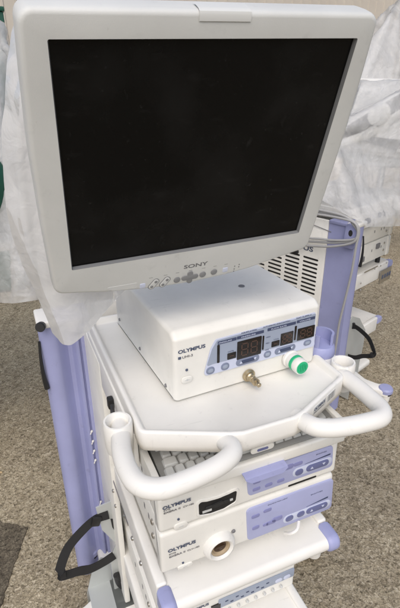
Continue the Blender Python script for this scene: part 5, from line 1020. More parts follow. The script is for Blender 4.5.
[-1,11,11,11,10,11,11,11,11,11,11,11,11,10,11,11,11,11,11,11,10,11,10,11,10,11,10,10,10,3,3,1,1,1,1,1,1,0,0,0,1,0,0,1,0,0,0,-1,0,-1,-7,-10,-10,-11,-11,-11,-10,-11,-11,-11,-11,-11,-10,-11,-11,-11],
[-1,11,11,11,11,10,11,11,11,11,11,11,11,10,11,11,11,11,11,11,11,11,11,10,11,11,11,11,10,11,5,1,1,1,0,0,1,0,0,0,0,1,0,0,0,1,0,0,0,-7,-11,-11,-11,-11,-11,-10,-11,-11,-11,-11,-10,-11,-11,-11,-11,-10],
[-1,11,11,11,11,10,11,11,11,11,11,11,11,10,11,11,11,11,11,11,11,10,11,11,11,11,10,11,11,12,10,4,-1,0,1,-1,1,0,0,0,0,0,0,-1,0,0,1,-1,0,-7,-12,-11,-11,-11,-10,-11,-11,-11,-11,-11,-10,-11,-11,-11,-11,-11],
[0,11,10,11,11,11,11,10,11,11,11,11,11,11,10,12,10,11,11,11,11,11,11,11,11,10,11,11,11,12,11,3,-1,0,0,0,0,0,0,0,0,0,0,0,0,0,0,0,0,-6,-12,-11,-11,-10,-11,-11,-11,-11,-11,-11,-10,-11,-11,-11,-11,-11],
[0,11,11,10,11,11,11,11,11,10,11,11,10,11,11,11,11,11,11,11,11,11,11,10,11,11,11,11,11,12,10,3,0,0,0,0,0,0,0,0,0,0,0,0,0,0,0,0,0,-5,-12,-11,-11,-10,-11,-11,-11,-11,-11,-10,-11,-11,-11,-11,-11,-10],
[1,10,11,11,11,11,11,11,10,11,11,10,11,10,11,11,11,11,11,11,11,11,11,10,11,11,11,11,11,12,10,3,0,0,0,0,0,0,0,0,0,0,0,0,0,0,0,0,0,-5,-11,-11,-11,-10,-11,-11,-11,-11,-11,-10,-11,-11,-11,-10,-11,-11],
[0,11,11,11,11,11,11,10,11,9,11,11,10,11,11,11,11,11,11,11,11,11,11,10,11,11,11,11,10,12,11,4,0,0,-1,0,0,0,0,0,0,0,0,0,0,0,0,0,0,-5,-11,-11,-10,-10,-11,-11,-11,-11,-10,-11,-11,-10,-11,-10,-11,-10],
[1,11,11,11,11,11,11,9,10,10,11,10,11,11,11,11,11,11,11,11,11,11,11,11,10,11,10,11,11,12,11,4,0,-1,0,0,1,0,0,0,-1,0,0,0,0,0,0,1,-1,-4,-11,-11,-11,-10,-10,-10,-11,-10,-11,-10,-11,-10,-11,-10,-11,-10],
[1,11,11,11,11,11,11,9,9,10,11,11,11,10,11,11,11,11,11,11,11,11,11,11,11,11,10,11,9,12,10,6,-1,1,-1,0,0,0,0,-1,0,0,0,0,0,0,0,-1,0,-5,-8,-8,-10,-10,-11,-11,-10,-11,-10,-10,-11,-10,-11,-10,-10,-10],
[1,11,11,11,11,11,11,11,10,10,7,11,10,11,11,12,10,11,11,11,11,11,11,11,11,10,11,9,8,6,9,8,5,-6,1,0,0,0,0,-1,0,0,0,-1,-1,2,-3,-1,2,-6,-8,-5,-8,-8,-9,-9,-9,-10,-10,-11,-11,-10,-10,-11,-10,-10],
[1,11,11,11,10,11,10,10,11,10,8,11,10,11,11,12,11,11,11,11,10,11,11,10,10,8,9,7,7,7,8,7,8,1,-8,-1,1,0,0,0,-1,0,0,-1,3,-3,-2,0,3,-9,-7,-5,-6,-8,-8,-8,-8,-9,-9,-8,-10,-9,-10,-10,-11,-10],
[0,10,11,11,10,10,10,10,10,10,11,11,11,11,11,11,11,11,10,11,10,10,9,9,8,8,7,7,8,7,8,8,8,5,-7,-5,-1,0,0,-1,0,0,-1,1,2,-2,-4,2,2,-8,-7,-8,-4,-7,-8,-9,-8,-8,-8,-8,-9,-8,-9,-8,-9,-10],
[-2,11,11,10,10,10,10,11,11,10,11,11,11,10,11,11,11,10,10,10,9,9,8,8,7,7,8,7,7,9,8,7,9,7,-3,-7,-4,-1,-1,0,-1,0,-1,2,2,-3,-4,2,3,-8,-8,-7,-7,-3,-9,-9,-8,-8,-8,-9,-8,-8,-8,-8,-8,-9],
[-1,11,10,10,11,10,11,11,10,11,11,11,10,11,11,10,9,10,9,8,8,8,8,7,7,8,7,7,9,9,8,7,9,8,0,-6,-6,-3,-1,-2,0,-1,0,1,3,-3,-5,2,3,-7,-8,-8,-7,-6,-3,-9,-10,-8,-9,-8,-8,-8,-8,-8,-8,-8],
[-1,11,10,10,11,11,11,10,11,11,11,10,10,10,10,9,8,9,8,8,8,7,7,8,7,7,8,8,9,9,8,8,8,8,3,-4,-7,-5,-2,-2,-1,-1,0,3,1,-5,-4,3,3,-7,-8,-8,-7,-7,-3,-7,-9,-9,-9,-9,-8,-8,-8,-8,-8,-8],
[-1,10,11,11,11,10,11,11,11,10,10,10,9,9,8,9,8,8,8,7,7,8,7,7,8,8,8,8,9,9,8,8,8,9,5,-3,-7,-5,-4,-2,-2,-2,0,5,-2,-6,-3,4,2,-7,-8,-8,-7,-6,-5,-4,-8,-10,-9,-9,-9,-8,-8,-8,-8,-8],
[-1,11,11,10,11,11,11,10,10,9,9,9,8,9,8,8,8,7,7,8,7,7,8,7,8,9,8,9,8,9,8,8,9,8,6,0,-6,-6,-5,-3,-2,-2,-1,5,-5,-5,-2,3,3,-7,-8,-8,-7,-6,-6,-4,-6,-9,-9,-10,-9,-8,-9,-8,-8,-8],
[0,11,10,11,11,10,10,9,9,8,9,8,8,8,8,7,8,7,7,7,8,7,8,8,8,9,8,9,8,9,8,8,9,8,7,2,-5,-6,-5,-4,-2,-3,-2,2,3,-8,-5,2,3,-7,-7,-8,-7,-4,-7,-6,-5,-7,-9,-10,-9,-9,-9,-8,-9,-8],
[0,11,10,10,10,9,9,8,8,8,8,8,8,7,8,7,7,7,8,7,8,8,8,8,9,8,8,9,8,9,8,9,8,9,7,4,-3,-7,-5,-3,-4,-3,-1,2,2,-8,-8,2,2,-6,-8,-7,-7,-5,-3,-6,-8,-6,-9,-9,-9,-9,-9,-9,-8,-9],
[0,10,9,9,8,9,7,8,8,8,8,8,7,7,8,7,7,7,8,8,8,8,8,8,9,8,9,8,8,9,8,9,8,9,8,5,-1,-6,-6,-2,-4,-5,0,3,0,-8,-9,0,2,-7,-7,-8,-6,-5,-4,-4,-5,-9,-9,-9,-8,-9,-9,-9,-9,-9],
[-3,9,8,8,8,8,8,7,8,8,8,7,7,7,7,8,7,8,7,9,8,8,8,8,9,9,8,8,8,9,8,9,8,9,8,6,1,-5,-5,-1,-5,-6,0,4,-2,-9,-9,-2,2,-7,-8,-7,-6,-5,-4,-4,-4,-8,-9,-9,-8,-10,-9,-8,-9,-9],
[-4,7,8,8,7,8,8,8,7,8,7,7,7,7,7,8,7,9,8,8,8,9,8,8,8,9,8,8,8,9,8,9,8,9,8,7,3,-3,-6,-1,-3,-7,0,3,-4,-9,-10,-2,0,-7,-7,-7,-6,-5,-4,-4,-3,-7,-9,-9,-9,-9,-9,-9,-9,-9],
[-7,8,7,8,7,8,8,7,8,7,7,7,7,7,8,8,8,8,9,8,8,8,8,8,9,8,8,9,8,8,8,9,8,9,8,8,4,-1,-5,-2,-1,-8,0,2,-6,-10,-9,-1,-4,-7,-7,-6,-5,-5,-4,-5,-4,-4,-9,-9,-9,-9,-9,-9,-9,-9],
[-6,7,8,7,8,7,8,7,7,7,7,7,7,9,8,8,8,9,8,8,8,8,8,8,8,9,8,8,8,8,8,9,9,8,8,8,6,1,-5,-2,0,-8,0,1,-8,-9,-10,-4,-4,-7,-6,-6,-4,-5,-4,-4,-3,-5,-9,-9,-9,-9,-9,-9,-9,-9],
[-7,7,8,7,7,8,8,6,7,7,7,8,9,9,9,7,7,8,9,7,8,8,9,8,8,8,8,8,9,8,8,8,8,9,8,9,6,2,-1,-4,1,-9,2,-3,-8,-10,-8,-7,-6,-6,-5,-5,-4,-4,-4,-4,-2,-7,-8,-9,-9,-9,-9,-9,-9,-9],
[-7,7,8,7,8,7,7,7,7,7,8,9,9,9,9,8,6,8,7,8,8,8,9,8,8,8,8,8,8,8,8,8,9,8,8,9,7,3,-3,0,2,-9,2,-5,-10,-9,-7,-7,-6,-6,-5,-5,-5,-4,-4,-2,-3,-8,-8,-9,-9,-9,-9,-9,-9,-9],
[-7,7,8,7,8,7,7,7,6,8,10,9,9,9,9,9,6,7,8,7,8,8,8,8,8,8,8,8,8,8,8,8,8,8,9,8,8,2,4,1,-1,-8,0,-8,-9,-7,-6,-6,-7,-6,-6,-5,-6,-4,-4,-2,-3,-9,-9,-9,-8,-9,-9,-9,-9,-9],
[-7,8,7,7,8,7,7,6,9,9,9,9,9,9,9,9,8,6,7,7,8,8,7,8,8,8,8,8,8,8,8,8,8,8,8,8,9,10,3,0,-2,-9,-5,-1,-9,-7,-6,-6,-6,-7,-7,-6,-7,-5,-4,-3,-3,-9,-9,-8,-9,-9,-9,-9,-9,-8],
[-6,7,7,7,8,7,6,9,9,9,9,9,9,9,9,10,8,7,6,7,7,8,7,8,8,8,8,7,8,8,8,8,8,8,8,8,9,10,4,1,0,-3,-6,-6,-6,-7,-6,-7,-7,-6,-7,-7,-7,-7,-5,-4,-3,-9,-9,-8,-9,-9,-9,-9,-8,-9],
[-7,7,7,7,8,7,8,9,9,9,9,9,9,9,10,9,9,8,6,7,6,7,8,7,8,8,7,8,8,8,8,8,8,8,8,8,8,8,1,0,0,-2,-3,-4,-6,-6,-6,-6,-7,-7,-7,-6,-6,-6,-6,-3,-6,-9,-9,-8,-9,-9,-9,-8,-9,-9],
[-6,7,7,7,8,8,9,9,8,9,9,10,9,9,9,9,9,9,6,6,7,7,8,7,7,8,8,7,8,8,8,8,8,8,9,8,7,3,-2,1,-1,-1,-1,-4,-4,-5,-5,-6,-6,-5,-6,-6,-6,-6,-6,-5,-6,-10,-8,-9,-9,-9,-8,-9,-9,-8],
[-6,7,7,8,8,8,9,9,9,9,9,9,9,9,9,9,9,9,8,6,7,7,7,6,8,7,8,8,7,9,8,8,9,8,7,6,5,2,-2,-1,0,-1,-1,-3,-4,-4,-4,-6,-5,-5,-6,-6,-6,-7,-6,-6,-4,-7,-9,-9,-8,-9,-9,-8,-9,-9],
[-6,7,8,8,8,9,9,8,9,9,9,9,9,9,9,9,9,9,9,7,7,6,6,8,7,7,8,7,9,8,8,9,8,6,5,5,4,2,-3,-1,0,-1,-1,-2,-4,-4,-4,-4,-5,-5,-5,-5,-7,-7,-6,-6,-5,-5,-7,-9,-9,-9,-8,-9,-8,-9],
[-6,8,8,8,9,8,9,9,9,9,9,9,9,9,8,10,8,10,9,7,6,7,6,7,8,7,8,8,9,8,8,7,6,5,4,4,4,1,-2,-3,0,-1,0,-1,-4,-4,-4,-3,-4,-5,-5,-5,-6,-7,-6,-6,-5,-5,-6,-7,-9,-9,-8,-9,-9,-8],
[-5,8,8,9,8,9,9,9,8,9,9,9,9,9,9,9,9,9,9,9,6,6,7,7,7,7,8,9,8,8,6,5,4,4,5,4,4,1,-3,-3,-1,0,-1,0,-3,-4,-4,-4,-3,-4,-4,-5,-5,-6,-7,-6,-6,-5,-5,-5,-8,-9,-9,-8,-9,-8],
[-4,8,8,8,9,9,9,8,9,9,9,8,9,9,9,9,9,9,9,9,8,5,7,6,7,8,9,8,7,6,5,3,4,4,5,4,4,-1,-2,-3,-1,-1,0,0,-2,-4,-4,-4,-4,-3,-3,-4,-5,-5,-6,-7,-6,-6,-5,-5,-5,-8,-9,-8,-9,-9],
[-5,8,9,8,9,9,8,9,9,8,9,9,9,9,8,9,9,9,9,9,9,7,5,7,7,9,8,6,5,4,3,4,4,5,4,5,2,-1,-2,-3,-1,-1,-1,0,-1,-3,-4,-4,-4,-3,-3,-4,-3,-5,-5,-7,-6,-5,-5,-1,-7,-8,-9,-8,-9,-8],
[-4,8,9,8,9,8,9,9,8,9,9,9,8,9,9,9,9,8,9,9,9,8,7,6,8,7,5,5,3,4,3,4,4,5,5,4,2,-2,-2,-3,-2,0,-1,0,-1,-2,-4,-4,-4,-3,-4,-3,-3,-3,-4,-5,-5,-7,-3,0,-7,-9,-9,-8,-9,-8],
[-4,8,9,8,9,8,9,8,9,9,8,9,9,8,9,9,9,9,9,8,9,9,8,6,6,4,4,3,4,3,4,3,5,5,4,5,1,-2,-2,-3,-2,-1,0,0,-1,-2,-3,-4,-4,-3,-4,-3,-3,-3,-3,-3,-4,-7,1,-1,-8,-9,-8,-9,-9,-8],
[-4,8,9,8,9,8,9,8,9,8,9,9,8,9,9,8,9,9,9,9,9,9,8,3,4,3,3,4,3,4,3,4,5,4,5,4,1,-2,-3,-2,-2,-1,0,-1,0,-1,-3,-4,-4,-4,-3,-3,-3,-3,-3,-3,-1,0,0,-3,-9,-9,-8,-9,-9,-8]]),
'cone': (42, 42, [
[1130,19,18,16,17,16,17,18,20,20,19,20,20,20,19,18,19,19,15,16,16,16,16,16,15,16,-11,-20,-19,-19,-17,-11,-1,12,20,20,15,12,9,7,9,10],
[-14,18,18,19,18,18,15,17,20,19,20,20,20,20,19,20,18,21,17,17,16,16,16,16,18,12,-14,-20,-20,-19,-14,-5,9,19,21,17,12,9,7,7,11,12],
[-9,14,18,18,19,19,18,16,19,20,19,19,21,20,19,20,19,21,20,15,18,16,16,17,20,8,-17,-20,-20,-18,-9,5,18,21,18,13,8,9,5,10,13,14],
[-6,13,14,17,18,20,18,17,20,20,19,20,19,20,20,20,20,21,21,14,17,19,17,19,21,2,-18,-20,-20,-15,0,15,21,19,14,8,9,9,7,12,11,16],
[-4,11,12,16,16,19,20,17,20,21,19,19,21,18,20,20,21,21,21,18,15,18,18,21,22,-4,-18,-20,-20,-8,11,21,20,15,9,11,10,9,8,8,14,20],
[-3,12,10,12,15,16,21,18,21,21,20,18,20,20,19,20,21,21,22,20,14,17,21,22,21,-9,-17,-22,-15,3,19,21,16,12,11,9,9,8,6,12,20,21],
[-5,14,11,10,12,14,17,21,21,22,20,19,20,19,20,19,21,21,22,22,18,18,17,22,19,-11,-17,-21,-8,16,21,18,12,11,8,7,6,9,12,19,22,23],
[-8,14,13,13,10,12,15,20,21,22,22,20,20,18,19,20,20,21,23,22,19,17,21,21,15,-14,-20,-15,8,22,18,14,9,7,6,7,9,13,18,22,24,24],
[-10,16,13,14,13,11,14,16,22,21,23,21,18,19,20,20,20,21,22,23,20,18,20,22,11,-19,-15,-5,20,19,15,11,6,4,6,10,13,18,23,23,24,24],
[-10,17,16,13,13,14,14,13,19,23,22,22,21,19,19,18,20,21,22,22,22,19,19,23,6,-19,-11,10,22,16,10,8,6,5,5,14,19,23,23,23,24,24],
[-6,14,15,15,15,14,13,14,18,20,23,23,22,20,19,17,20,20,22,23,22,19,20,23,0,-17,-1,22,17,10,6,5,5,7,14,20,23,23,23,23,24,24],
[-1,12,13,13,15,15,13,14,17,19,22,23,22,23,19,17,18,21,21,23,22,20,20,23,-10,-8,15,20,11,3,4,5,9,16,21,23,23,22,24,23,23,21],
[12,4,9,12,13,14,14,15,13,17,22,22,22,24,22,18,17,19,20,24,22,20,21,20,-10,0,24,12,3,1,5,11,18,22,23,22,23,23,23,22,19,15],
[18,2,2,8,10,12,13,13,14,13,20,22,22,23,22,23,17,17,19,23,23,21,21,17,-10,17,18,3,0,2,13,20,23,22,22,23,23,22,20,17,12,8],
[15,5,3,1,6,9,11,12,13,17,9,20,23,22,23,24,19,17,17,21,24,19,24,11,0,24,6,-3,2,15,22,22,22,22,23,22,20,19,14,9,6,5],
[7,9,8,5,4,3,7,11,17,11,6,14,19,23,23,24,21,19,15,19,24,19,25,2,21,13,-3,0,18,22,22,22,23,22,16,22,15,10,7,6,6,6],
[-1,11,11,12,9,8,4,4,16,3,9,11,14,18,23,24,24,20,14,18,23,20,22,9,23,3,-6,21,23,21,22,23,21,18,15,8,7,7,7,9,6,7],
[-2,11,10,14,11,10,17,9,6,1,7,9,11,14,18,24,24,23,17,14,20,22,14,25,15,-8,23,21,22,23,21,19,13,6,7,8,8,8,9,9,8,7],
[-2,12,13,10,11,17,15,6,15,14,5,3,6,9,13,17,25,24,20,17,14,24,19,22,6,15,22,23,21,16,13,6,7,8,9,9,9,8,9,9,8,9],
[5,10,11,11,13,13,17,9,14,17,12,11,7,4,5,9,16,24,24,13,22,14,21,23,16,23,22,14,9,8,8,6,8,9,9,9,9,9,9,9,9,9],
[18,9,10,9,10,11,11,12,13,12,13,13,12,16,9,6,5,8,23,25,9,23,27,22,20,19,1,8,8,8,8,9,9,10,10,10,11,10,11,10,10,11],
[4,15,13,13,11,12,12,11,12,12,12,12,12,11,11,10,10,8,2,17,17,23,33,12,19,16,13,6,4,8,9,9,10,11,10,11,10,11,10,10,11,10],
[-3,15,14,9,6,13,20,16,11,19,12,12,11,10,7,14,11,3,18,11,7,26,30,16,9,8,18,14,9,9,9,6,11,11,14,11,10,8,9,11,9,10],
[-5,13,14,3,7,17,18,19,19,22,11,9,12,10,13,11,12,10,4,2,23,20,29,16,2,14,11,15,13,14,12,12,11,11,11,11,11,10,10,9,8,12],
[-2,11,11,14,18,11,15,16,23,14,11,13,15,10,8,8,3,2,9,24,22,23,24,9,7,3,10,11,13,13,15,14,13,14,13,12,13,12,12,11,11,10],
[8,14,13,17,18,13,10,16,12,21,10,10,5,5,4,1,4,14,25,24,24,24,21,-10,19,9,5,6,9,10,12,13,14,14,15,14,14,14,13,14,13,13],
[6,10,12,25,25,11,13,12,10,7,4,3,3,1,4,7,18,24,24,24,24,23,20,-14,4,21,12,5,7,7,8,9,11,13,14,14,15,14,14,15,13,14],
[-2,17,21,20,16,10,10,6,5,3,3,1,3,5,11,21,24,23,24,24,23,23,20,-8,-17,15,21,14,9,8,5,7,7,8,10,13,14,14,14,15,14,14],
[13,16,1,17,18,10,4,3,3,4,1,3,7,14,22,24,24,23,24,23,24,22,21,-4,-21,-6,19,20,16,13,9,8,6,6,5,7,11,12,14,14,14,14],
[2,11,-2,17,14,1,4,3,2,3,4,10,16,23,24,23,24,23,23,24,23,22,22,-2,-21,-18,7,20,20,17,14,12,9,7,6,4,5,7,10,13,14,14],
[-1,7,-2,11,12,-3,2,3,3,7,11,18,23,24,24,22,23,24,23,23,23,22,22,2,-21,-22,-9,14,20,20,18,15,13,11,8,7,5,3,5,8,10,13],
[-7,6,5,5,1,-2,3,3,9,13,19,23,24,23,23,22,23,24,23,23,23,21,22,4,-19,-23,-19,1,18,21,20,18,16,14,11,9,8,5,2,4,7,8],
[-12,4,4,3,-1,1,5,11,14,19,23,24,23,23,22,23,23,23,23,23,22,21,22,7,-19,-22,-21,-14,9,20,21,19,19,17,16,11,10,8,5,3,1,6],
[-14,2,4,0,2,7,12,15,19,23,23,24,22,23,22,23,23,23,22,23,22,20,23,8,-17,-22,-21,-21,-5,15,20,21,19,19,18,16,13,10,8,3,1,3],
[-14,1,3,4,9,12,15,19,22,24,23,22,22,23,22,23,22,23,23,22,21,20,22,12,-16,-21,-21,-20,-21,5,17,20,21,20,20,17,17,14,11,6,3,4],
[-11,3,5,11,12,14,17,22,24,23,21,23,22,23,22,22,22,23,22,21,21,21,22,13,-15,-20,-21,-22,-21,-11,9,19,21,20,21,20,18,17,14,11,6,5],
[-9,8,12,12,13,19,18,23,22,23,22,23,22,22,21,23,21,22,22,21,20,21,22,15,-14,-21,-21,-22,-20,-18,-2,11,19,21,21,22,20,19,16,14,10,7],
[1,14,10,14,14,19,23,22,22,22,23,22,22,21,21,22,21,22,22,20,20,20,22,17,-13,-20,-21,-22,-21,-20,-12,1,15,20,21,21,21,21,20,17,13,9],
[10,10,14,13,17,21,22,22,22,22,22,21,22,21,21,21,21,21,21,20,21,20,20,19,-12,-20,-20,-21,-21,-21,-18,-9,6,17,20,21,22,21,21,21,17,12],
[6,14,15,14,19,22,22,22,21,22,21,21,21,21,21,20,21,20,20,21,20,19,20,19,-10,-19,-20,-21,-20,-21,-20,-16,-6,11,18,20,21,22,22,21,20,18],
[12,15,15,15,20,22,22,22,21,22,21,20,21,20,20,20,20,20,20,19,20,19,10,21,-1,-18,-20,-20,-20,-20,-20,-20,-16,-2,16,19,19,22,22,22,22,21],
[16,15,13,16,22,22,21,22,21,21,21,20,20,20,20,20,19,19,19,19,18,8,10,21,8,-14,-19,-20,-19,-19,-20,-19,-21,-17,5,17,19,20,22,22,22,24],
[1159,-13,-14,-14,-14,-14,-14,-10,-8,-6,-7,-5,-3,-5,-5,-7,-5,8,13,14,12,13,13,13,14,-10,-17,-5,-7,-9,-13,-17,-21,-18,-7,5,12,15,17,18,19,19],
[15,-15,-13,-12,-13,-13,-15,-13,-8,-8,-8,-5,-4,-6,-5,-4,-7,5,12,13,13,14,13,14,11,-16,-15,-6,-7,-10,-16,-21,-20,-9,4,9,15,16,18,19,17,18],
[18,-18,-15,-13,-11,-12,-12,-15,-9,-8,-9,-8,-5,-5,-6,-5,-6,3,10,15,12,15,14,12,7,-19,-14,-7,-7,-13,-20,-21,-13,2,8,14,17,16,19,17,16,17],
[19,-19,-17,-15,-14,-10,-11,-14,-9,-8,-10,-7,-9,-7,-5,-5,-5,1,8,16,14,12,14,11,4,-22,-13,-8,-7,-17,-22,-17,-1,7,13,16,16,16,18,16,17,16],
[20,-20,-19,-16,-16,-11,-9,-14,-9,-8,-10,-8,-7,-9,-7,-5,-6,-1,6,13,17,13,14,6,3,-22,-13,-8,-11,-21,-20,-6,7,11,15,15,16,16,18,17,16,12],
[19,-19,-20,-19,-16,-15,-9,-12,-8,-8,-8,-11,-8,-8,-8,-8,-4,-3,4,11,18,15,6,5,4,-21,-14,-6,-17,-23,-11,4,11,13,15,16,16,16,18,16,11,10],
[18,-18,-19,-20,-18,-17,-13,-10,-8,-6,-8,-10,-9,-9,-8,-9,-6,-3,2,9,14,15,15,7,-8,-20,-16,-8,-22,-17,1,9,14,14,15,16,16,17,16,12,8,5],
[16,-18,-18,-18,-19,-18,-16,-11,-8,-6,-7,-8,-10,-10,-9,-8,-8,-4,1,8,14,16,10,11,-15,-19,-11,-18,-22,-5,8,12,14,15,16,16,16,15,11,7,5,-2],
[14,-16,-19,-17,-18,-18,-16,-15,-8,-7,-6,-7,-11,-10,-9,-8,-8,-6,0,8,12,16,13,7,-19,-14,-18,-24,-12,6,12,13,15,15,15,16,14,12,5,2,-3,-2],
[12,-14,-17,-18,-17,-16,-17,-17,-11,-6,-5,-7,-8,-10,-10,-11,-8,-7,-2,9,9,16,15,3,-23,-13,-22,-23,2,11,14,14,14,15,15,15,10,3,0,-5,-2,-3],
[17,-18,-16,-17,-16,-16,-17,-17,-13,-9,-4,-5,-7,-9,-10,-12,-9,-8,-4,5,11,15,15,0,-24,-17,-25,-9,9,14,14,14,14,15,14,8,1,-2,-5,-4,1,4],
[17,-18,-18,-17,-16,-16,-17,-16,-14,-11,-6,-6,-7,-4,-9,-13,-11,-8,-6,3,11,15,13,-4,-23,-23,-19,6,12,13,14,13,15,13,6,-2,-4,-5,-2,2,5,9],
[17,-16,-18,-18,-17,-16,-16,-16,-16,-14,-7,-7,-7,-3,-5,-12,-11,-11,-7,0,9,15,13,-11,-23,-24,-4,12,13,12,13,14,12,2,-3,-4,-5,-1,3,7,11,13],
[3,-6,-13,-17,-17,-17,-16,-17,-16,-16,-10,-7,-7,-4,-6,-5,-12,-12,-9,-3,7,14,13,-17,-23,-18,10,12,12,12,14,9,-1,-5,-6,-3,2,5,10,11,13,9],
[-11,2,-2,-8,-16,-16,-17,-16,-16,-15,-15,-11,-4,-7,-6,0,-11,-11,-12,-7,5,16,7,-21,-25,2,13,9,13,12,5,-3,-4,-7,-3,6,8,11,12,10,7,4],
[-18,5,3,1,-2,-11,-16,-16,-16,-14,-15,-14,-12,-3,-6,0,-7,-11,-13,-10,1,16,2,-25,-13,12,9,11,10,1,-4,-6,-3,1,12,5,11,11,6,4,1,-1],
[-19,3,4,4,3,4,-5,-11,-16,-13,-15,-15,-14,-11,-5,1,-3,-9,-14,-12,-3,15,-7,-23,6,12,7,6,-3,-6,-4,0,5,10,12,9,4,2,-1,-4,1,-1],
[-20,4,3,3,3,3,4,3,2,-13,-14,-15,-14,-14,-11,-2,2,-6,-11,-15,-7,12,-19,-3,11,4,0,-5,-5,0,4,8,11,7,3,0,-1,-1,-3,-5,-1,-1],
[-19,3,2,3,3,3,3,2,4,4,1,-8,-12,-13,-14,-12,-1,4,-9,-12,-14,6,-16,8,10,-18,-2,-1,5,9,8,2,-7,5,-4,-2,-2,-2,-2,-2,-1,-2],
[-19,2,2,2,2,3,3,2,4,4,4,4,2,-4,-10,-12,-13,-2,6,-16,-6,-16,8,8,-19,-2,0,9,6,2,-2,-9,-3,-1,-2,-2,-1,-1,-1,-1,-1,0],
[1,-4,-3,-2,-1,0,1,3,3,3,4,3,4,7,1,0,-4,-12,-3,1,-16,-9,4,-8,2,2,-2,-1,0,-1,0,-1,-1,0,-1,0,-1,0,-1,0,-1,0],
[19,-5,-6,-7,-7,-5,-2,0,-1,2,2,2,2,3,2,4,3,5,11,-7,-13,-5,-5,2,3,3,-2,-1,0,-1,-1,-1,-1,-1,-1,0,-1,-1,-1,-1,-1,-1],
[18,-5,-5,-8,-10,-3,3,0,0,-1,3,2,3,3,4,2,3,7,-5,4,-3,-6,-6,-1,3,-1,1,0,-2,-1,-1,0,-2,-1,-3,-1,-1,0,-1,-1,-2,-1],
[16,-5,-5,-11,-9,2,2,2,3,-2,3,4,3,3,2,3,3,4,-1,-1,-6,4,-6,-1,0,0,-2,1,-1,-1,-1,-2,-2,-2,-1,-2,-2,-2,-1,-1,-1,-3],
[18,-6,-6,-8,-18,10,4,4,0,2,4,3,3,3,3,3,1,-5,5,-4,-9,-1,-11,21,-2,-1,-2,-2,-2,-1,0,0,-1,-1,-2,-2,-2,-2,-3,-2,-3,-2],
[17,-7,-6,-12,-19,7,11,4,7,1,4,5,3,1,1,-4,1,6,-5,-5,-4,-8,-15,22,15,-2,-1,-3,-2,-3,-2,-2,-1,-1,0,-2,-1,-2,-2,-3,-3,-3],
[-18,-8,-8,-4,4,10,9,9,9,6,2,1,0,-3,0,5,6,-5,-7,-6,-6,-10,-15,20,25,9,-2,-2,-3,-2,-3,-4,-3,-2,-2,-1,-2,-2,-2,-2,-3,-3],
[-20,-8,3,16,14,10,9,8,5,3,-1,-1,0,3,7,5,-3,-7,-7,-8,-6,-11,-15,23,18,21,6,-1,-4,-3,-2,-3,-4,-4,-3,-3,-3,-3,-2,-3,-3,-4],
[-13,14,13,15,16,10,6,4,1,4,0,0,6,8,4,-3,-8,-7,-7,-7,-7,-11,-14,23,13,24,15,5,-1,-3,-4,-3,-4,-3,-4,-4,-4,-5,-3,-4,-3,-4],
[18,15,13,16,15,1,6,4,2,2,4,8,8,3,-2,-8,-8,-7,-6,-8,-6,-11,-13,23,11,17,24,12,3,0,-3,-4,-5,-4,-4,-3,-5,-5,-5,-5,-4,-5],
[20,15,13,14,13,-3,4,4,5,7,9,7,3,-2,-6,-11,-7,-6,-6,-7,-6,-11,-12,22,13,10,23,20,9,3,-1,-2,-4,-5,-5,-5,-4,-5,-5,-6,-7,-5],
[19,15,15,13,4,-1,5,6,9,10,7,3,-3,-5,-9,-8,-8,-5,-5,-6,-8,-12,-10,21,15,8,15,24,16,7,3,-1,-2,-4,-5,-6,-5,-6,-4,-6,-7,-8],
[16,14,14,9,2,5,9,10,10,7,3,-2,-6,-8,-8,-7,-7,-4,-6,-6,-9,-11,-9,20,16,6,12,20,22,13,7,1,0,-3,-4,-5,-6,-6,-6,-7,-6,-8],
[13,12,13,6,9,11,11,10,8,3,-2,-5,-9,-6,-8,-6,-7,-3,-6,-7,-8,-12,-8,19,16,8,10,12,23,19,12,4,2,-1,-2,-4,-6,-7,-6,-7,-7,-8],
[13,12,11,12,13,12,11,8,4,-1,-6,-7,-9,-6,-7,-6,-6,-2,-7,-7,-9,-12,-6,17,18,9,11,11,11,23,17,9,5,1,-1,-3,-4,-6,-7,-8,-8,-8],
[17,13,13,14,13,11,10,5,-1,-5,-9,-7,-6,-7,-6,-6,-6,-2,-7,-7,-10,-11,-4,14,18,10,9,7,10,21,22,14,7,3,3,-1,-3,-5,-7,-8,-9,-9],
[18,16,14,14,12,8,10,-2,-8,-5,-7,-3,-6,-8,-7,-5,-7,-4,-5,-7,-11,-10,-2,11,18,8,8,7,9,16,22,20,12,2,4,6,-1,-4,-6,-7,-9,-10],
[22,14,15,13,12,9,-2,-7,-5,-5,-4,-4,-7,-9,-5,-5,-8,-5,-4,-7,-11,-8,-2,8,19,8,7,6,8,10,19,23,17,10,5,4,1,0,-3,-7,-8,-10],
[19,16,14,13,10,5,-6,-5,-5,-5,-6,-6,-6,-7,-6,-5,-7,-7,-5,-8,-2,-5,-10,4,19,8,7,5,7,8,13,20,21,15,10,5,4,1,-1,-4,-7,-10],
[21,14,13,13,9,1,-4,-6,-5,-5,-6,-5,-6,-6,-7,-7,-7,-7,-7,-5,-3,0,-8,-10,19,10,7,4,6,8,8,15,21,19,13,9,5,4,1,-2,-4,-8],
[18,14,13,13,6,-3,-3,-3,-4,-3,-5,-6,-6,-6,-7,-7,-7,-7,-8,-7,-1,-8,-19,-3,20,12,6,5,6,8,7,9,14,21,15,11,10,6,3,1,-1,-6],
[16,14,15,12,3,-1,-3,-2,-4,-3,-5,-5,-5,-6,-6,-7,-7,-7,-8,-9,-8,-19,-18,1,18,15,9,2,8,9,8,7,7,12,20,13,10,10,5,3,2,-2],
[147,2,3,4,4,5,6,4,5,4,5,5,4,6,6,8,7,1,-1,-1,1,1,1,2,2,8,0,-4,-2,-2,0,1,3,3,-2,-6,-9,-11,-11,-10,-11,-9],
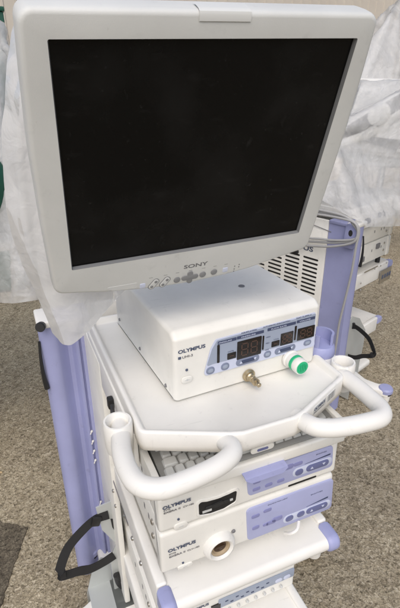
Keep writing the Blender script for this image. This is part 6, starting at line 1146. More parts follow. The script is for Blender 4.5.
[10,3,3,4,5,5,7,6,5,5,6,5,6,6,7,6,8,3,1,0,0,0,1,2,4,7,-1,-4,-3,-1,0,2,2,-1,-7,-9,-12,-12,-12,-11,-11,-9],
[9,5,5,4,5,5,6,8,6,6,6,7,6,7,7,7,8,4,2,-1,1,0,1,3,5,6,-2,-4,-3,-2,1,2,-1,-6,-10,-12,-13,-13,-13,-12,-10,-9],
[8,7,6,6,6,5,7,7,7,6,7,7,8,8,7,8,8,5,3,-2,0,2,2,3,6,5,-3,-4,-3,-1,1,0,-6,-10,-13,-14,-13,-13,-13,-12,-12,-9],
[8,8,8,7,7,7,6,8,7,6,8,8,7,9,9,8,8,7,4,0,-1,1,2,5,6,3,-3,-4,-3,0,0,-5,-10,-13,-14,-14,-14,-14,-14,-13,-11,-7],
[8,9,9,9,9,8,6,8,7,7,7,10,8,9,9,9,8,8,6,1,-2,0,5,5,6,1,-3,-5,-2,1,-4,-10,-12,-15,-15,-14,-15,-15,-15,-12,-8,-7],
[10,8,10,10,11,9,9,7,7,7,7,10,9,9,9,11,9,8,6,3,0,0,1,4,9,1,-3,-5,0,-2,-9,-13,-15,-15,-16,-16,-17,-14,-14,-9,-7,-5],
[11,9,9,11,11,11,10,8,8,6,8,9,9,11,10,10,10,9,7,3,1,-1,3,3,10,-2,-5,0,0,-8,-12,-15,-17,-17,-17,-17,-16,-13,-10,-8,-6,-6],
[11,9,11,10,11,12,11,10,8,8,7,8,11,11,10,10,11,10,7,4,2,-1,1,6,9,-6,-2,2,-3,-13,-15,-17,-18,-18,-18,-16,-14,-11,-8,-7,-7,-6],
[12,10,10,11,12,11,11,13,9,8,7,9,9,11,11,12,11,11,8,3,4,0,0,7,7,-6,1,1,-10,-16,-17,-18,-19,-19,-18,-14,-11,-9,-8,-7,-8,-6],
[11,11,11,11,12,12,12,13,11,9,7,8,9,11,11,13,12,11,9,6,2,1,1,7,5,-5,3,-5,-15,-18,-19,-20,-19,-18,-15,-11,-9,-8,-9,-8,-8,-7],
[10,13,12,12,12,12,13,13,12,10,9,8,10,8,11,14,12,12,10,7,3,0,2,8,-1,1,2,-13,-18,-21,-20,-20,-17,-15,-11,-9,-10,-9,-9,-8,-9,-10],
[1,19,15,14,13,13,13,13,13,13,9,9,10,8,9,13,14,12,12,8,4,0,2,9,-1,2,-6,-18,-21,-22,-20,-17,-14,-10,-10,-11,-10,-9,-9,-11,-11,-16],
[-7,25,21,18,15,15,14,13,14,14,11,10,10,9,9,10,13,15,12,10,5,1,2,9,-2,2,-16,-21,-22,-22,-16,-13,-11,-11,-11,-10,-10,-11,-12,-14,-19,-22],
[-8,25,25,24,20,17,16,15,15,11,17,12,9,10,10,7,13,14,15,12,5,-1,6,7,1,-7,-22,-23,-22,-15,-12,-12,-11,-11,-11,-11,-13,-14,-17,-22,-23,-25],
[-4,23,24,25,25,22,20,16,10,17,20,15,13,9,10,7,12,13,15,14,8,-1,7,3,3,-19,-23,-23,-14,-12,-12,-12,-11,-12,-16,-11,-18,-20,-24,-25,-25,-24],
[-1,22,23,22,24,24,25,22,11,22,18,18,17,13,9,7,10,12,16,15,10,0,9,3,-9,-22,-24,-13,-12,-12,-12,-12,-13,-16,-17,-22,-24,-25,-24,-24,-25,-24],
[0,23,23,21,23,24,18,24,25,22,20,19,18,17,13,9,7,11,14,17,12,1,8,1,-18,-23,-12,-13,-12,-12,-14,-15,-19,-24,-24,-25,-24,-25,-23,-24,-24,-24],
[1,23,21,24,23,19,20,25,20,21,25,25,22,19,18,14,8,7,13,15,17,4,7,-10,-23,-8,-12,-13,-14,-18,-21,-25,-24,-24,-23,-24,-24,-24,-24,-24,-24,-24],
[-3,24,23,23,22,22,19,24,21,20,22,23,24,25,23,21,16,8,7,16,11,15,-13,-6,-7,-12,-14,-20,-23,-24,-24,-24,-25,-24,-24,-24,-24,-23,-24,-24,-24,-24],
[-8,24,23,24,24,23,23,23,22,23,22,21,22,20,23,25,25,22,9,8,19,10,-10,-3,-16,-17,-26,-25,-24,-24,-25,-24,-24,-23,-24,-24,-23,-24,-23,-23,-24,-23],
[2,20,21,22,21,23,22,24,23,22,23,22,23,23,23,23,24,24,23,17,18,7,-3,-25,-16,-20,-22,-25,-26,-25,-24,-24,-23,-23,-24,-23,-24,-23,-24,-23,-23,-24],
[8,20,21,23,23,21,16,20,23,17,22,23,23,23,24,22,23,25,18,22,27,2,0,-20,-25,-24,-18,-22,-24,-24,-24,-25,-23,-23,-22,-23,-23,-25,-24,-23,-24,-23],
[9,22,20,23,23,19,18,18,16,12,23,24,22,24,21,23,23,23,25,26,2,17,4,-21,-26,-22,-23,-21,-21,-22,-22,-23,-23,-23,-23,-23,-23,-24,-23,-24,-24,-23],
[9,22,22,20,5,21,20,20,10,22,22,22,20,24,24,24,25,25,24,6,2,11,3,1,-24,-26,-23,-23,-22,-22,-21,-21,-21,-22,-22,-22,-22,-23,-22,-23,-23,-24],
[4,21,21,14,-1,21,20,20,21,15,23,23,24,25,26,25,25,20,6,6,7,4,2,3,-5,-24,-25,-24,-24,-23,-23,-21,-22,-21,-20,-22,-21,-21,-22,-21,-22,-22],
[-4,22,21,3,3,21,20,20,22,23,25,25,26,25,25,24,16,6,5,6,5,4,2,2,4,-11,-23,-24,-25,-24,-24,-23,-23,-21,-21,-21,-21,-21,-21,-21,-21,-21],
[0,18,14,0,12,22,21,24,24,25,25,25,25,25,21,13,7,5,5,5,5,4,1,7,-1,-1,-13,-21,-23,-24,-25,-24,-24,-23,-23,-22,-21,-21,-20,-21,-21,-21],
[-9,14,21,11,8,21,25,24,25,25,25,25,23,19,11,7,5,4,5,5,5,4,2,9,-5,2,-6,-14,-19,-22,-23,-23,-24,-24,-25,-23,-23,-22,-21,-20,-21,-20],
[-8,17,22,11,14,26,24,24,25,24,25,21,17,10,6,5,4,4,5,5,5,4,2,10,-5,-1,1,-9,-14,-18,-20,-22,-23,-24,-24,-24,-24,-24,-22,-21,-21,-20],
[-5,19,21,18,18,25,24,24,24,23,20,15,9,6,5,2,4,5,5,5,6,3,3,10,-3,-5,2,-2,-10,-15,-17,-19,-21,-22,-23,-23,-24,-24,-24,-23,-22,-21],
[-1,19,19,20,25,25,24,23,22,18,14,8,6,4,3,3,3,6,5,5,5,2,4,12,-3,-6,-1,2,-5,-10,-15,-16,-19,-19,-21,-23,-22,-24,-24,-24,-23,-22],
[2,20,21,22,25,24,22,20,17,13,8,5,3,3,3,3,4,6,4,5,4,3,5,12,-1,-7,-4,1,1,-6,-11,-14,-16,-17,-18,-21,-22,-22,-24,-23,-24,-23],
[7,21,21,23,23,21,17,16,13,8,4,3,2,3,3,3,4,6,4,5,4,2,5,12,0,-5,-5,-2,3,-2,-6,-12,-13,-15,-16,-18,-20,-21,-22,-23,-24,-24],
[7,22,21,21,18,17,16,12,7,5,2,2,1,3,2,4,4,6,4,4,4,2,6,12,1,-4,-3,-4,-2,2,-2,-8,-11,-12,-14,-16,-17,-19,-20,-22,-23,-23],
[6,21,19,17,16,16,13,7,3,2,0,1,3,2,3,3,4,5,4,4,4,2,7,12,2,-4,-4,-5,-2,1,2,-3,-8,-11,-11,-13,-15,-16,-18,-20,-22,-22],
[5,18,15,16,15,11,12,1,-1,1,1,3,2,1,2,4,3,4,5,4,2,3,7,13,2,-5,-4,-4,-3,0,3,2,-5,-11,-9,-7,-12,-14,-16,-18,-20,-21],
[1,14,15,15,14,11,1,-3,0,1,2,2,1,0,3,3,2,5,5,3,2,4,7,12,2,-3,-5,-4,-3,-1,2,5,-1,-5,-8,-8,-10,-10,-12,-16,-17,-20],
[-2,14,14,14,12,7,-5,-1,-1,0,0,1,1,1,2,3,2,3,4,3,8,7,0,10,3,-3,-4,-4,-4,-2,1,5,3,-2,-5,-6,-7,-9,-9,-11,-14,-18],
[-1,12,13,13,10,2,-2,-4,-2,0,0,0,1,1,1,1,1,3,3,4,8,10,3,0,4,-2,-4,-4,-4,-2,-1,4,5,1,-2,-4,-5,-6,-6,-9,-10,-14],
[-2,11,12,12,7,-4,-1,-1,1,2,0,-2,-1,0,0,0,2,1,1,3,9,4,-1,1,7,-2,-3,-4,-3,-1,-2,1,4,5,0,-2,-3,-3,-4,-5,-6,-8],
[-2,10,11,11,4,-2,0,0,0,0,0,0,0,0,0,0,-1,1,0,0,0,0,0,0,7,1,-2,-4,-2,0,0,0,0,4,4,0,-1,-2,-2,-3,-2,0]]),
'left': (60, 52, [
[-399,15,14,15,13,15,16,12,4,-4,-10,-14,-16,-16,-15,-9,7,15,15,17,16,17,16,16,17,16,16,16,16,16,16,15,14,10,7,7,8,11,16,9,-2,-11,-13,-12,-5,6,12,15,16,13,2,-7,-8,-6,-1,4,8,11,14,16],
[-15,15,16,14,13,14,16,16,9,1,-7,-12,-15,-17,-16,-11,4,13,17,16,17,16,17,16,17,16,17,16,17,16,16,15,14,11,8,5,9,12,17,8,-6,-11,-14,-10,1,11,14,16,15,6,-5,-8,-7,-3,4,8,11,14,15,16],
[-14,14,15,16,14,14,15,16,14,6,-2,-10,-14,-17,-16,-14,1,12,17,17,16,17,17,17,17,16,17,17,16,17,16,16,14,11,7,6,9,14,17,5,-7,-12,-14,-6,7,14,16,16,9,-2,-7,-8,-4,2,8,11,14,16,15,14],
[-15,15,15,15,16,14,14,15,16,12,3,-6,-13,-16,-16,-15,-4,12,16,17,17,17,17,17,17,17,17,17,17,17,16,16,14,11,7,7,10,16,15,4,-9,-14,-12,1,12,16,16,12,1,-5,-8,-6,1,7,11,15,15,14,14,11],
[-15,16,15,15,15,15,15,15,16,14,9,0,-11,-15,-16,-17,-6,9,17,17,17,17,17,18,17,17,17,17,17,17,18,16,14,12,7,7,11,16,15,0,-11,-13,-8,8,15,16,15,4,-3,-5,-9,-2,7,12,14,15,14,12,10,9],
[-14,16,15,15,15,15,15,15,16,16,13,5,-6,-15,-16,-16,-9,6,18,17,17,18,17,17,18,17,17,18,17,17,17,17,15,13,7,7,11,17,13,-2,-13,-12,0,13,16,16,8,-2,-5,-7,-5,7,12,14,15,13,11,9,8,8],
[-15,16,16,15,15,16,15,15,15,16,15,11,1,-13,-16,-16,-11,3,17,18,18,17,18,17,17,18,17,18,17,18,17,17,16,12,8,7,13,17,12,-4,-15,-8,7,16,16,12,0,-6,-7,-4,6,12,14,15,12,9,8,7,9,8],
[-13,15,16,16,15,15,16,15,15,15,16,15,7,-7,-15,-16,-13,0,16,18,18,17,18,18,17,18,17,18,18,17,18,17,16,13,8,8,13,18,10,-7,-14,-2,14,16,15,2,-6,-6,-4,4,13,14,15,10,8,10,6,6,9,7],
[-5,10,13,15,16,15,15,16,15,15,16,16,12,1,-12,-17,-14,-3,15,18,18,18,18,17,18,18,18,17,18,18,18,17,17,12,9,9,13,18,8,-7,-13,7,16,15,6,-4,-8,-3,5,12,14,14,9,7,10,7,6,7,7,8],
[2,5,8,11,15,15,15,16,15,15,16,16,15,8,-7,-14,-16,-7,15,18,17,18,18,18,18,18,18,18,17,18,18,18,17,12,10,9,15,17,6,-11,-4,13,16,10,-3,-7,-5,5,13,14,13,9,6,9,9,5,7,9,7,8],
[10,0,2,7,10,13,15,15,16,15,16,15,16,13,1,-12,-16,-10,13,18,18,18,18,18,18,18,18,18,18,18,18,18,17,13,10,10,15,17,4,-11,4,16,13,0,-7,-5,4,13,14,13,9,5,8,9,8,6,8,9,9,9],
[16,-3,-2,1,4,8,12,14,16,16,14,16,16,15,8,-6,-14,-14,10,18,19,18,18,18,18,18,18,18,18,18,19,18,18,12,10,12,16,15,2,-8,12,15,4,-5,-6,3,13,14,13,10,6,6,7,8,8,9,10,10,10,9],
[17,-3,-3,-3,-1,2,6,10,13,15,15,16,16,16,12,0,-11,-15,8,18,18,18,19,18,18,18,19,18,18,18,19,17,19,12,10,13,17,14,-4,3,16,9,-4,-6,2,14,13,12,9,8,6,6,9,10,9,10,11,11,10,8],
[18,-4,-3,-2,-3,-3,-1,4,8,11,14,16,15,16,16,7,-8,-14,4,18,19,18,18,19,18,18,19,18,19,18,18,18,19,10,13,14,18,12,-4,11,14,0,-7,1,14,13,11,7,9,9,7,9,11,10,10,9,9,8,6,5],
[17,-3,-3,-2,-3,-3,-3,-2,1,5,8,13,16,15,16,14,-3,-12,1,18,19,18,18,19,18,19,18,19,18,19,18,17,19,15,10,16,17,9,1,17,5,-6,-1,14,12,11,8,8,10,10,9,10,10,8,9,7,5,4,2,0],
[9,0,0,-1,-1,-3,-2,-4,-2,0,2,5,9,15,16,16,7,-8,-5,19,18,19,18,19,18,19,19,18,19,18,19,18,17,18,11,15,18,3,13,13,-4,-4,15,12,9,9,10,10,10,10,9,8,8,6,5,3,2,-1,-1,-2],
[-2,2,0,0,7,2,1,-3,-3,0,-1,0,1,4,15,16,13,-5,-4,18,19,19,19,18,19,18,19,19,19,18,19,18,17,19,15,13,18,5,17,2,-6,14,11,10,10,10,9,10,9,9,7,5,5,2,0,0,-2,-1,-1,-2],
[-2,2,2,0,6,7,4,3,2,-1,0,0,0,1,-6,11,15,7,-8,19,19,19,19,18,19,19,19,18,19,19,19,18,17,19,18,12,19,10,12,-7,13,11,9,11,10,9,9,8,7,5,3,1,0,-1,-1,-1,-1,-1,0,-1],
[-3,3,4,0,7,5,5,4,3,3,2,2,1,-1,-2,-3,5,13,-4,19,19,19,19,18,19,19,19,19,19,19,19,18,17,19,18,15,19,17,-6,13,9,9,10,10,9,8,7,5,1,1,-1,-1,-1,-1,0,-1,0,-1,1,0],
[-9,5,5,5,4,3,4,3,4,3,4,4,3,4,2,1,0,-3,4,19,19,19,19,19,19,19,18,19,19,19,19,19,18,18,19,19,18,6,11,8,9,9,9,8,6,4,3,-1,-1,-1,-1,1,-1,0,1,0,0,-1,0,0],
[-15,5,4,6,6,0,3,3,3,5,4,5,4,6,5,-1,3,-2,9,20,19,19,19,19,19,19,19,19,19,19,19,19,19,19,20,20,19,1,10,10,8,8,7,4,0,1,0,-1,0,-1,0,0,0,0,1,0,-1,0,0,0],
[-17,5,5,6,7,0,3,3,3,6,5,5,5,5,5,6,9,-2,6,21,20,20,19,19,19,19,19,19,19,19,19,19,20,19,19,20,21,1,0,5,6,7,10,-1,-1,1,1,-2,0,0,0,0,1,0,1,1,1,1,0,1],
[-11,5,5,4,5,7,7,8,11,1,3,4,4,5,5,8,7,-2,7,21,19,19,19,20,19,19,19,19,19,19,19,19,19,20,19,19,20,3,0,9,6,1,-7,-1,0,0,0,3,2,3,4,6,3,-2,0,0,0,0,0,1],
[4,6,6,6,6,7,6,9,10,4,1,3,3,3,3,4,8,-4,9,21,19,19,19,19,20,19,19,19,19,19,19,19,19,20,19,19,20,4,5,3,-7,-2,-1,2,2,2,2,2,3,4,4,7,2,-1,-1,1,0,-1,1,0],
[12,7,7,6,7,6,6,4,10,5,2,3,3,3,2,1,0,-4,11,20,19,19,19,19,19,20,19,19,19,19,19,19,19,19,19,20,19,9,-4,-2,0,2,2,2,2,2,3,2,3,2,2,6,0,0,1,2,1,-2,1,-1],
[15,6,7,6,6,5,6,5,6,0,4,3,0,0,-3,-2,0,7,8,20,19,19,19,19,19,19,20,19,19,19,19,19,19,19,19,20,19,5,8,1,0,1,0,3,1,2,1,3,2,2,2,0,4,0,2,0,-1,-1,-1,0],
[13,6,5,5,4,5,3,4,4,3,2,-2,-2,-1,0,-1,1,4,11,20,19,19,19,19,19,19,20,19,19,19,19,19,19,19,19,20,18,9,6,3,3,2,1,1,2,1,2,1,2,1,3,2,1,0,0,-2,0,-1,-1,-1],
[6,5,3,2,6,4,4,3,3,4,2,-2,2,1,0,1,-2,-3,12,20,19,19,19,19,19,19,20,19,19,19,19,19,19,19,20,19,18,9,4,4,3,2,2,2,3,2,1,2,0,1,3,2,0,0,0,-1,0,-1,-1,-2],
[2,4,2,2,6,4,4,3,3,3,3,2,1,0,0,0,-6,1,12,19,19,19,19,19,19,19,20,19,19,19,19,19,19,19,20,19,19,8,3,1,2,2,3,2,3,2,3,2,3,2,0,-1,0,0,1,-1,1,1,-1,-2],
[3,3,0,2,6,4,3,2,3,3,2,2,2,1,0,-6,7,-5,12,19,19,19,19,19,19,20,19,19,19,19,19,19,19,19,20,19,20,4,-2,2,3,2,2,3,3,2,3,2,3,4,3,1,0,-2,0,-1,-1,1,2,0],
[-1,2,2,2,2,2,1,2,2,1,1,1,-2,2,2,4,11,-4,11,19,19,19,19,19,20,19,19,19,19,19,19,19,19,19,19,20,20,3,-1,1,-1,2,3,2,3,2,3,2,3,3,3,2,4,0,-2,0,-1,-1,3,2],
[-9,2,1,1,1,1,1,0,1,0,0,1,4,6,8,11,6,-4,10,20,19,20,19,19,19,19,19,19,19,19,19,19,19,19,20,19,20,4,-2,0,1,2,2,2,2,2,3,4,1,2,3,4,0,3,-2,1,0,-1,2,1],
[-14,0,1,1,0,1,1,-1,1,2,3,10,8,8,7,7,6,-2,11,21,19,19,19,19,19,19,19,19,19,19,19,19,19,19,19,20,20,4,0,9,2,2,0,0,1,0,1,1,2,3,2,5,-2,0,1,0,1,1,1,1],
[-17,1,0,0,0,1,1,2,4,5,6,7,7,8,7,8,10,11,5,20,19,19,19,19,19,18,19,19,19,19,19,19,18,19,19,19,20,11,7,6,4,3,1,2,-1,2,0,-1,0,0,1,0,1,1,1,0,2,1,1,1],
[-17,0,1,1,2,2,3,5,7,7,8,9,9,11,12,12,12,11,-6,15,19,19,18,19,19,19,18,19,19,19,18,19,19,18,19,19,13,3,10,12,11,8,6,4,2,2,1,0,0,-1,0,0,0,1,0,1,1,1,1,0],
[-16,2,1,3,4,6,7,8,9,10,11,12,12,12,12,12,12,-14,9,11,17,19,18,19,19,19,18,19,19,18,19,19,18,19,19,16,10,-2,11,7,11,12,12,9,7,6,3,3,1,1,1,-1,0,0,0,1,0,0,1,-1],
[-10,2,4,5,9,10,10,11,11,13,12,12,11,12,13,12,-15,-6,17,9,15,18,19,18,19,19,18,19,19,18,18,19,19,19,18,11,12,7,-8,13,6,10,11,13,12,10,8,6,5,3,3,1,0,1,-1,0,0,0,-1,0],
[-6,5,8,11,11,12,12,13,12,13,12,11,12,13,11,-12,-14,4,18,11,11,18,18,19,18,19,19,18,19,18,18,19,19,18,17,10,11,12,-12,1,13,8,8,10,12,13,12,10,9,7,6,4,2,3,0,-1,1,0,0,1],
[1,11,12,13,13,12,13,13,12,12,12,12,12,11,-11,-15,-8,13,16,11,10,17,19,18,19,18,19,18,18,19,18,18,19,18,16,9,12,15,-8,-13,8,13,8,8,9,11,12,13,12,11,9,8,6,5,3,3,1,1,0,0],
[12,13,13,13,13,13,13,12,12,12,13,12,10,-10,-15,-14,1,18,11,11,12,17,19,18,18,18,19,18,18,19,18,18,19,17,14,9,12,17,-2,-16,-7,11,13,9,8,8,10,12,12,13,12,11,10,8,7,5,4,2,2,0],
[15,14,13,13,13,13,12,12,13,12,13,9,-10,-14,-16,-8,10,18,11,10,11,17,18,18,19,18,18,18,18,19,18,18,18,17,11,10,12,19,3,-15,-14,-1,12,13,10,10,8,8,10,12,13,13,12,11,10,9,7,5,4,2],
[16,14,13,13,12,12,13,13,13,12,8,-9,-14,-15,-14,1,15,17,11,9,11,16,18,18,18,18,18,18,18,18,19,18,18,13,11,12,12,18,9,-11,-17,-12,4,13,13,10,11,8,8,9,11,13,13,13,12,12,10,8,7,6],
[16,13,12,13,12,14,13,13,13,7,-9,-14,-15,-15,-8,9,18,15,10,10,9,16,18,17,18,18,18,18,18,18,18,18,17,11,13,12,12,18,11,-6,-16,-16,-7,7,13,14,11,10,8,8,8,11,12,12,14,13,13,11,10,9],
[14,14,12,13,14,13,14,12,6,-8,-14,-15,-16,-12,0,15,18,13,10,9,10,15,18,17,18,18,18,18,17,18,18,18,13,14,14,11,11,17,14,-2,-14,-17,-13,-4,10,14,13,12,9,9,9,7,11,10,13,13,14,13,13,11],
[15,13,14,14,13,14,12,5,-8,-14,-14,-16,-15,-6,8,17,17,11,11,8,11,14,17,18,18,17,18,18,18,17,18,17,14,13,13,10,12,16,16,3,-12,-17,-16,-11,0,12,14,14,11,10,9,7,10,11,8,12,14,13,15,13],
[16,14,13,14,14,13,3,-8,-13,-15,-16,-15,-11,2,13,18,14,11,10,9,11,14,16,18,18,17,18,17,18,17,17,17,14,13,11,12,11,15,17,7,-8,-17,-16,-14,-9,3,13,14,14,12,10,9,8,9,9,10,11,13,14,14],
[16,14,14,14,12,2,-6,-14,-15,-15,-16,-13,-4,8,16,17,13,10,9,10,11,13,17,17,17,18,17,17,18,17,16,16,15,13,12,11,10,15,17,10,-5,-14,-16,-16,-13,-6,5,14,14,14,12,11,9,8,8,9,10,12,12,14],
[17,14,14,12,0,-6,-12,-16,-15,-16,-14,-9,3,13,17,15,12,10,9,11,10,13,16,17,17,17,17,17,17,17,16,16,14,13,13,11,9,14,17,13,-1,-11,-16,-16,-15,-12,-3,7,14,14,13,13,10,10,9,7,9,10,12,12],
[17,14,11,0,-8,-10,-15,-17,-15,-15,-11,-3,9,16,17,13,11,9,9,11,11,13,15,17,17,17,17,16,17,17,15,15,14,14,12,10,10,14,16,15,3,-8,-15,-16,-16,-14,-10,-1,9,14,13,14,12,11,10,9,7,9,10,11],
[17,10,-1,-10,-8,-14,-16,-16,-15,-13,-8,5,14,17,15,12,11,9,7,11,12,13,15,16,17,17,16,16,16,17,15,15,14,13,11,10,12,12,16,16,6,-5,-12,-16,-16,-14,-15,-8,2,10,13,14,14,12,11,10,9,8,9,10],
[11,-2,-7,-10,-13,-16,-16,-16,-14,-11,0,12,15,17,14,11,11,8,9,10,11,13,14,16,17,17,16,15,16,16,16,13,14,14,11,10,11,12,15,16,10,-2,-10,-15,-16,-16,-14,-13,-5,3,10,14,14,13,13,12,10,8,9,10],
[-4,-4,-10,-13,-15,-16,-16,-15,-13,-5,8,15,17,15,13,10,11,9,9,9,11,12,14,16,16,17,15,16,15,16,14,14,14,12,11,10,12,12,13,17,12,2,-7,-13,-16,-16,-16,-14,-10,-4,4,11,13,14,14,13,12,9,8,11],
[439,-5,-6,-6,-7,-4,5,12,16,16,13,8,4,3,5,14,15,7,4,-3,-1,0,-1,0,-1,-1,-1,-2,-3,-4,-4,-6,-9,-12,-14,-14,-14,-12,-2,13,15,13,9,11,16,14,10,4,0,-8,-16,-15,-15,-15,-17,-16,-14,-12,-6,0],
[7,-5,-5,-6,-7,-6,0,7,14,16,16,11,5,3,5,11,16,9,3,-1,-2,-1,0,-1,-1,0,-1,-1,-2,-2,-5,-6,-9,-12,-14,-15,-14,-10,1,14,15,12,10,13,16,11,6,0,-5,-15,-16,-15,-15,-16,-16,-15,-12,-6,-2,1],
[7,-7,-4,-4,-6,-7,-4,2,9,16,17,14,8,4,3,10,17,10,2,-1,0,-1,0,0,0,0,-1,-2,-2,-2,-3,-7,-9,-12,-14,-15,-14,-9,4,15,15,11,10,16,14,7,1,-3,-13,-17,-14,-15,-16,-17,-15,-11,-6,-2,1,4],
[5,-5,-6,-4,-3,-6,-6,-2,4,12,17,16,11,6,4,7,17,12,2,-1,-1,0,0,-1,1,1,0,-2,-1,-2,-3,-6,-9,-13,-15,-15,-13,-7,6,16,14,10,13,16,10,2,-1,-11,-16,-16,-14,-16,-17,-15,-11,-6,-2,2,6,7],
[6,-4,-5,-6,-4,-3,-6,-4,-1,8,15,17,14,7,6,6,15,14,1,-1,0,0,0,-2,0,2,1,0,-2,-2,-1,-6,-9,-12,-16,-15,-13,-5,8,16,13,11,15,14,4,0,-7,-16,-16,-16,-15,-16,-16,-10,-6,-1,2,7,8,8],
[4,-3,-4,-5,-5,-4,-4,-4,-3,2,12,16,17,7,7,7,14,16,0,-1,0,0,-1,-1,0,3,-1,-1,1,0,-1,-5,-9,-12,-15,-15,-13,-4,10,17,11,12,17,8,0,-3,-14,-17,-16,-15,-17,-15,-10,-6,-1,4,7,9,9,9],
[3,-3,-3,-4,-5,-3,-3,-3,-5,-1,7,14,17,13,5,8,13,17,0,-1,0,-1,1,0,-3,3,-1,0,1,0,0,-3,-9,-11,-16,-15,-12,-3,13,16,11,14,14,1,0,-11,-17,-16,-15,-17,-16,-9,-6,0,5,8,8,9,9,9],
[8,-6,-4,-2,-5,-3,-2,-3,-5,-2,2,9,17,16,10,6,11,18,6,0,-2,-2,0,-2,-4,2,0,1,2,-1,1,-2,-8,-12,-16,-15,-11,-1,14,16,11,17,7,-5,-3,-17,-16,-15,-17,-16,-10,-4,0,7,8,7,9,9,9,9],
[16,-11,-7,-5,-4,-3,-4,-2,-4,-3,1,5,13,18,13,6,11,17,9,0,-1,-2,-2,-2,-3,0,0,3,3,0,-1,-2,-7,-12,-15,-15,-11,1,15,16,13,14,3,-5,-16,-16,-15,-17,-17,-10,-3,1,7,8,7,9,9,9,9,9],
[17,-11,-11,-9,-6,-4,-3,-4,-2,-3,-1,2,9,16,16,12,7,17,11,0,-2,-1,-3,-2,-4,0,1,3,4,1,-2,-2,-5,-13,-15,-15,-10,4,16,14,16,9,-2,-14,-17,-15,-16,-17,-10,-3,3,7,8,7,8,9,9,7,9,9],
[15,-9,-11,-10,-10,-7,-5,-3,0,-4,-4,1,4,13,18,14,8,15,13,1,-2,-2,-2,-4,-3,0,0,4,4,1,0,-2,-5,-13,-15,-15,-9,6,17,14,17,2,-11,-17,-15,-17,-16,-10,-2,3,7,9,8,7,7,9,8,8,8,7],
[6,-3,-7,-9,-10,-10,-8,-6,-1,-3,-4,-1,1,8,17,17,12,12,14,1,-1,-2,-3,-4,-1,1,-1,3,3,-2,1,1,-4,-13,-15,-14,-8,8,18,15,12,-7,-16,-16,-16,-17,-9,-1,3,6,8,9,8,8,7,7,7,6,6,7],
[1,-1,-1,-5,-7,-8,-11,-9,-7,-3,-2,-2,-1,5,12,19,14,11,17,1,-2,-2,-2,-4,-2,0,-1,3,2,-3,1,4,-2,-14,-14,-13,-7,11,17,17,1,-15,-16,-16,-17,-7,-1,4,6,7,9,8,7,6,7,5,5,5,7,8],
[-1,-2,0,0,-2,-3,-7,-10,-9,-9,-4,-2,-1,1,8,17,17,12,17,2,-1,-3,-3,-3,-2,0,-1,1,2,-3,1,6,-1,-14,-13,-11,-7,13,17,13,-10,-17,-16,-17,-6,1,4,8,5,7,7,6,5,5,6,6,7,8,8,9],
[1,-3,-2,-1,-1,2,0,-4,-8,-9,-8,-7,-1,-1,4,13,18,14,18,1,-1,-2,-4,-3,0,1,-3,0,1,-3,1,6,3,-12,-14,-10,-6,15,17,1,-16,-16,-17,-5,2,5,6,6,5,6,5,6,5,7,7,7,9,8,7,7],
[15,-5,-6,-5,-2,-2,1,2,-2,-5,-7,-9,-9,-1,1,8,17,17,17,0,-1,-1,-2,-2,-3,-2,-2,1,1,-3,1,6,5,-7,-14,-11,-4,17,12,-12,-16,-17,-3,2,5,6,5,5,5,5,6,7,6,8,8,7,7,6,4,2],
[18,-6,-5,-5,-5,-5,-4,-1,2,-4,-4,-5,-7,-8,-3,4,12,18,18,0,-2,1,0,-2,-5,-2,-1,1,-1,-3,2,5,7,-3,-10,-14,-3,16,2,-17,-17,-1,3,5,5,5,5,5,5,7,6,7,8,6,6,4,3,1,1,-2],
[17,-5,-5,-5,-5,-5,-5,-4,-5,-4,-4,-4,-5,-4,-1,-6,7,18,17,-2,0,2,-1,-3,-3,0,-1,-1,0,-2,0,4,7,-1,-5,-14,-2,14,-13,-16,1,4,4,5,4,6,5,6,6,7,6,6,4,3,2,0,-1,-1,-2,-3],
[17,-5,-5,-4,-5,-5,-4,-5,-5,-4,-5,-5,-5,-4,-3,-2,-6,13,17,0,0,0,-1,-3,-1,-1,-1,-1,0,0,-2,3,7,-3,3,-11,-2,3,-17,2,5,4,5,5,5,6,6,6,5,4,3,0,0,-1,-1,-2,-2,-1,-3,-4],
[15,-4,-4,-4,-4,-6,-5,-4,-5,-4,-4,-4,-4,-5,-4,-4,-4,-4,17,-1,0,0,0,-3,2,-3,-1,0,-1,0,0,0,6,0,0,0,0,-16,3,6,4,5,5,5,6,5,5,1,0,-1,-3,-4,0,-2,-2,-2,-2,-2,-2,-2],
[8,-4,-4,-3,-2,-9,-6,-5,-4,-3,-3,-3,-3,-1,-2,-6,-2,-2,-3,0,1,0,0,0,1,0,0,0,0,-1,0,0,-1,0,-1,-1,1,4,4,5,4,5,5,4,3,1,0,-9,-3,-2,-3,-2,-1,-2,-1,-1,-1,-1,-1,0],
[4,-3,-3,-2,0,-8,-6,-5,-3,-2,-2,-2,-2,-2,-2,-1,-1,-2,-2,-1,0,0,0,0,0,0,0,0,0,0,0,0,-1,0,0,0,-1,4,3,2,2,3,9,-2,-5,1,2,-8,-3,-3,-2,-2,0,0,0,0,0,0,0,0],
[12,-2,-3,-2,-2,-4,-3,-4,-6,0,-1,-2,-2,-2,-1,-2,-1,-2,-1,-1,0,0,0,0,0,0,0,0,0,0,-1,0,1,0,0,0,0,2,3,1,2,4,-7,-1,-1,-2,-1,0,-1,0,-1,0,-1,0,0,0,-1,0,0,0],
[17,-3,-2,-3,-3,-3,-3,-4,-5,-2,0,-1,-1,-1,-1,-2,-1,-2,-1,0,0,0,0,0,0,0,0,0,0,0,0,0,0,0,0,0,0,2,0,4,-3,0,-1,0,-1,-1,0,-1,0,-1,-1,-1,0,-1,0,0,-1,0,-1,0],
[11,-3,-3,-3,-3,-2,-2,0,-5,-2,-1,-1,0,-1,0,0,0,-2,-1,0,0,0,0,0,0,0,0,0,0,0,0,0,0,0,0,0,0,1,1,1,0,-1,0,-1,-1,-1,-1,0,-1,-1,0,-1,-1,0,-1,-1,0,-1,0,-1],
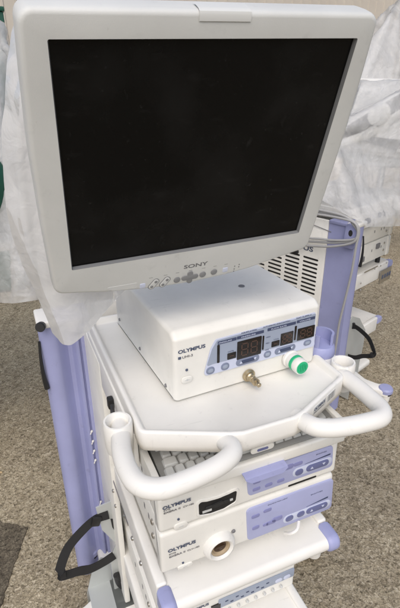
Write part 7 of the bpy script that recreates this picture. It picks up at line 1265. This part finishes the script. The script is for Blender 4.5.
[8,-2,-2,-2,-2,-1,-1,-1,-1,-1,-1,0,0,-1,0,-1,-1,0,0,0,0,0,0,0,0,0,0,0,0,0,0,0,0,0,0,0,0,0,0,-1,0,0,0,-1,0,-1,0,-1,-1,-1,0,0,-2,0,-1,-1,-1,0,-1,0],
[11,-1,-1,-1,0,-1,0,0,-1,0,-1,0,-1,0,0,-1,0,-1,1,0,0,0,0,0,0,0,0,0,0,0,0,0,0,0,0,0,0,0,0,-1,-1,0,-1,0,-1,-1,0,-1,-1,0,-1,-1,-1,0,-1,-1,-1,-1,0,-1],
[16,-1,0,0,0,0,-1,0,0,-1,0,0,-1,-1,-1,0,0,1,0,0,0,1,0,0,0,0,0,0,0,0,0,0,0,0,0,0,0,0,-1,0,-1,-1,0,-1,-1,-1,0,-1,-1,-1,0,-1,-1,-1,-1,-1,-1,-1,-1,-1],
[17,0,0,0,0,0,0,0,-1,0,0,-1,0,-1,0,-1,1,0,1,0,0,1,0,0,0,0,0,0,0,0,0,0,0,0,0,0,0,0,-1,-1,-1,-1,0,-1,-1,-1,0,-1,-1,-1,-1,-1,-1,-1,-1,-1,-1,-2,-1,-1],
[17,0,0,1,0,0,0,0,0,0,0,-1,0,-1,0,-2,1,2,1,0,0,0,1,0,0,0,0,0,0,0,0,0,0,0,1,-1,0,-1,-1,-2,0,-1,-1,-1,0,-1,-1,-1,-1,0,-1,-1,-2,-1,-1,-1,-2,-1,-1,-2],
[17,0,1,0,0,0,-1,0,0,-1,-1,-1,-4,0,3,3,2,2,1,0,0,1,0,0,0,0,0,0,0,1,0,0,0,0,0,0,-1,-1,-1,-2,-1,-1,-1,-1,-1,0,-1,-1,-1,-1,-1,-1,-1,-1,-2,-1,-2,-1,-2,-1],
[15,0,0,0,-1,-1,-1,-1,-3,-3,-1,0,3,4,4,3,3,1,2,0,0,0,1,0,0,0,0,1,0,0,0,0,0,0,0,0,-1,-1,-2,-1,-1,-1,-1,-1,-1,-1,-1,-1,-1,-2,-1,-1,-1,-1,-2,-1,-2,-2,-1,-2],
[8,0,-1,-2,-2,1,-1,-3,-1,1,2,5,4,4,4,3,3,2,2,0,0,0,0,1,0,0,0,0,0,1,0,0,0,0,0,1,-2,-2,-1,-5,-1,-2,1,0,-1,0,-1,-1,-1,-2,-1,-1,-1,-2,-2,-1,-2,-2,-2,-2],
[4,0,-2,-2,-1,0,1,2,3,3,4,4,4,3,4,4,5,1,4,0,-1,0,-1,0,-1,0,0,1,0,0,0,0,1,0,1,1,1,-4,-4,-3,-3,-2,-1,-2,1,-2,0,1,0,-1,0,-1,-2,-1,-2,-2,-2,-2,-3,-2],
[1,0,0,2,2,2,4,4,4,4,4,4,3,3,1,-1,0,-1,13,-12,-2,0,4,-1,-1,0,0,-1,-1,1,-1,0,0,0,0,0,13,-15,10,3,-1,-3,-3,-3,-3,-2,-1,-1,0,1,-1,0,-1,-1,-2,-2,-2,-3,-3,-1],
[5,3,4,3,4,4,5,4,4,3,2,1,0,-3,-5,0,1,7,14,-15,-7,0,4,0,-1,1,0,-3,-1,2,-2,0,2,-2,0,8,15,-17,-7,12,8,3,0,-2,-3,-3,-4,-2,-3,-2,-1,-1,0,-1,-2,-2,-1,-2,-2,0],
[14,4,5,4,5,4,4,2,1,1,-2,-4,-6,-3,0,2,6,14,6,-16,-12,0,3,1,-2,2,0,-3,-1,4,-4,0,3,-3,3,14,14,-16,-14,-1,12,11,7,4,0,-1,-3,-4,-4,-4,-3,-2,-2,-2,0,-1,-3,-1,-1,-2],
[16,5,5,4,3,2,1,-1,-2,-4,-4,-5,-4,-1,5,8,6,15,-2,-14,-16,-2,3,0,0,1,-1,-2,3,0,-4,0,2,0,7,15,14,-13,-11,-14,1,12,12,10,7,3,1,-2,-3,-4,-4,-4,-3,-4,-2,-1,-3,-3,-1,-4],
[17,4,2,2,1,-2,-2,-4,-4,-5,-5,-4,0,7,9,3,12,12,-8,-15,-15,-6,1,2,0,1,0,0,3,-1,-5,-1,2,4,10,15,14,-9,-15,-10,-11,2,12,12,11,9,7,3,1,-2,-3,-4,-4,-5,-4,-4,-4,-3,-3,-3],
[12,1,0,-1,-3,-3,-5,-5,-5,-4,-3,1,8,10,5,4,16,4,-14,-14,-14,-6,0,0,1,1,1,2,2,-3,-3,1,1,5,13,15,13,-5,-17,-7,-15,-7,4,11,12,12,10,9,6,2,1,-2,-3,-4,-5,-5,-5,-5,-4,-3],
[6,-2,-3,-3,-4,-5,-5,-5,-4,-2,2,9,10,6,2,12,13,-2,-14,-15,-14,-8,-1,0,1,2,0,2,2,-2,-2,-1,3,7,15,14,13,-2,-16,-9,-10,-15,-4,5,10,10,12,13,10,8,5,2,0,-2,-4,-4,-5,-5,-6,-5],
[0,-3,-5,-5,-5,-6,-4,-2,-2,3,10,11,5,3,6,15,8,-7,-14,-15,-14,-8,-3,-2,3,3,1,1,1,-1,-1,-2,4,12,14,13,13,0,-15,-13,-5,-12,-14,-2,5,11,9,12,12,12,9,7,5,2,-1,-3,-4,-5,-5,-6],
[-4,-5,-6,-5,-5,-3,-2,0,3,11,11,6,1,4,13,14,2,-10,-14,-15,-14,-9,-3,-2,0,3,3,0,-1,0,1,0,7,14,12,12,13,3,-12,-15,-6,-8,-14,-12,0,4,9,11,12,12,12,10,9,7,3,1,-1,-3,-5,-6],
[-7,-4,-7,-3,-1,0,-2,3,12,11,6,4,1,9,15,9,-2,-12,-14,-15,-15,-8,-4,-2,-1,1,2,0,0,1,1,3,12,11,11,13,14,5,-10,-16,-9,-4,-10,-16,-8,0,3,9,11,11,12,13,11,10,8,5,3,0,-2,-5],
[-7,-5,-2,-1,0,0,3,12,12,6,5,1,5,13,14,5,-7,-12,-14,-15,-14,-10,-5,0,0,-1,1,2,-1,2,2,5,10,11,12,14,13,7,-7,-16,-12,-4,-7,-12,-15,-6,1,2,8,11,12,13,11,11,12,9,6,5,2,-2],
[-4,-3,-1,0,1,4,13,12,7,4,2,3,10,15,11,-1,-9,-13,-14,-15,-13,-11,-5,-1,0,-1,1,0,2,2,4,6,10,11,13,13,13,8,-4,-15,-14,-4,-6,-9,-14,-14,-1,0,0,8,10,12,13,12,12,12,9,7,6,4],
[-3,-1,0,2,5,14,13,7,4,2,2,7,14,14,6,-5,-11,-13,-14,-14,-13,-11,-6,-1,0,-1,0,2,2,3,5,7,10,10,12,13,14,9,-1,-13,-16,-8,-4,-6,-11,-14,-13,-2,0,2,8,10,11,13,13,12,11,11,8,6],
[-1,0,2,8,14,13,8,4,2,1,6,11,15,11,2,-9,-12,-13,-14,-13,-13,-11,-7,0,0,-2,0,3,3,4,6,7,9,11,11,13,14,9,2,-11,-16,-11,-5,-4,-8,-11,-15,-12,-2,0,3,8,10,11,12,14,13,11,10,9],
[0,3,9,15,13,9,5,-1,3,4,9,15,13,7,-2,-11,-13,-14,-14,-12,-12,-11,-7,-2,-1,0,1,4,4,4,6,8,9,10,12,13,12,10,5,-8,-16,-13,-8,-3,-6,-8,-13,-14,-11,-3,0,4,7,10,12,12,14,13,11,11],
[4,11,15,11,12,7,0,0,3,7,13,15,10,2,-6,-12,-12,-14,-14,-13,-11,-10,-8,-2,-1,0,3,5,5,2,7,8,9,10,13,12,12,10,7,-5,-15,-15,-10,-3,-4,-9,-7,-14,-14,-10,-4,0,4,8,10,11,12,13,14,11],
[14,15,13,11,8,2,-1,1,6,10,15,12,6,-1,-9,-12,-12,-14,-13,-13,-11,-11,-8,-2,-1,0,3,7,5,3,7,9,9,9,12,12,12,11,8,-2,-13,-15,-12,-6,-3,-5,-7,-11,-14,-14,-10,-4,0,4,8,10,11,13,12,13],
[17,14,12,8,4,0,-1,4,8,14,13,9,2,-4,-10,-12,-12,-13,-13,-13,-12,-11,-8,-3,0,1,3,6,6,6,7,8,9,10,12,12,11,10,9,1,-10,-15,-13,-9,-4,-3,-5,-8,-12,-14,-14,-10,-5,0,4,8,9,12,13,12],
[82,6,7,7,7,7,4,1,-1,-3,-3,-4,-3,-3,-2,-4,-4,-3,-2,-1,-2,-1,-1,-1,-1,0,0,0,0,0,1,2,2,3,4,4,4,4,1,-4,-4,-2,-1,-2,-4,-6,-5,-6,-5,-6,-4,-3,-3,-3,-4,-3,-4,-6,-6,-8],
[8,7,7,7,8,7,6,4,2,-2,-3,-4,-3,-2,-3,-3,-4,-3,-2,-2,-1,-1,-1,-1,-1,0,0,0,0,0,1,2,2,3,4,4,4,3,0,-4,-4,-2,-2,-2,-5,-6,-6,-6,-6,-5,-4,-3,-4,-3,-4,-5,-6,-7,-7,-8],
[9,7,8,7,7,8,8,6,3,1,-3,-3,-3,-2,-3,-3,-4,-3,-1,-2,-1,-1,-1,-1,-1,0,-1,0,1,0,1,1,2,4,3,5,4,2,-1,-4,-4,-2,-2,-4,-6,-6,-7,-6,-6,-4,-4,-3,-4,-5,-5,-6,-7,-8,-9,-9],
[10,7,7,8,8,8,8,7,6,3,-1,-3,-3,-2,-3,-2,-4,-3,-2,-1,-1,-1,-1,-1,-1,0,-1,0,1,0,0,2,2,3,4,5,3,3,-2,-5,-4,-2,-2,-6,-7,-6,-7,-6,-5,-5,-3,-4,-5,-6,-6,-8,-9,-9,-11,-11],
[9,8,7,8,8,8,8,9,7,5,2,-2,-3,-2,-2,-3,-3,-4,-1,-1,-1,-2,0,-1,-1,0,-1,0,0,1,0,1,3,3,4,4,4,1,-2,-5,-3,-3,-4,-6,-7,-7,-7,-6,-4,-5,-4,-5,-6,-6,-9,-9,-10,-11,-12,-13],
[10,8,8,8,8,8,9,8,9,7,3,1,-2,-3,-2,-2,-3,-4,-1,-2,-1,-1,-1,0,-1,0,-1,0,0,1,0,1,2,3,4,5,3,1,-3,-5,-3,-3,-5,-8,-7,-7,-6,-6,-4,-5,-5,-6,-7,-9,-10,-11,-12,-13,-13,-13],
[10,8,8,8,9,8,9,9,9,8,6,2,0,-3,-2,-2,-3,-4,-1,-1,-1,-1,-1,0,-1,0,0,0,0,0,0,1,2,3,4,4,4,0,-4,-5,-3,-4,-7,-7,-7,-7,-6,-5,-6,-4,-6,-8,-9,-11,-12,-13,-13,-14,-13,-14],
[10,9,8,8,9,9,8,9,9,9,8,5,1,-2,-2,-2,-2,-4,-2,-2,0,0,-1,-1,0,0,0,-1,0,1,0,1,2,3,4,4,3,-1,-4,-5,-3,-6,-8,-6,-8,-6,-6,-5,-6,-5,-8,-10,-11,-13,-14,-13,-15,-14,-13,-14],
[6,12,9,9,9,9,9,9,10,9,8,7,4,0,-3,-1,-3,-3,-3,-1,-1,0,-1,0,0,0,0,-1,0,0,1,1,1,3,4,4,3,-1,-5,-5,-3,-8,-8,-7,-6,-6,-7,-5,-6,-8,-10,-12,-14,-14,-14,-14,-15,-14,-14,-14],
[4,13,13,11,9,10,9,9,10,9,9,8,7,2,-3,-2,-1,-3,-3,-1,-1,0,-1,0,0,0,0,-1,0,0,1,0,2,3,4,4,2,-2,-5,-4,-6,-8,-8,-6,-6,-7,-6,-6,-9,-10,-13,-14,-15,-14,-14,-15,-14,-14,-15,-14],
[0,16,15,13,12,11,10,9,9,10,10,9,8,4,0,-3,-1,-3,-3,-1,0,-1,0,0,0,0,0,-1,0,0,1,0,2,3,3,4,2,-2,-6,-4,-8,-8,-7,-6,-7,-6,-7,-8,-12,-13,-14,-16,-14,-15,-14,-15,-14,-15,-14,-14],
[-3,18,17,16,15,13,12,10,9,10,10,10,9,7,2,-2,-2,-2,-3,-1,-1,0,0,0,0,0,0,-1,0,0,1,0,1,3,4,4,1,-3,-6,-5,-9,-7,-7,-6,-7,-7,-9,-12,-13,-15,-15,-15,-15,-15,-15,-14,-14,-15,-14,-14],
[-3,18,19,18,17,16,14,13,11,10,10,10,10,8,5,-1,-2,-1,-4,0,-1,0,0,0,0,0,0,-1,0,0,1,0,1,3,4,3,1,-4,-6,-7,-8,-7,-7,-7,-6,-10,-12,-14,-15,-15,-16,-15,-15,-15,-14,-15,-14,-14,-15,-14],
[-3,19,18,18,19,18,17,16,14,13,10,10,11,9,7,2,-2,-2,-3,-1,0,0,0,0,0,-1,1,-1,0,1,0,0,1,3,3,3,1,-5,-6,-8,-7,-7,-7,-7,-11,-13,-14,-16,-15,-15,-15,-15,-15,-14,-15,-15,-15,-15,-15,-16],
[-2,18,19,18,19,18,18,19,17,15,15,11,11,10,9,5,-2,-1,-3,-1,0,-1,0,0,0,0,1,0,0,0,0,0,1,2,4,2,1,-6,-7,-8,-7,-7,-7,-11,-14,-14,-16,-15,-15,-15,-15,-15,-15,-15,-16,-15,-16,-17,-17,-17],
[0,18,18,18,18,19,18,18,19,18,17,16,14,10,10,8,1,-2,-3,0,-1,0,0,0,0,1,0,0,0,0,0,0,1,1,4,2,0,-7,-7,-7,-7,-8,-11,-14,-16,-15,-15,-15,-15,-15,-16,-15,-16,-16,-16,-17,-18,-18,-18,-18],
[0,18,18,19,16,18,19,18,19,18,19,18,17,17,11,9,5,-2,-2,0,-1,0,0,0,0,1,0,0,0,1,0,0,0,0,1,5,-1,-7,-7,-7,-8,-12,-15,-15,-15,-16,-15,-15,-16,-16,-16,-16,-17,-18,-17,-19,-18,-19,-19,-19],
[1,19,18,18,17,17,18,18,18,18,19,18,18,19,18,15,7,1,-2,-1,0,0,0,0,0,0,1,0,0,0,1,0,0,0,0,4,-1,-7,-7,-8,-13,-15,-16,-15,-15,-16,-16,-16,-16,-17,-17,-18,-19,-18,-19,-19,-19,-19,-19,-18],
[2,18,18,18,17,18,18,18,18,18,18,19,18,18,19,19,16,5,-2,0,0,0,0,0,0,0,1,0,0,0,1,0,0,0,-1,3,-1,-8,-7,-14,-16,-16,-15,-16,-16,-16,-16,-18,-18,-18,-19,-19,-18,-19,-19,-19,-19,-19,-19,-18],
[3,17,18,18,18,18,18,18,18,18,18,18,19,18,18,19,18,18,1,0,0,0,0,0,0,0,1,0,0,0,1,0,0,0,-1,-2,-3,-3,-15,-17,-16,-16,-16,-16,-17,-18,-18,-19,-19,-19,-19,-18,-19,-19,-19,-18,-19,-19,-19,-19],
[3,18,18,18,18,17,18,18,18,18,19,18,18,18,18,18,19,20,17,0,0,-1,0,0,0,0,0,0,0,0,0,1,1,1,-1,0,-4,-21,-15,-15,-17,-17,-17,-18,-19,-18,-20,-17,-19,-19,-18,-19,-19,-19,-19,-19,-19,-19,-19,-19],
[3,18,18,19,17,17,18,19,18,18,18,19,18,18,18,18,16,21,19,2,-1,1,0,1,0,0,1,0,0,0,0,-1,-1,-1,0,1,-3,-23,-19,-18,-18,-18,-13,-19,-18,-19,-19,-18,-19,-18,-19,-19,-20,-19,-19,-19,-19,-19,-19,-19],
[3,18,19,18,18,18,17,17,15,19,18,19,19,18,18,18,17,19,18,2,-1,0,0,0,1,0,0,0,0,0,0,0,-1,0,1,-1,-1,-21,-20,-15,-18,-19,-17,-19,-19,-19,-19,-19,-19,-18,-19,-18,-19,-19,-19,-19,-19,-19,-19,-19],
[0,18,18,18,17,18,18,17,15,18,19,19,19,19,19,18,17,19,17,2,-1,0,0,0,0,0,0,0,0,0,0,0,0,0,1,0,-1,-20,-18,-19,-17,-19,-19,-19,-19,-19,-19,-19,-19,-19,-18,-18,-20,-19,-19,-19,-19,-19,-19,-19],
[-4,18,18,17,18,18,18,19,16,18,19,19,19,18,19,20,19,18,16,1,0,0,0,0,0,0,0,0,0,0,0,0,0,0,0,0,-1,-17,-19,-19,-19,-19,-19,-19,-19,-19,-19,-19,-19,-19,-19,-18,-19,-19,-19,-19,-19,-19,-19,-19],
[-4,18,18,18,18,18,18,18,19,19,18,19,19,20,18,19,20,17,18,0,0,0,0,0,0,0,0,0,0,0,0,0,0,0,0,0,-1,-19,-17,-19,-19,-19,-19,-19,-19,-19,-19,-19,-19,-19,-19,-19,-19,-19,-19,-19,-19,-19,-19,-19],
[-3,18,18,19,18,19,19,18,19,19,19,19,19,19,19,19,19,19,16,0,0,0,0,0,0,0,0,0,0,0,0,0,0,0,0,1,-3,-17,-18,-19,-19,-19,-19,-19,-19,-19,-19,-19,-19,-19,-19,-19,-19,-19,-19,-19,-20,-19,-19,-19],
[-1,18,19,19,18,19,19,19,19,18,19,19,19,19,20,19,19,19,15,0,0,0,0,0,0,0,0,0,0,0,0,0,0,0,0,3,-5,-17,-19,-19,-19,-18,-20,-18,-19,-19,-19,-19,-19,-20,-19,-19,-19,-19,-19,-19,-19,-19,-19,-19],
[0,19,19,19,18,19,19,19,18,19,19,19,19,19,19,19,18,19,15,1,0,0,0,0,0,0,0,0,0,0,0,0,0,0,0,2,-4,-18,-19,-19,-19,-19,-18,-19,-19,-19,-19,-19,-19,-19,-19,-19,-19,-19,-19,-19,-19,-19,-19,-19],
[1,19,19,19,18,19,19,19,19,19,18,19,20,19,19,18,17,19,16,0,0,0,0,0,0,1,0,-1,0,0,0,0,0,0,0,1,-3,-19,-19,-19,-19,-19,-18,-19,-19,-19,-19,-19,-19,-18,-19,-19,-19,-19,-19,-19,-19,-19,-19,-19],
[2,19,18,19,19,19,19,19,19,19,19,19,19,18,19,18,15,20,16,0,0,0,0,0,0,0,0,0,0,0,0,0,0,0,0,1,-3,-19,-20,-19,-18,-19,-19,-19,-19,-19,-19,-18,-19,-19,-19,-19,-18,-19,-19,-19,-19,-19,-19,-19],
[2,19,19,19,19,19,19,19,19,19,19,19,18,18,16,16,18,19,17,0,0,0,1,0,-1,1,0,-1,0,0,0,0,0,0,0,1,-3,-20,-19,-19,-19,-19,-18,-19,-19,-19,-18,-19,-19,-19,-19,-18,-19,-19,-19,-18,-19,-19,-19,-19],
[3,20,19,19,18,19,19,19,19,19,18,16,16,17,17,18,18,20,18,0,0,1,1,1,1,0,0,-1,0,0,0,0,-1,-1,0,0,-4,-21,-19,-17,-19,-18,-19,-19,-19,-19,-19,-19,-18,-19,-19,-18,-19,-19,-19,-19,-19,-19,-18,-19],
[4,19,19,19,19,19,19,18,19,17,18,17,17,17,17,16,15,15,18,4,-1,-1,-2,0,0,-1,0,0,0,0,-1,0,0,0,0,1,0,-16,-17,-18,-18,-19,-19,-18,-19,-19,-19,-19,-19,-19,-18,-19,-19,-19,-19,-19,-19,-18,-19,-19],
[4,19,19,18,19,19,18,18,17,17,16,17,16,15,15,14,15,14,11,-1,0,-1,0,-1,0,-1,0,-1,0,0,0,0,0,-1,0,0,4,-11,-13,-14,-15,-17,-18,-18,-18,-19,-19,-19,-19,-18,-19,-19,-19,-19,-19,-18,-19,-19,-19,-18],
[4,19,18,18,19,17,17,16,16,16,15,14,15,14,14,14,15,11,9,-4,-1,-1,0,-1,0,-1,0,-1,0,0,0,0,0,-1,0,2,5,-8,-13,-12,-13,-13,-15,-16,-17,-18,-18,-19,-18,-19,-19,-18,-19,-19,-19,-18,-19,-19,-19,-18],
[3,18,18,17,17,15,16,15,14,15,14,13,14,14,14,15,10,12,4,-4,-2,-1,0,-1,0,-1,0,-1,0,0,0,-1,1,-1,0,5,4,-7,-9,-13,-12,-12,-13,-13,-15,-15,-17,-17,-18,-18,-18,-19,-18,-19,-19,-19,-18,-19,-19,-18],
[2,17,17,15,14,15,14,14,13,14,13,14,13,14,14,12,10,10,1,-3,-3,-2,0,-1,-1,0,-1,0,0,0,-1,0,0,1,0,5,5,-6,-7,-11,-13,-12,-12,-12,-12,-13,-15,-15,-16,-17,-17,-18,-18,-18,-19,-19,-18,-18,-19,-19],
[0,15,14,14,13,14,13,13,13,14,13,13,14,14,12,9,12,7,-2,-4,-3,-1,-1,-1,-1,0,-1,0,0,0,-1,0,0,1,2,5,4,-4,-8,-7,-12,-13,-11,-12,-12,-12,-12,-13,-14,-15,-16,-16,-17,-18,-17,-18,-18,-19,-18,-19],
[-5,14,13,13,13,12,13,13,13,14,13,13,14,12,10,10,10,4,-4,-3,-4,-1,-1,-1,-1,0,-1,0,0,-1,0,0,1,0,3,5,4,-3,-7,-6,-9,-13,-12,-12,-11,-12,-11,-12,-12,-13,-13,-15,-16,-16,-16,-17,-18,-18,-18,-18],
[-6,12,13,12,13,12,13,13,13,13,13,13,12,10,10,11,7,1,-4,-4,-3,-2,-1,-1,-1,0,-1,0,0,-1,0,0,1,1,4,5,3,-1,-7,-7,-6,-10,-13,-12,-11,-12,-11,-11,-11,-12,-11,-14,-13,-15,-15,-15,-17,-17,-17,-17],
[-8,12,12,13,12,12,13,13,12,13,14,11,10,9,11,10,4,-2,-3,-4,-4,-2,-1,-1,-1,0,-1,0,-1,0,0,0,1,3,4,3,4,0,-7,-6,-6,-7,-11,-12,-12,-11,-12,-10,-11,-11,-11,-12,-11,-13,-14,-14,-15,-15,-16,-17],
[-8,12,12,12,12,13,12,13,12,13,11,10,9,10,11,7,2,-3,-4,-4,-3,-3,-1,-1,-1,0,-1,0,-1,0,0,0,1,4,4,3,4,1,-6,-7,-5,-6,-8,-12,-12,-11,-11,-11,-11,-10,-11,-10,-11,-11,-12,-13,-13,-14,-15,-15],
[-7,11,12,12,12,12,12,13,12,11,10,9,9,10,10,5,-1,-3,-4,-4,-4,-2,-2,-1,-1,-1,0,0,-1,0,0,0,3,3,3,4,4,1,-4,-7,-6,-4,-7,-9,-12,-11,-12,-10,-11,-10,-11,-10,-10,-10,-11,-11,-12,-12,-13,-14],
[-8,12,11,12,12,12,12,12,11,9,9,9,9,10,8,2,-2,-4,-4,-4,-4,-2,-2,-1,-1,-1,0,0,-1,0,0,1,2,3,4,4,3,3,-3,-7,-7,-4,-5,-7,-9,-12,-11,-11,-11,-10,-10,-10,-10,-10,-10,-10,-10,-11,-11,-13],
[-7,12,11,12,11,12,12,10,9,9,8,9,10,9,5,0,-3,-4,-4,-4,-4,-3,-2,-1,-1,-1,0,-1,0,0,0,1,3,3,4,3,4,3,-2,-6,-7,-4,-5,-5,-7,-10,-12,-11,-11,-10,-10,-10,-10,-9,-10,-9,-10,-9,-10,-11],
[-6,11,11,11,12,11,10,9,9,8,8,9,9,8,2,-2,-4,-4,-4,-4,-4,-3,-1,-2,-1,-1,0,-1,0,0,1,1,3,2,4,4,4,3,-1,-5,-7,-5,-4,-4,-6,-7,-11,-11,-10,-11,-10,-10,-9,-10,-9,-9,-9,-9,-9,-10],
[-6,10,11,11,11,10,9,8,8,7,9,9,8,5,0,-3,-4,-5,-4,-4,-3,-3,-2,-1,-1,-2,0,0,0,0,1,1,2,3,3,4,5,3,0,-4,-6,-6,-4,-4,-5,-5,-8,-11,-10,-11,-10,-10,-9,-9,-9,-9,-9,-8,-9,-9],
[-6,10,10,11,9,10,8,6,7,8,9,9,6,2,-1,-4,-5,-4,-5,-3,-4,-3,-2,-1,-2,-1,0,0,0,0,1,2,2,3,3,4,4,4,1,-3,-6,-6,-5,-3,-4,-4,-6,-9,-10,-10,-10,-10,-10,-9,-8,-9,-8,-8,-9,-8],
[-6,9,11,9,9,8,6,6,8,8,9,7,3,0,-3,-4,-4,-5,-4,-4,-4,-3,-2,-1,-1,-1,-1,1,0,0,1,2,2,2,4,4,4,3,3,-2,-5,-7,-5,-3,-3,-5,-4,-6,-9,-9,-10,-10,-9,-9,-9,-9,-8,-8,-8,-7],
[-6,9,10,8,8,7,5,6,7,9,8,4,1,-1,-4,-4,-5,-4,-5,-4,-3,-3,-3,-1,-1,-1,-1,1,0,0,1,2,2,3,4,3,4,4,3,-1,-4,-6,-6,-3,-3,-3,-4,-4,-7,-9,-9,-10,-9,-9,-9,-8,-8,-8,-7,-8],
[-6,9,8,8,7,5,4,7,8,8,5,2,0,-3,-4,-5,-4,-4,-5,-4,-4,-3,-3,-1,-1,-1,-1,1,0,1,1,2,2,3,4,3,4,4,3,1,-4,-5,-6,-4,-3,-3,-2,-3,-6,-7,-8,-9,-9,-9,-9,-8,-8,-7,-7,-8]])}
nx, ny, z = DATA['right']; hung = sheet('plastic_sheet', nx, ny, unpack(nx, ny, z), M['film'], 'clear plastic sheet over the rear cart at right, hem hanging by the lilac column', 'plastic sheet')
trim(hung, FR @ Vector((0, 560, 288)), FR.to_3x3() @ Vector((0, -.185, 1)))
nx, ny, z = DATA['cone']; sheet('plastic_sheet', nx, ny, unpack(nx, ny, z), M['film'], 'plastic sheet hanging in a peak from a tall stand, top right corner', 'plastic sheet')
nx, ny, z = DATA['left']; sheet('plastic_sheet', nx, ny, unpack(nx, ny, z), M['film'], 'crinkled clear plastic sheet over the trolley at the left edge', 'plastic sheet', amp=8.5)
# milky film hanging down behind the front monitor
LE = [(-100, 892), (-107, 880), (-119, 846), (-139, 765), (-144, 727), (-150, 654), (-148, 617), (-141, 562), (-130, 512), (-120, 464), (-115, 436)]
BO = [(-115, 436), (-104, 421), (-88, 418), (-66, 430), (-52, 442), (-21, 472), (24, 505), (68, 518), (160, 530), (320, 540)]
def along(pts, t):
    L_ = [0]
    for a, b in zip(pts, pts[1:]): L_.append(L_[-1] + math.dist(a, b))
    s = t * L_[-1]
    for k in range(len(pts) - 1):
        if s <= L_[k + 1] or k == len(pts) - 2:
            f = (s - L_[k]) / (L_[k + 1] - L_[k]); return tuple(a + (b - a) * f for a, b in zip(pts[k], pts[k + 1]))
nx, ny = 90, 90; P = []
for j in range(ny):
    v = j / (ny - 1)
    for i in range(nx):
        u = i / (nx - 1)
        l = along(LE, v); r = (320, 880 - 340 * v); t_ = (-100 + 420 * u, 892 - 12 * u); bo = along(BO, u)
        c = [(-100, 892), (320, 880), (-115, 436), (320, 540)]
        x = (1 - u) * l[0] + u * r[0] + (1 - v) * t_[0] + v * bo[0] - ((1 - u) * (1 - v) * c[0][0] + u * (1 - v) * c[1][0] + (1 - u) * v * c[2][0] + u * v * c[3][0])
        z = (1 - u) * l[1] + u * r[1] + (1 - v) * t_[1] + v * bo[1] - ((1 - u) * (1 - v) * c[0][1] + u * (1 - v) * c[1][1] + (1 - u) * v * c[2][1] + u * v * c[3][1])
        q = Vector((x * .012, z * .004, 1.3))
        y = 150 + 26 * max(0, (v - .2)) + noise.noise(q) * 13 * min(1, v * 3) + noise.noise(Vector((x * .03, z * .012, 7))) * 5 * v
        # a soft crease radiating from the left edge, and an edge that turns back
        y += 26 * max(0, .05 - u) / .05 * (1 - .4 * v)
        y += 7 * math.sin(9 * u + 5 * v + 2 * noise.noise(Vector((u * 3, v * 3, 2)))) * v
        if z > 560 : y = max(y, 100 + 40 * min(1, (900 - z) / 200))
        P.append((x, y, z))
# the top edge folds over the rear edge of the monitor
sheet('plastic_sheet', nx, ny, P, M['film_thick'], 'milky plastic film hanging behind the front monitor, down to the lilac column', 'plastic sheet', k=2, amp=2.6)


# ================================================================== LIGHT, CAMERA
w = bpy.data.worlds.new('World'); scene.world = w; w.use_nodes = True
nt = w.node_tree; bg = nt.nodes['Background']
sky = nt.nodes.new('ShaderNodeTexSky'); sky.sky_type = 'NISHITA'; sky.sun_disc = False
SUN_EL, SUN_AZ = R(50), R(206)      # azimuth clockwise from +Y
sky.sun_elevation = SUN_EL; sky.sun_rotation = SUN_AZ; sky.air_density = 1.0; sky.dust_density = 4.0; sky.ozone_density = 1.0
nt.links.new(sky.outputs[0], bg.inputs[0]); bg.inputs['Strength'].default_value = .13
sl_ = bpy.data.lights.new('sun', 'SUN'); sl_.energy = 1.3; sl_.angle = R(60); sl_.color = (1, .99, .965)
so_ = bpy.data.objects.new('sun', sl_); col.objects.link(so_)
d = Vector((math.sin(SUN_AZ) * math.cos(SUN_EL), math.cos(SUN_AZ) * math.cos(SUN_EL), math.sin(SUN_EL)))
so_.rotation_euler = d.to_track_quat('Z', 'Y').to_euler(); so_.location = d * 20

cam = bpy.data.cameras.new('camera'); co = bpy.data.objects.new('camera', cam); col.objects.link(co)
cam.sensor_fit = 'VERTICAL'; cam.sensor_height = 36; cam.lens = 473.52 / 608 * 36; cam.clip_start = .02; cam.clip_end = 200
r_, d_, f_ = Vector((.9205, -.3906, -.0043)), Vector((-.1707, -.3923, -.9038)), Vector((.3514, .8328, -.4279))
m = Matrix.Identity(4)
for i in range(3): m[i][0], m[i][1], m[i][2] = r_[i], -d_[i], -f_[i]
m.translation = Vector((-156.03, -553.92, 822.78 + GZ)) * .001
co.matrix_world = m; scene.camera = co
scene.view_settings.view_transform = 'Standard'; scene.view_settings.look = 'None'; scene.view_settings.exposure = 0.2; scene.view_settings.gamma = 1
scene.view_settings.use_curve_mapping = False
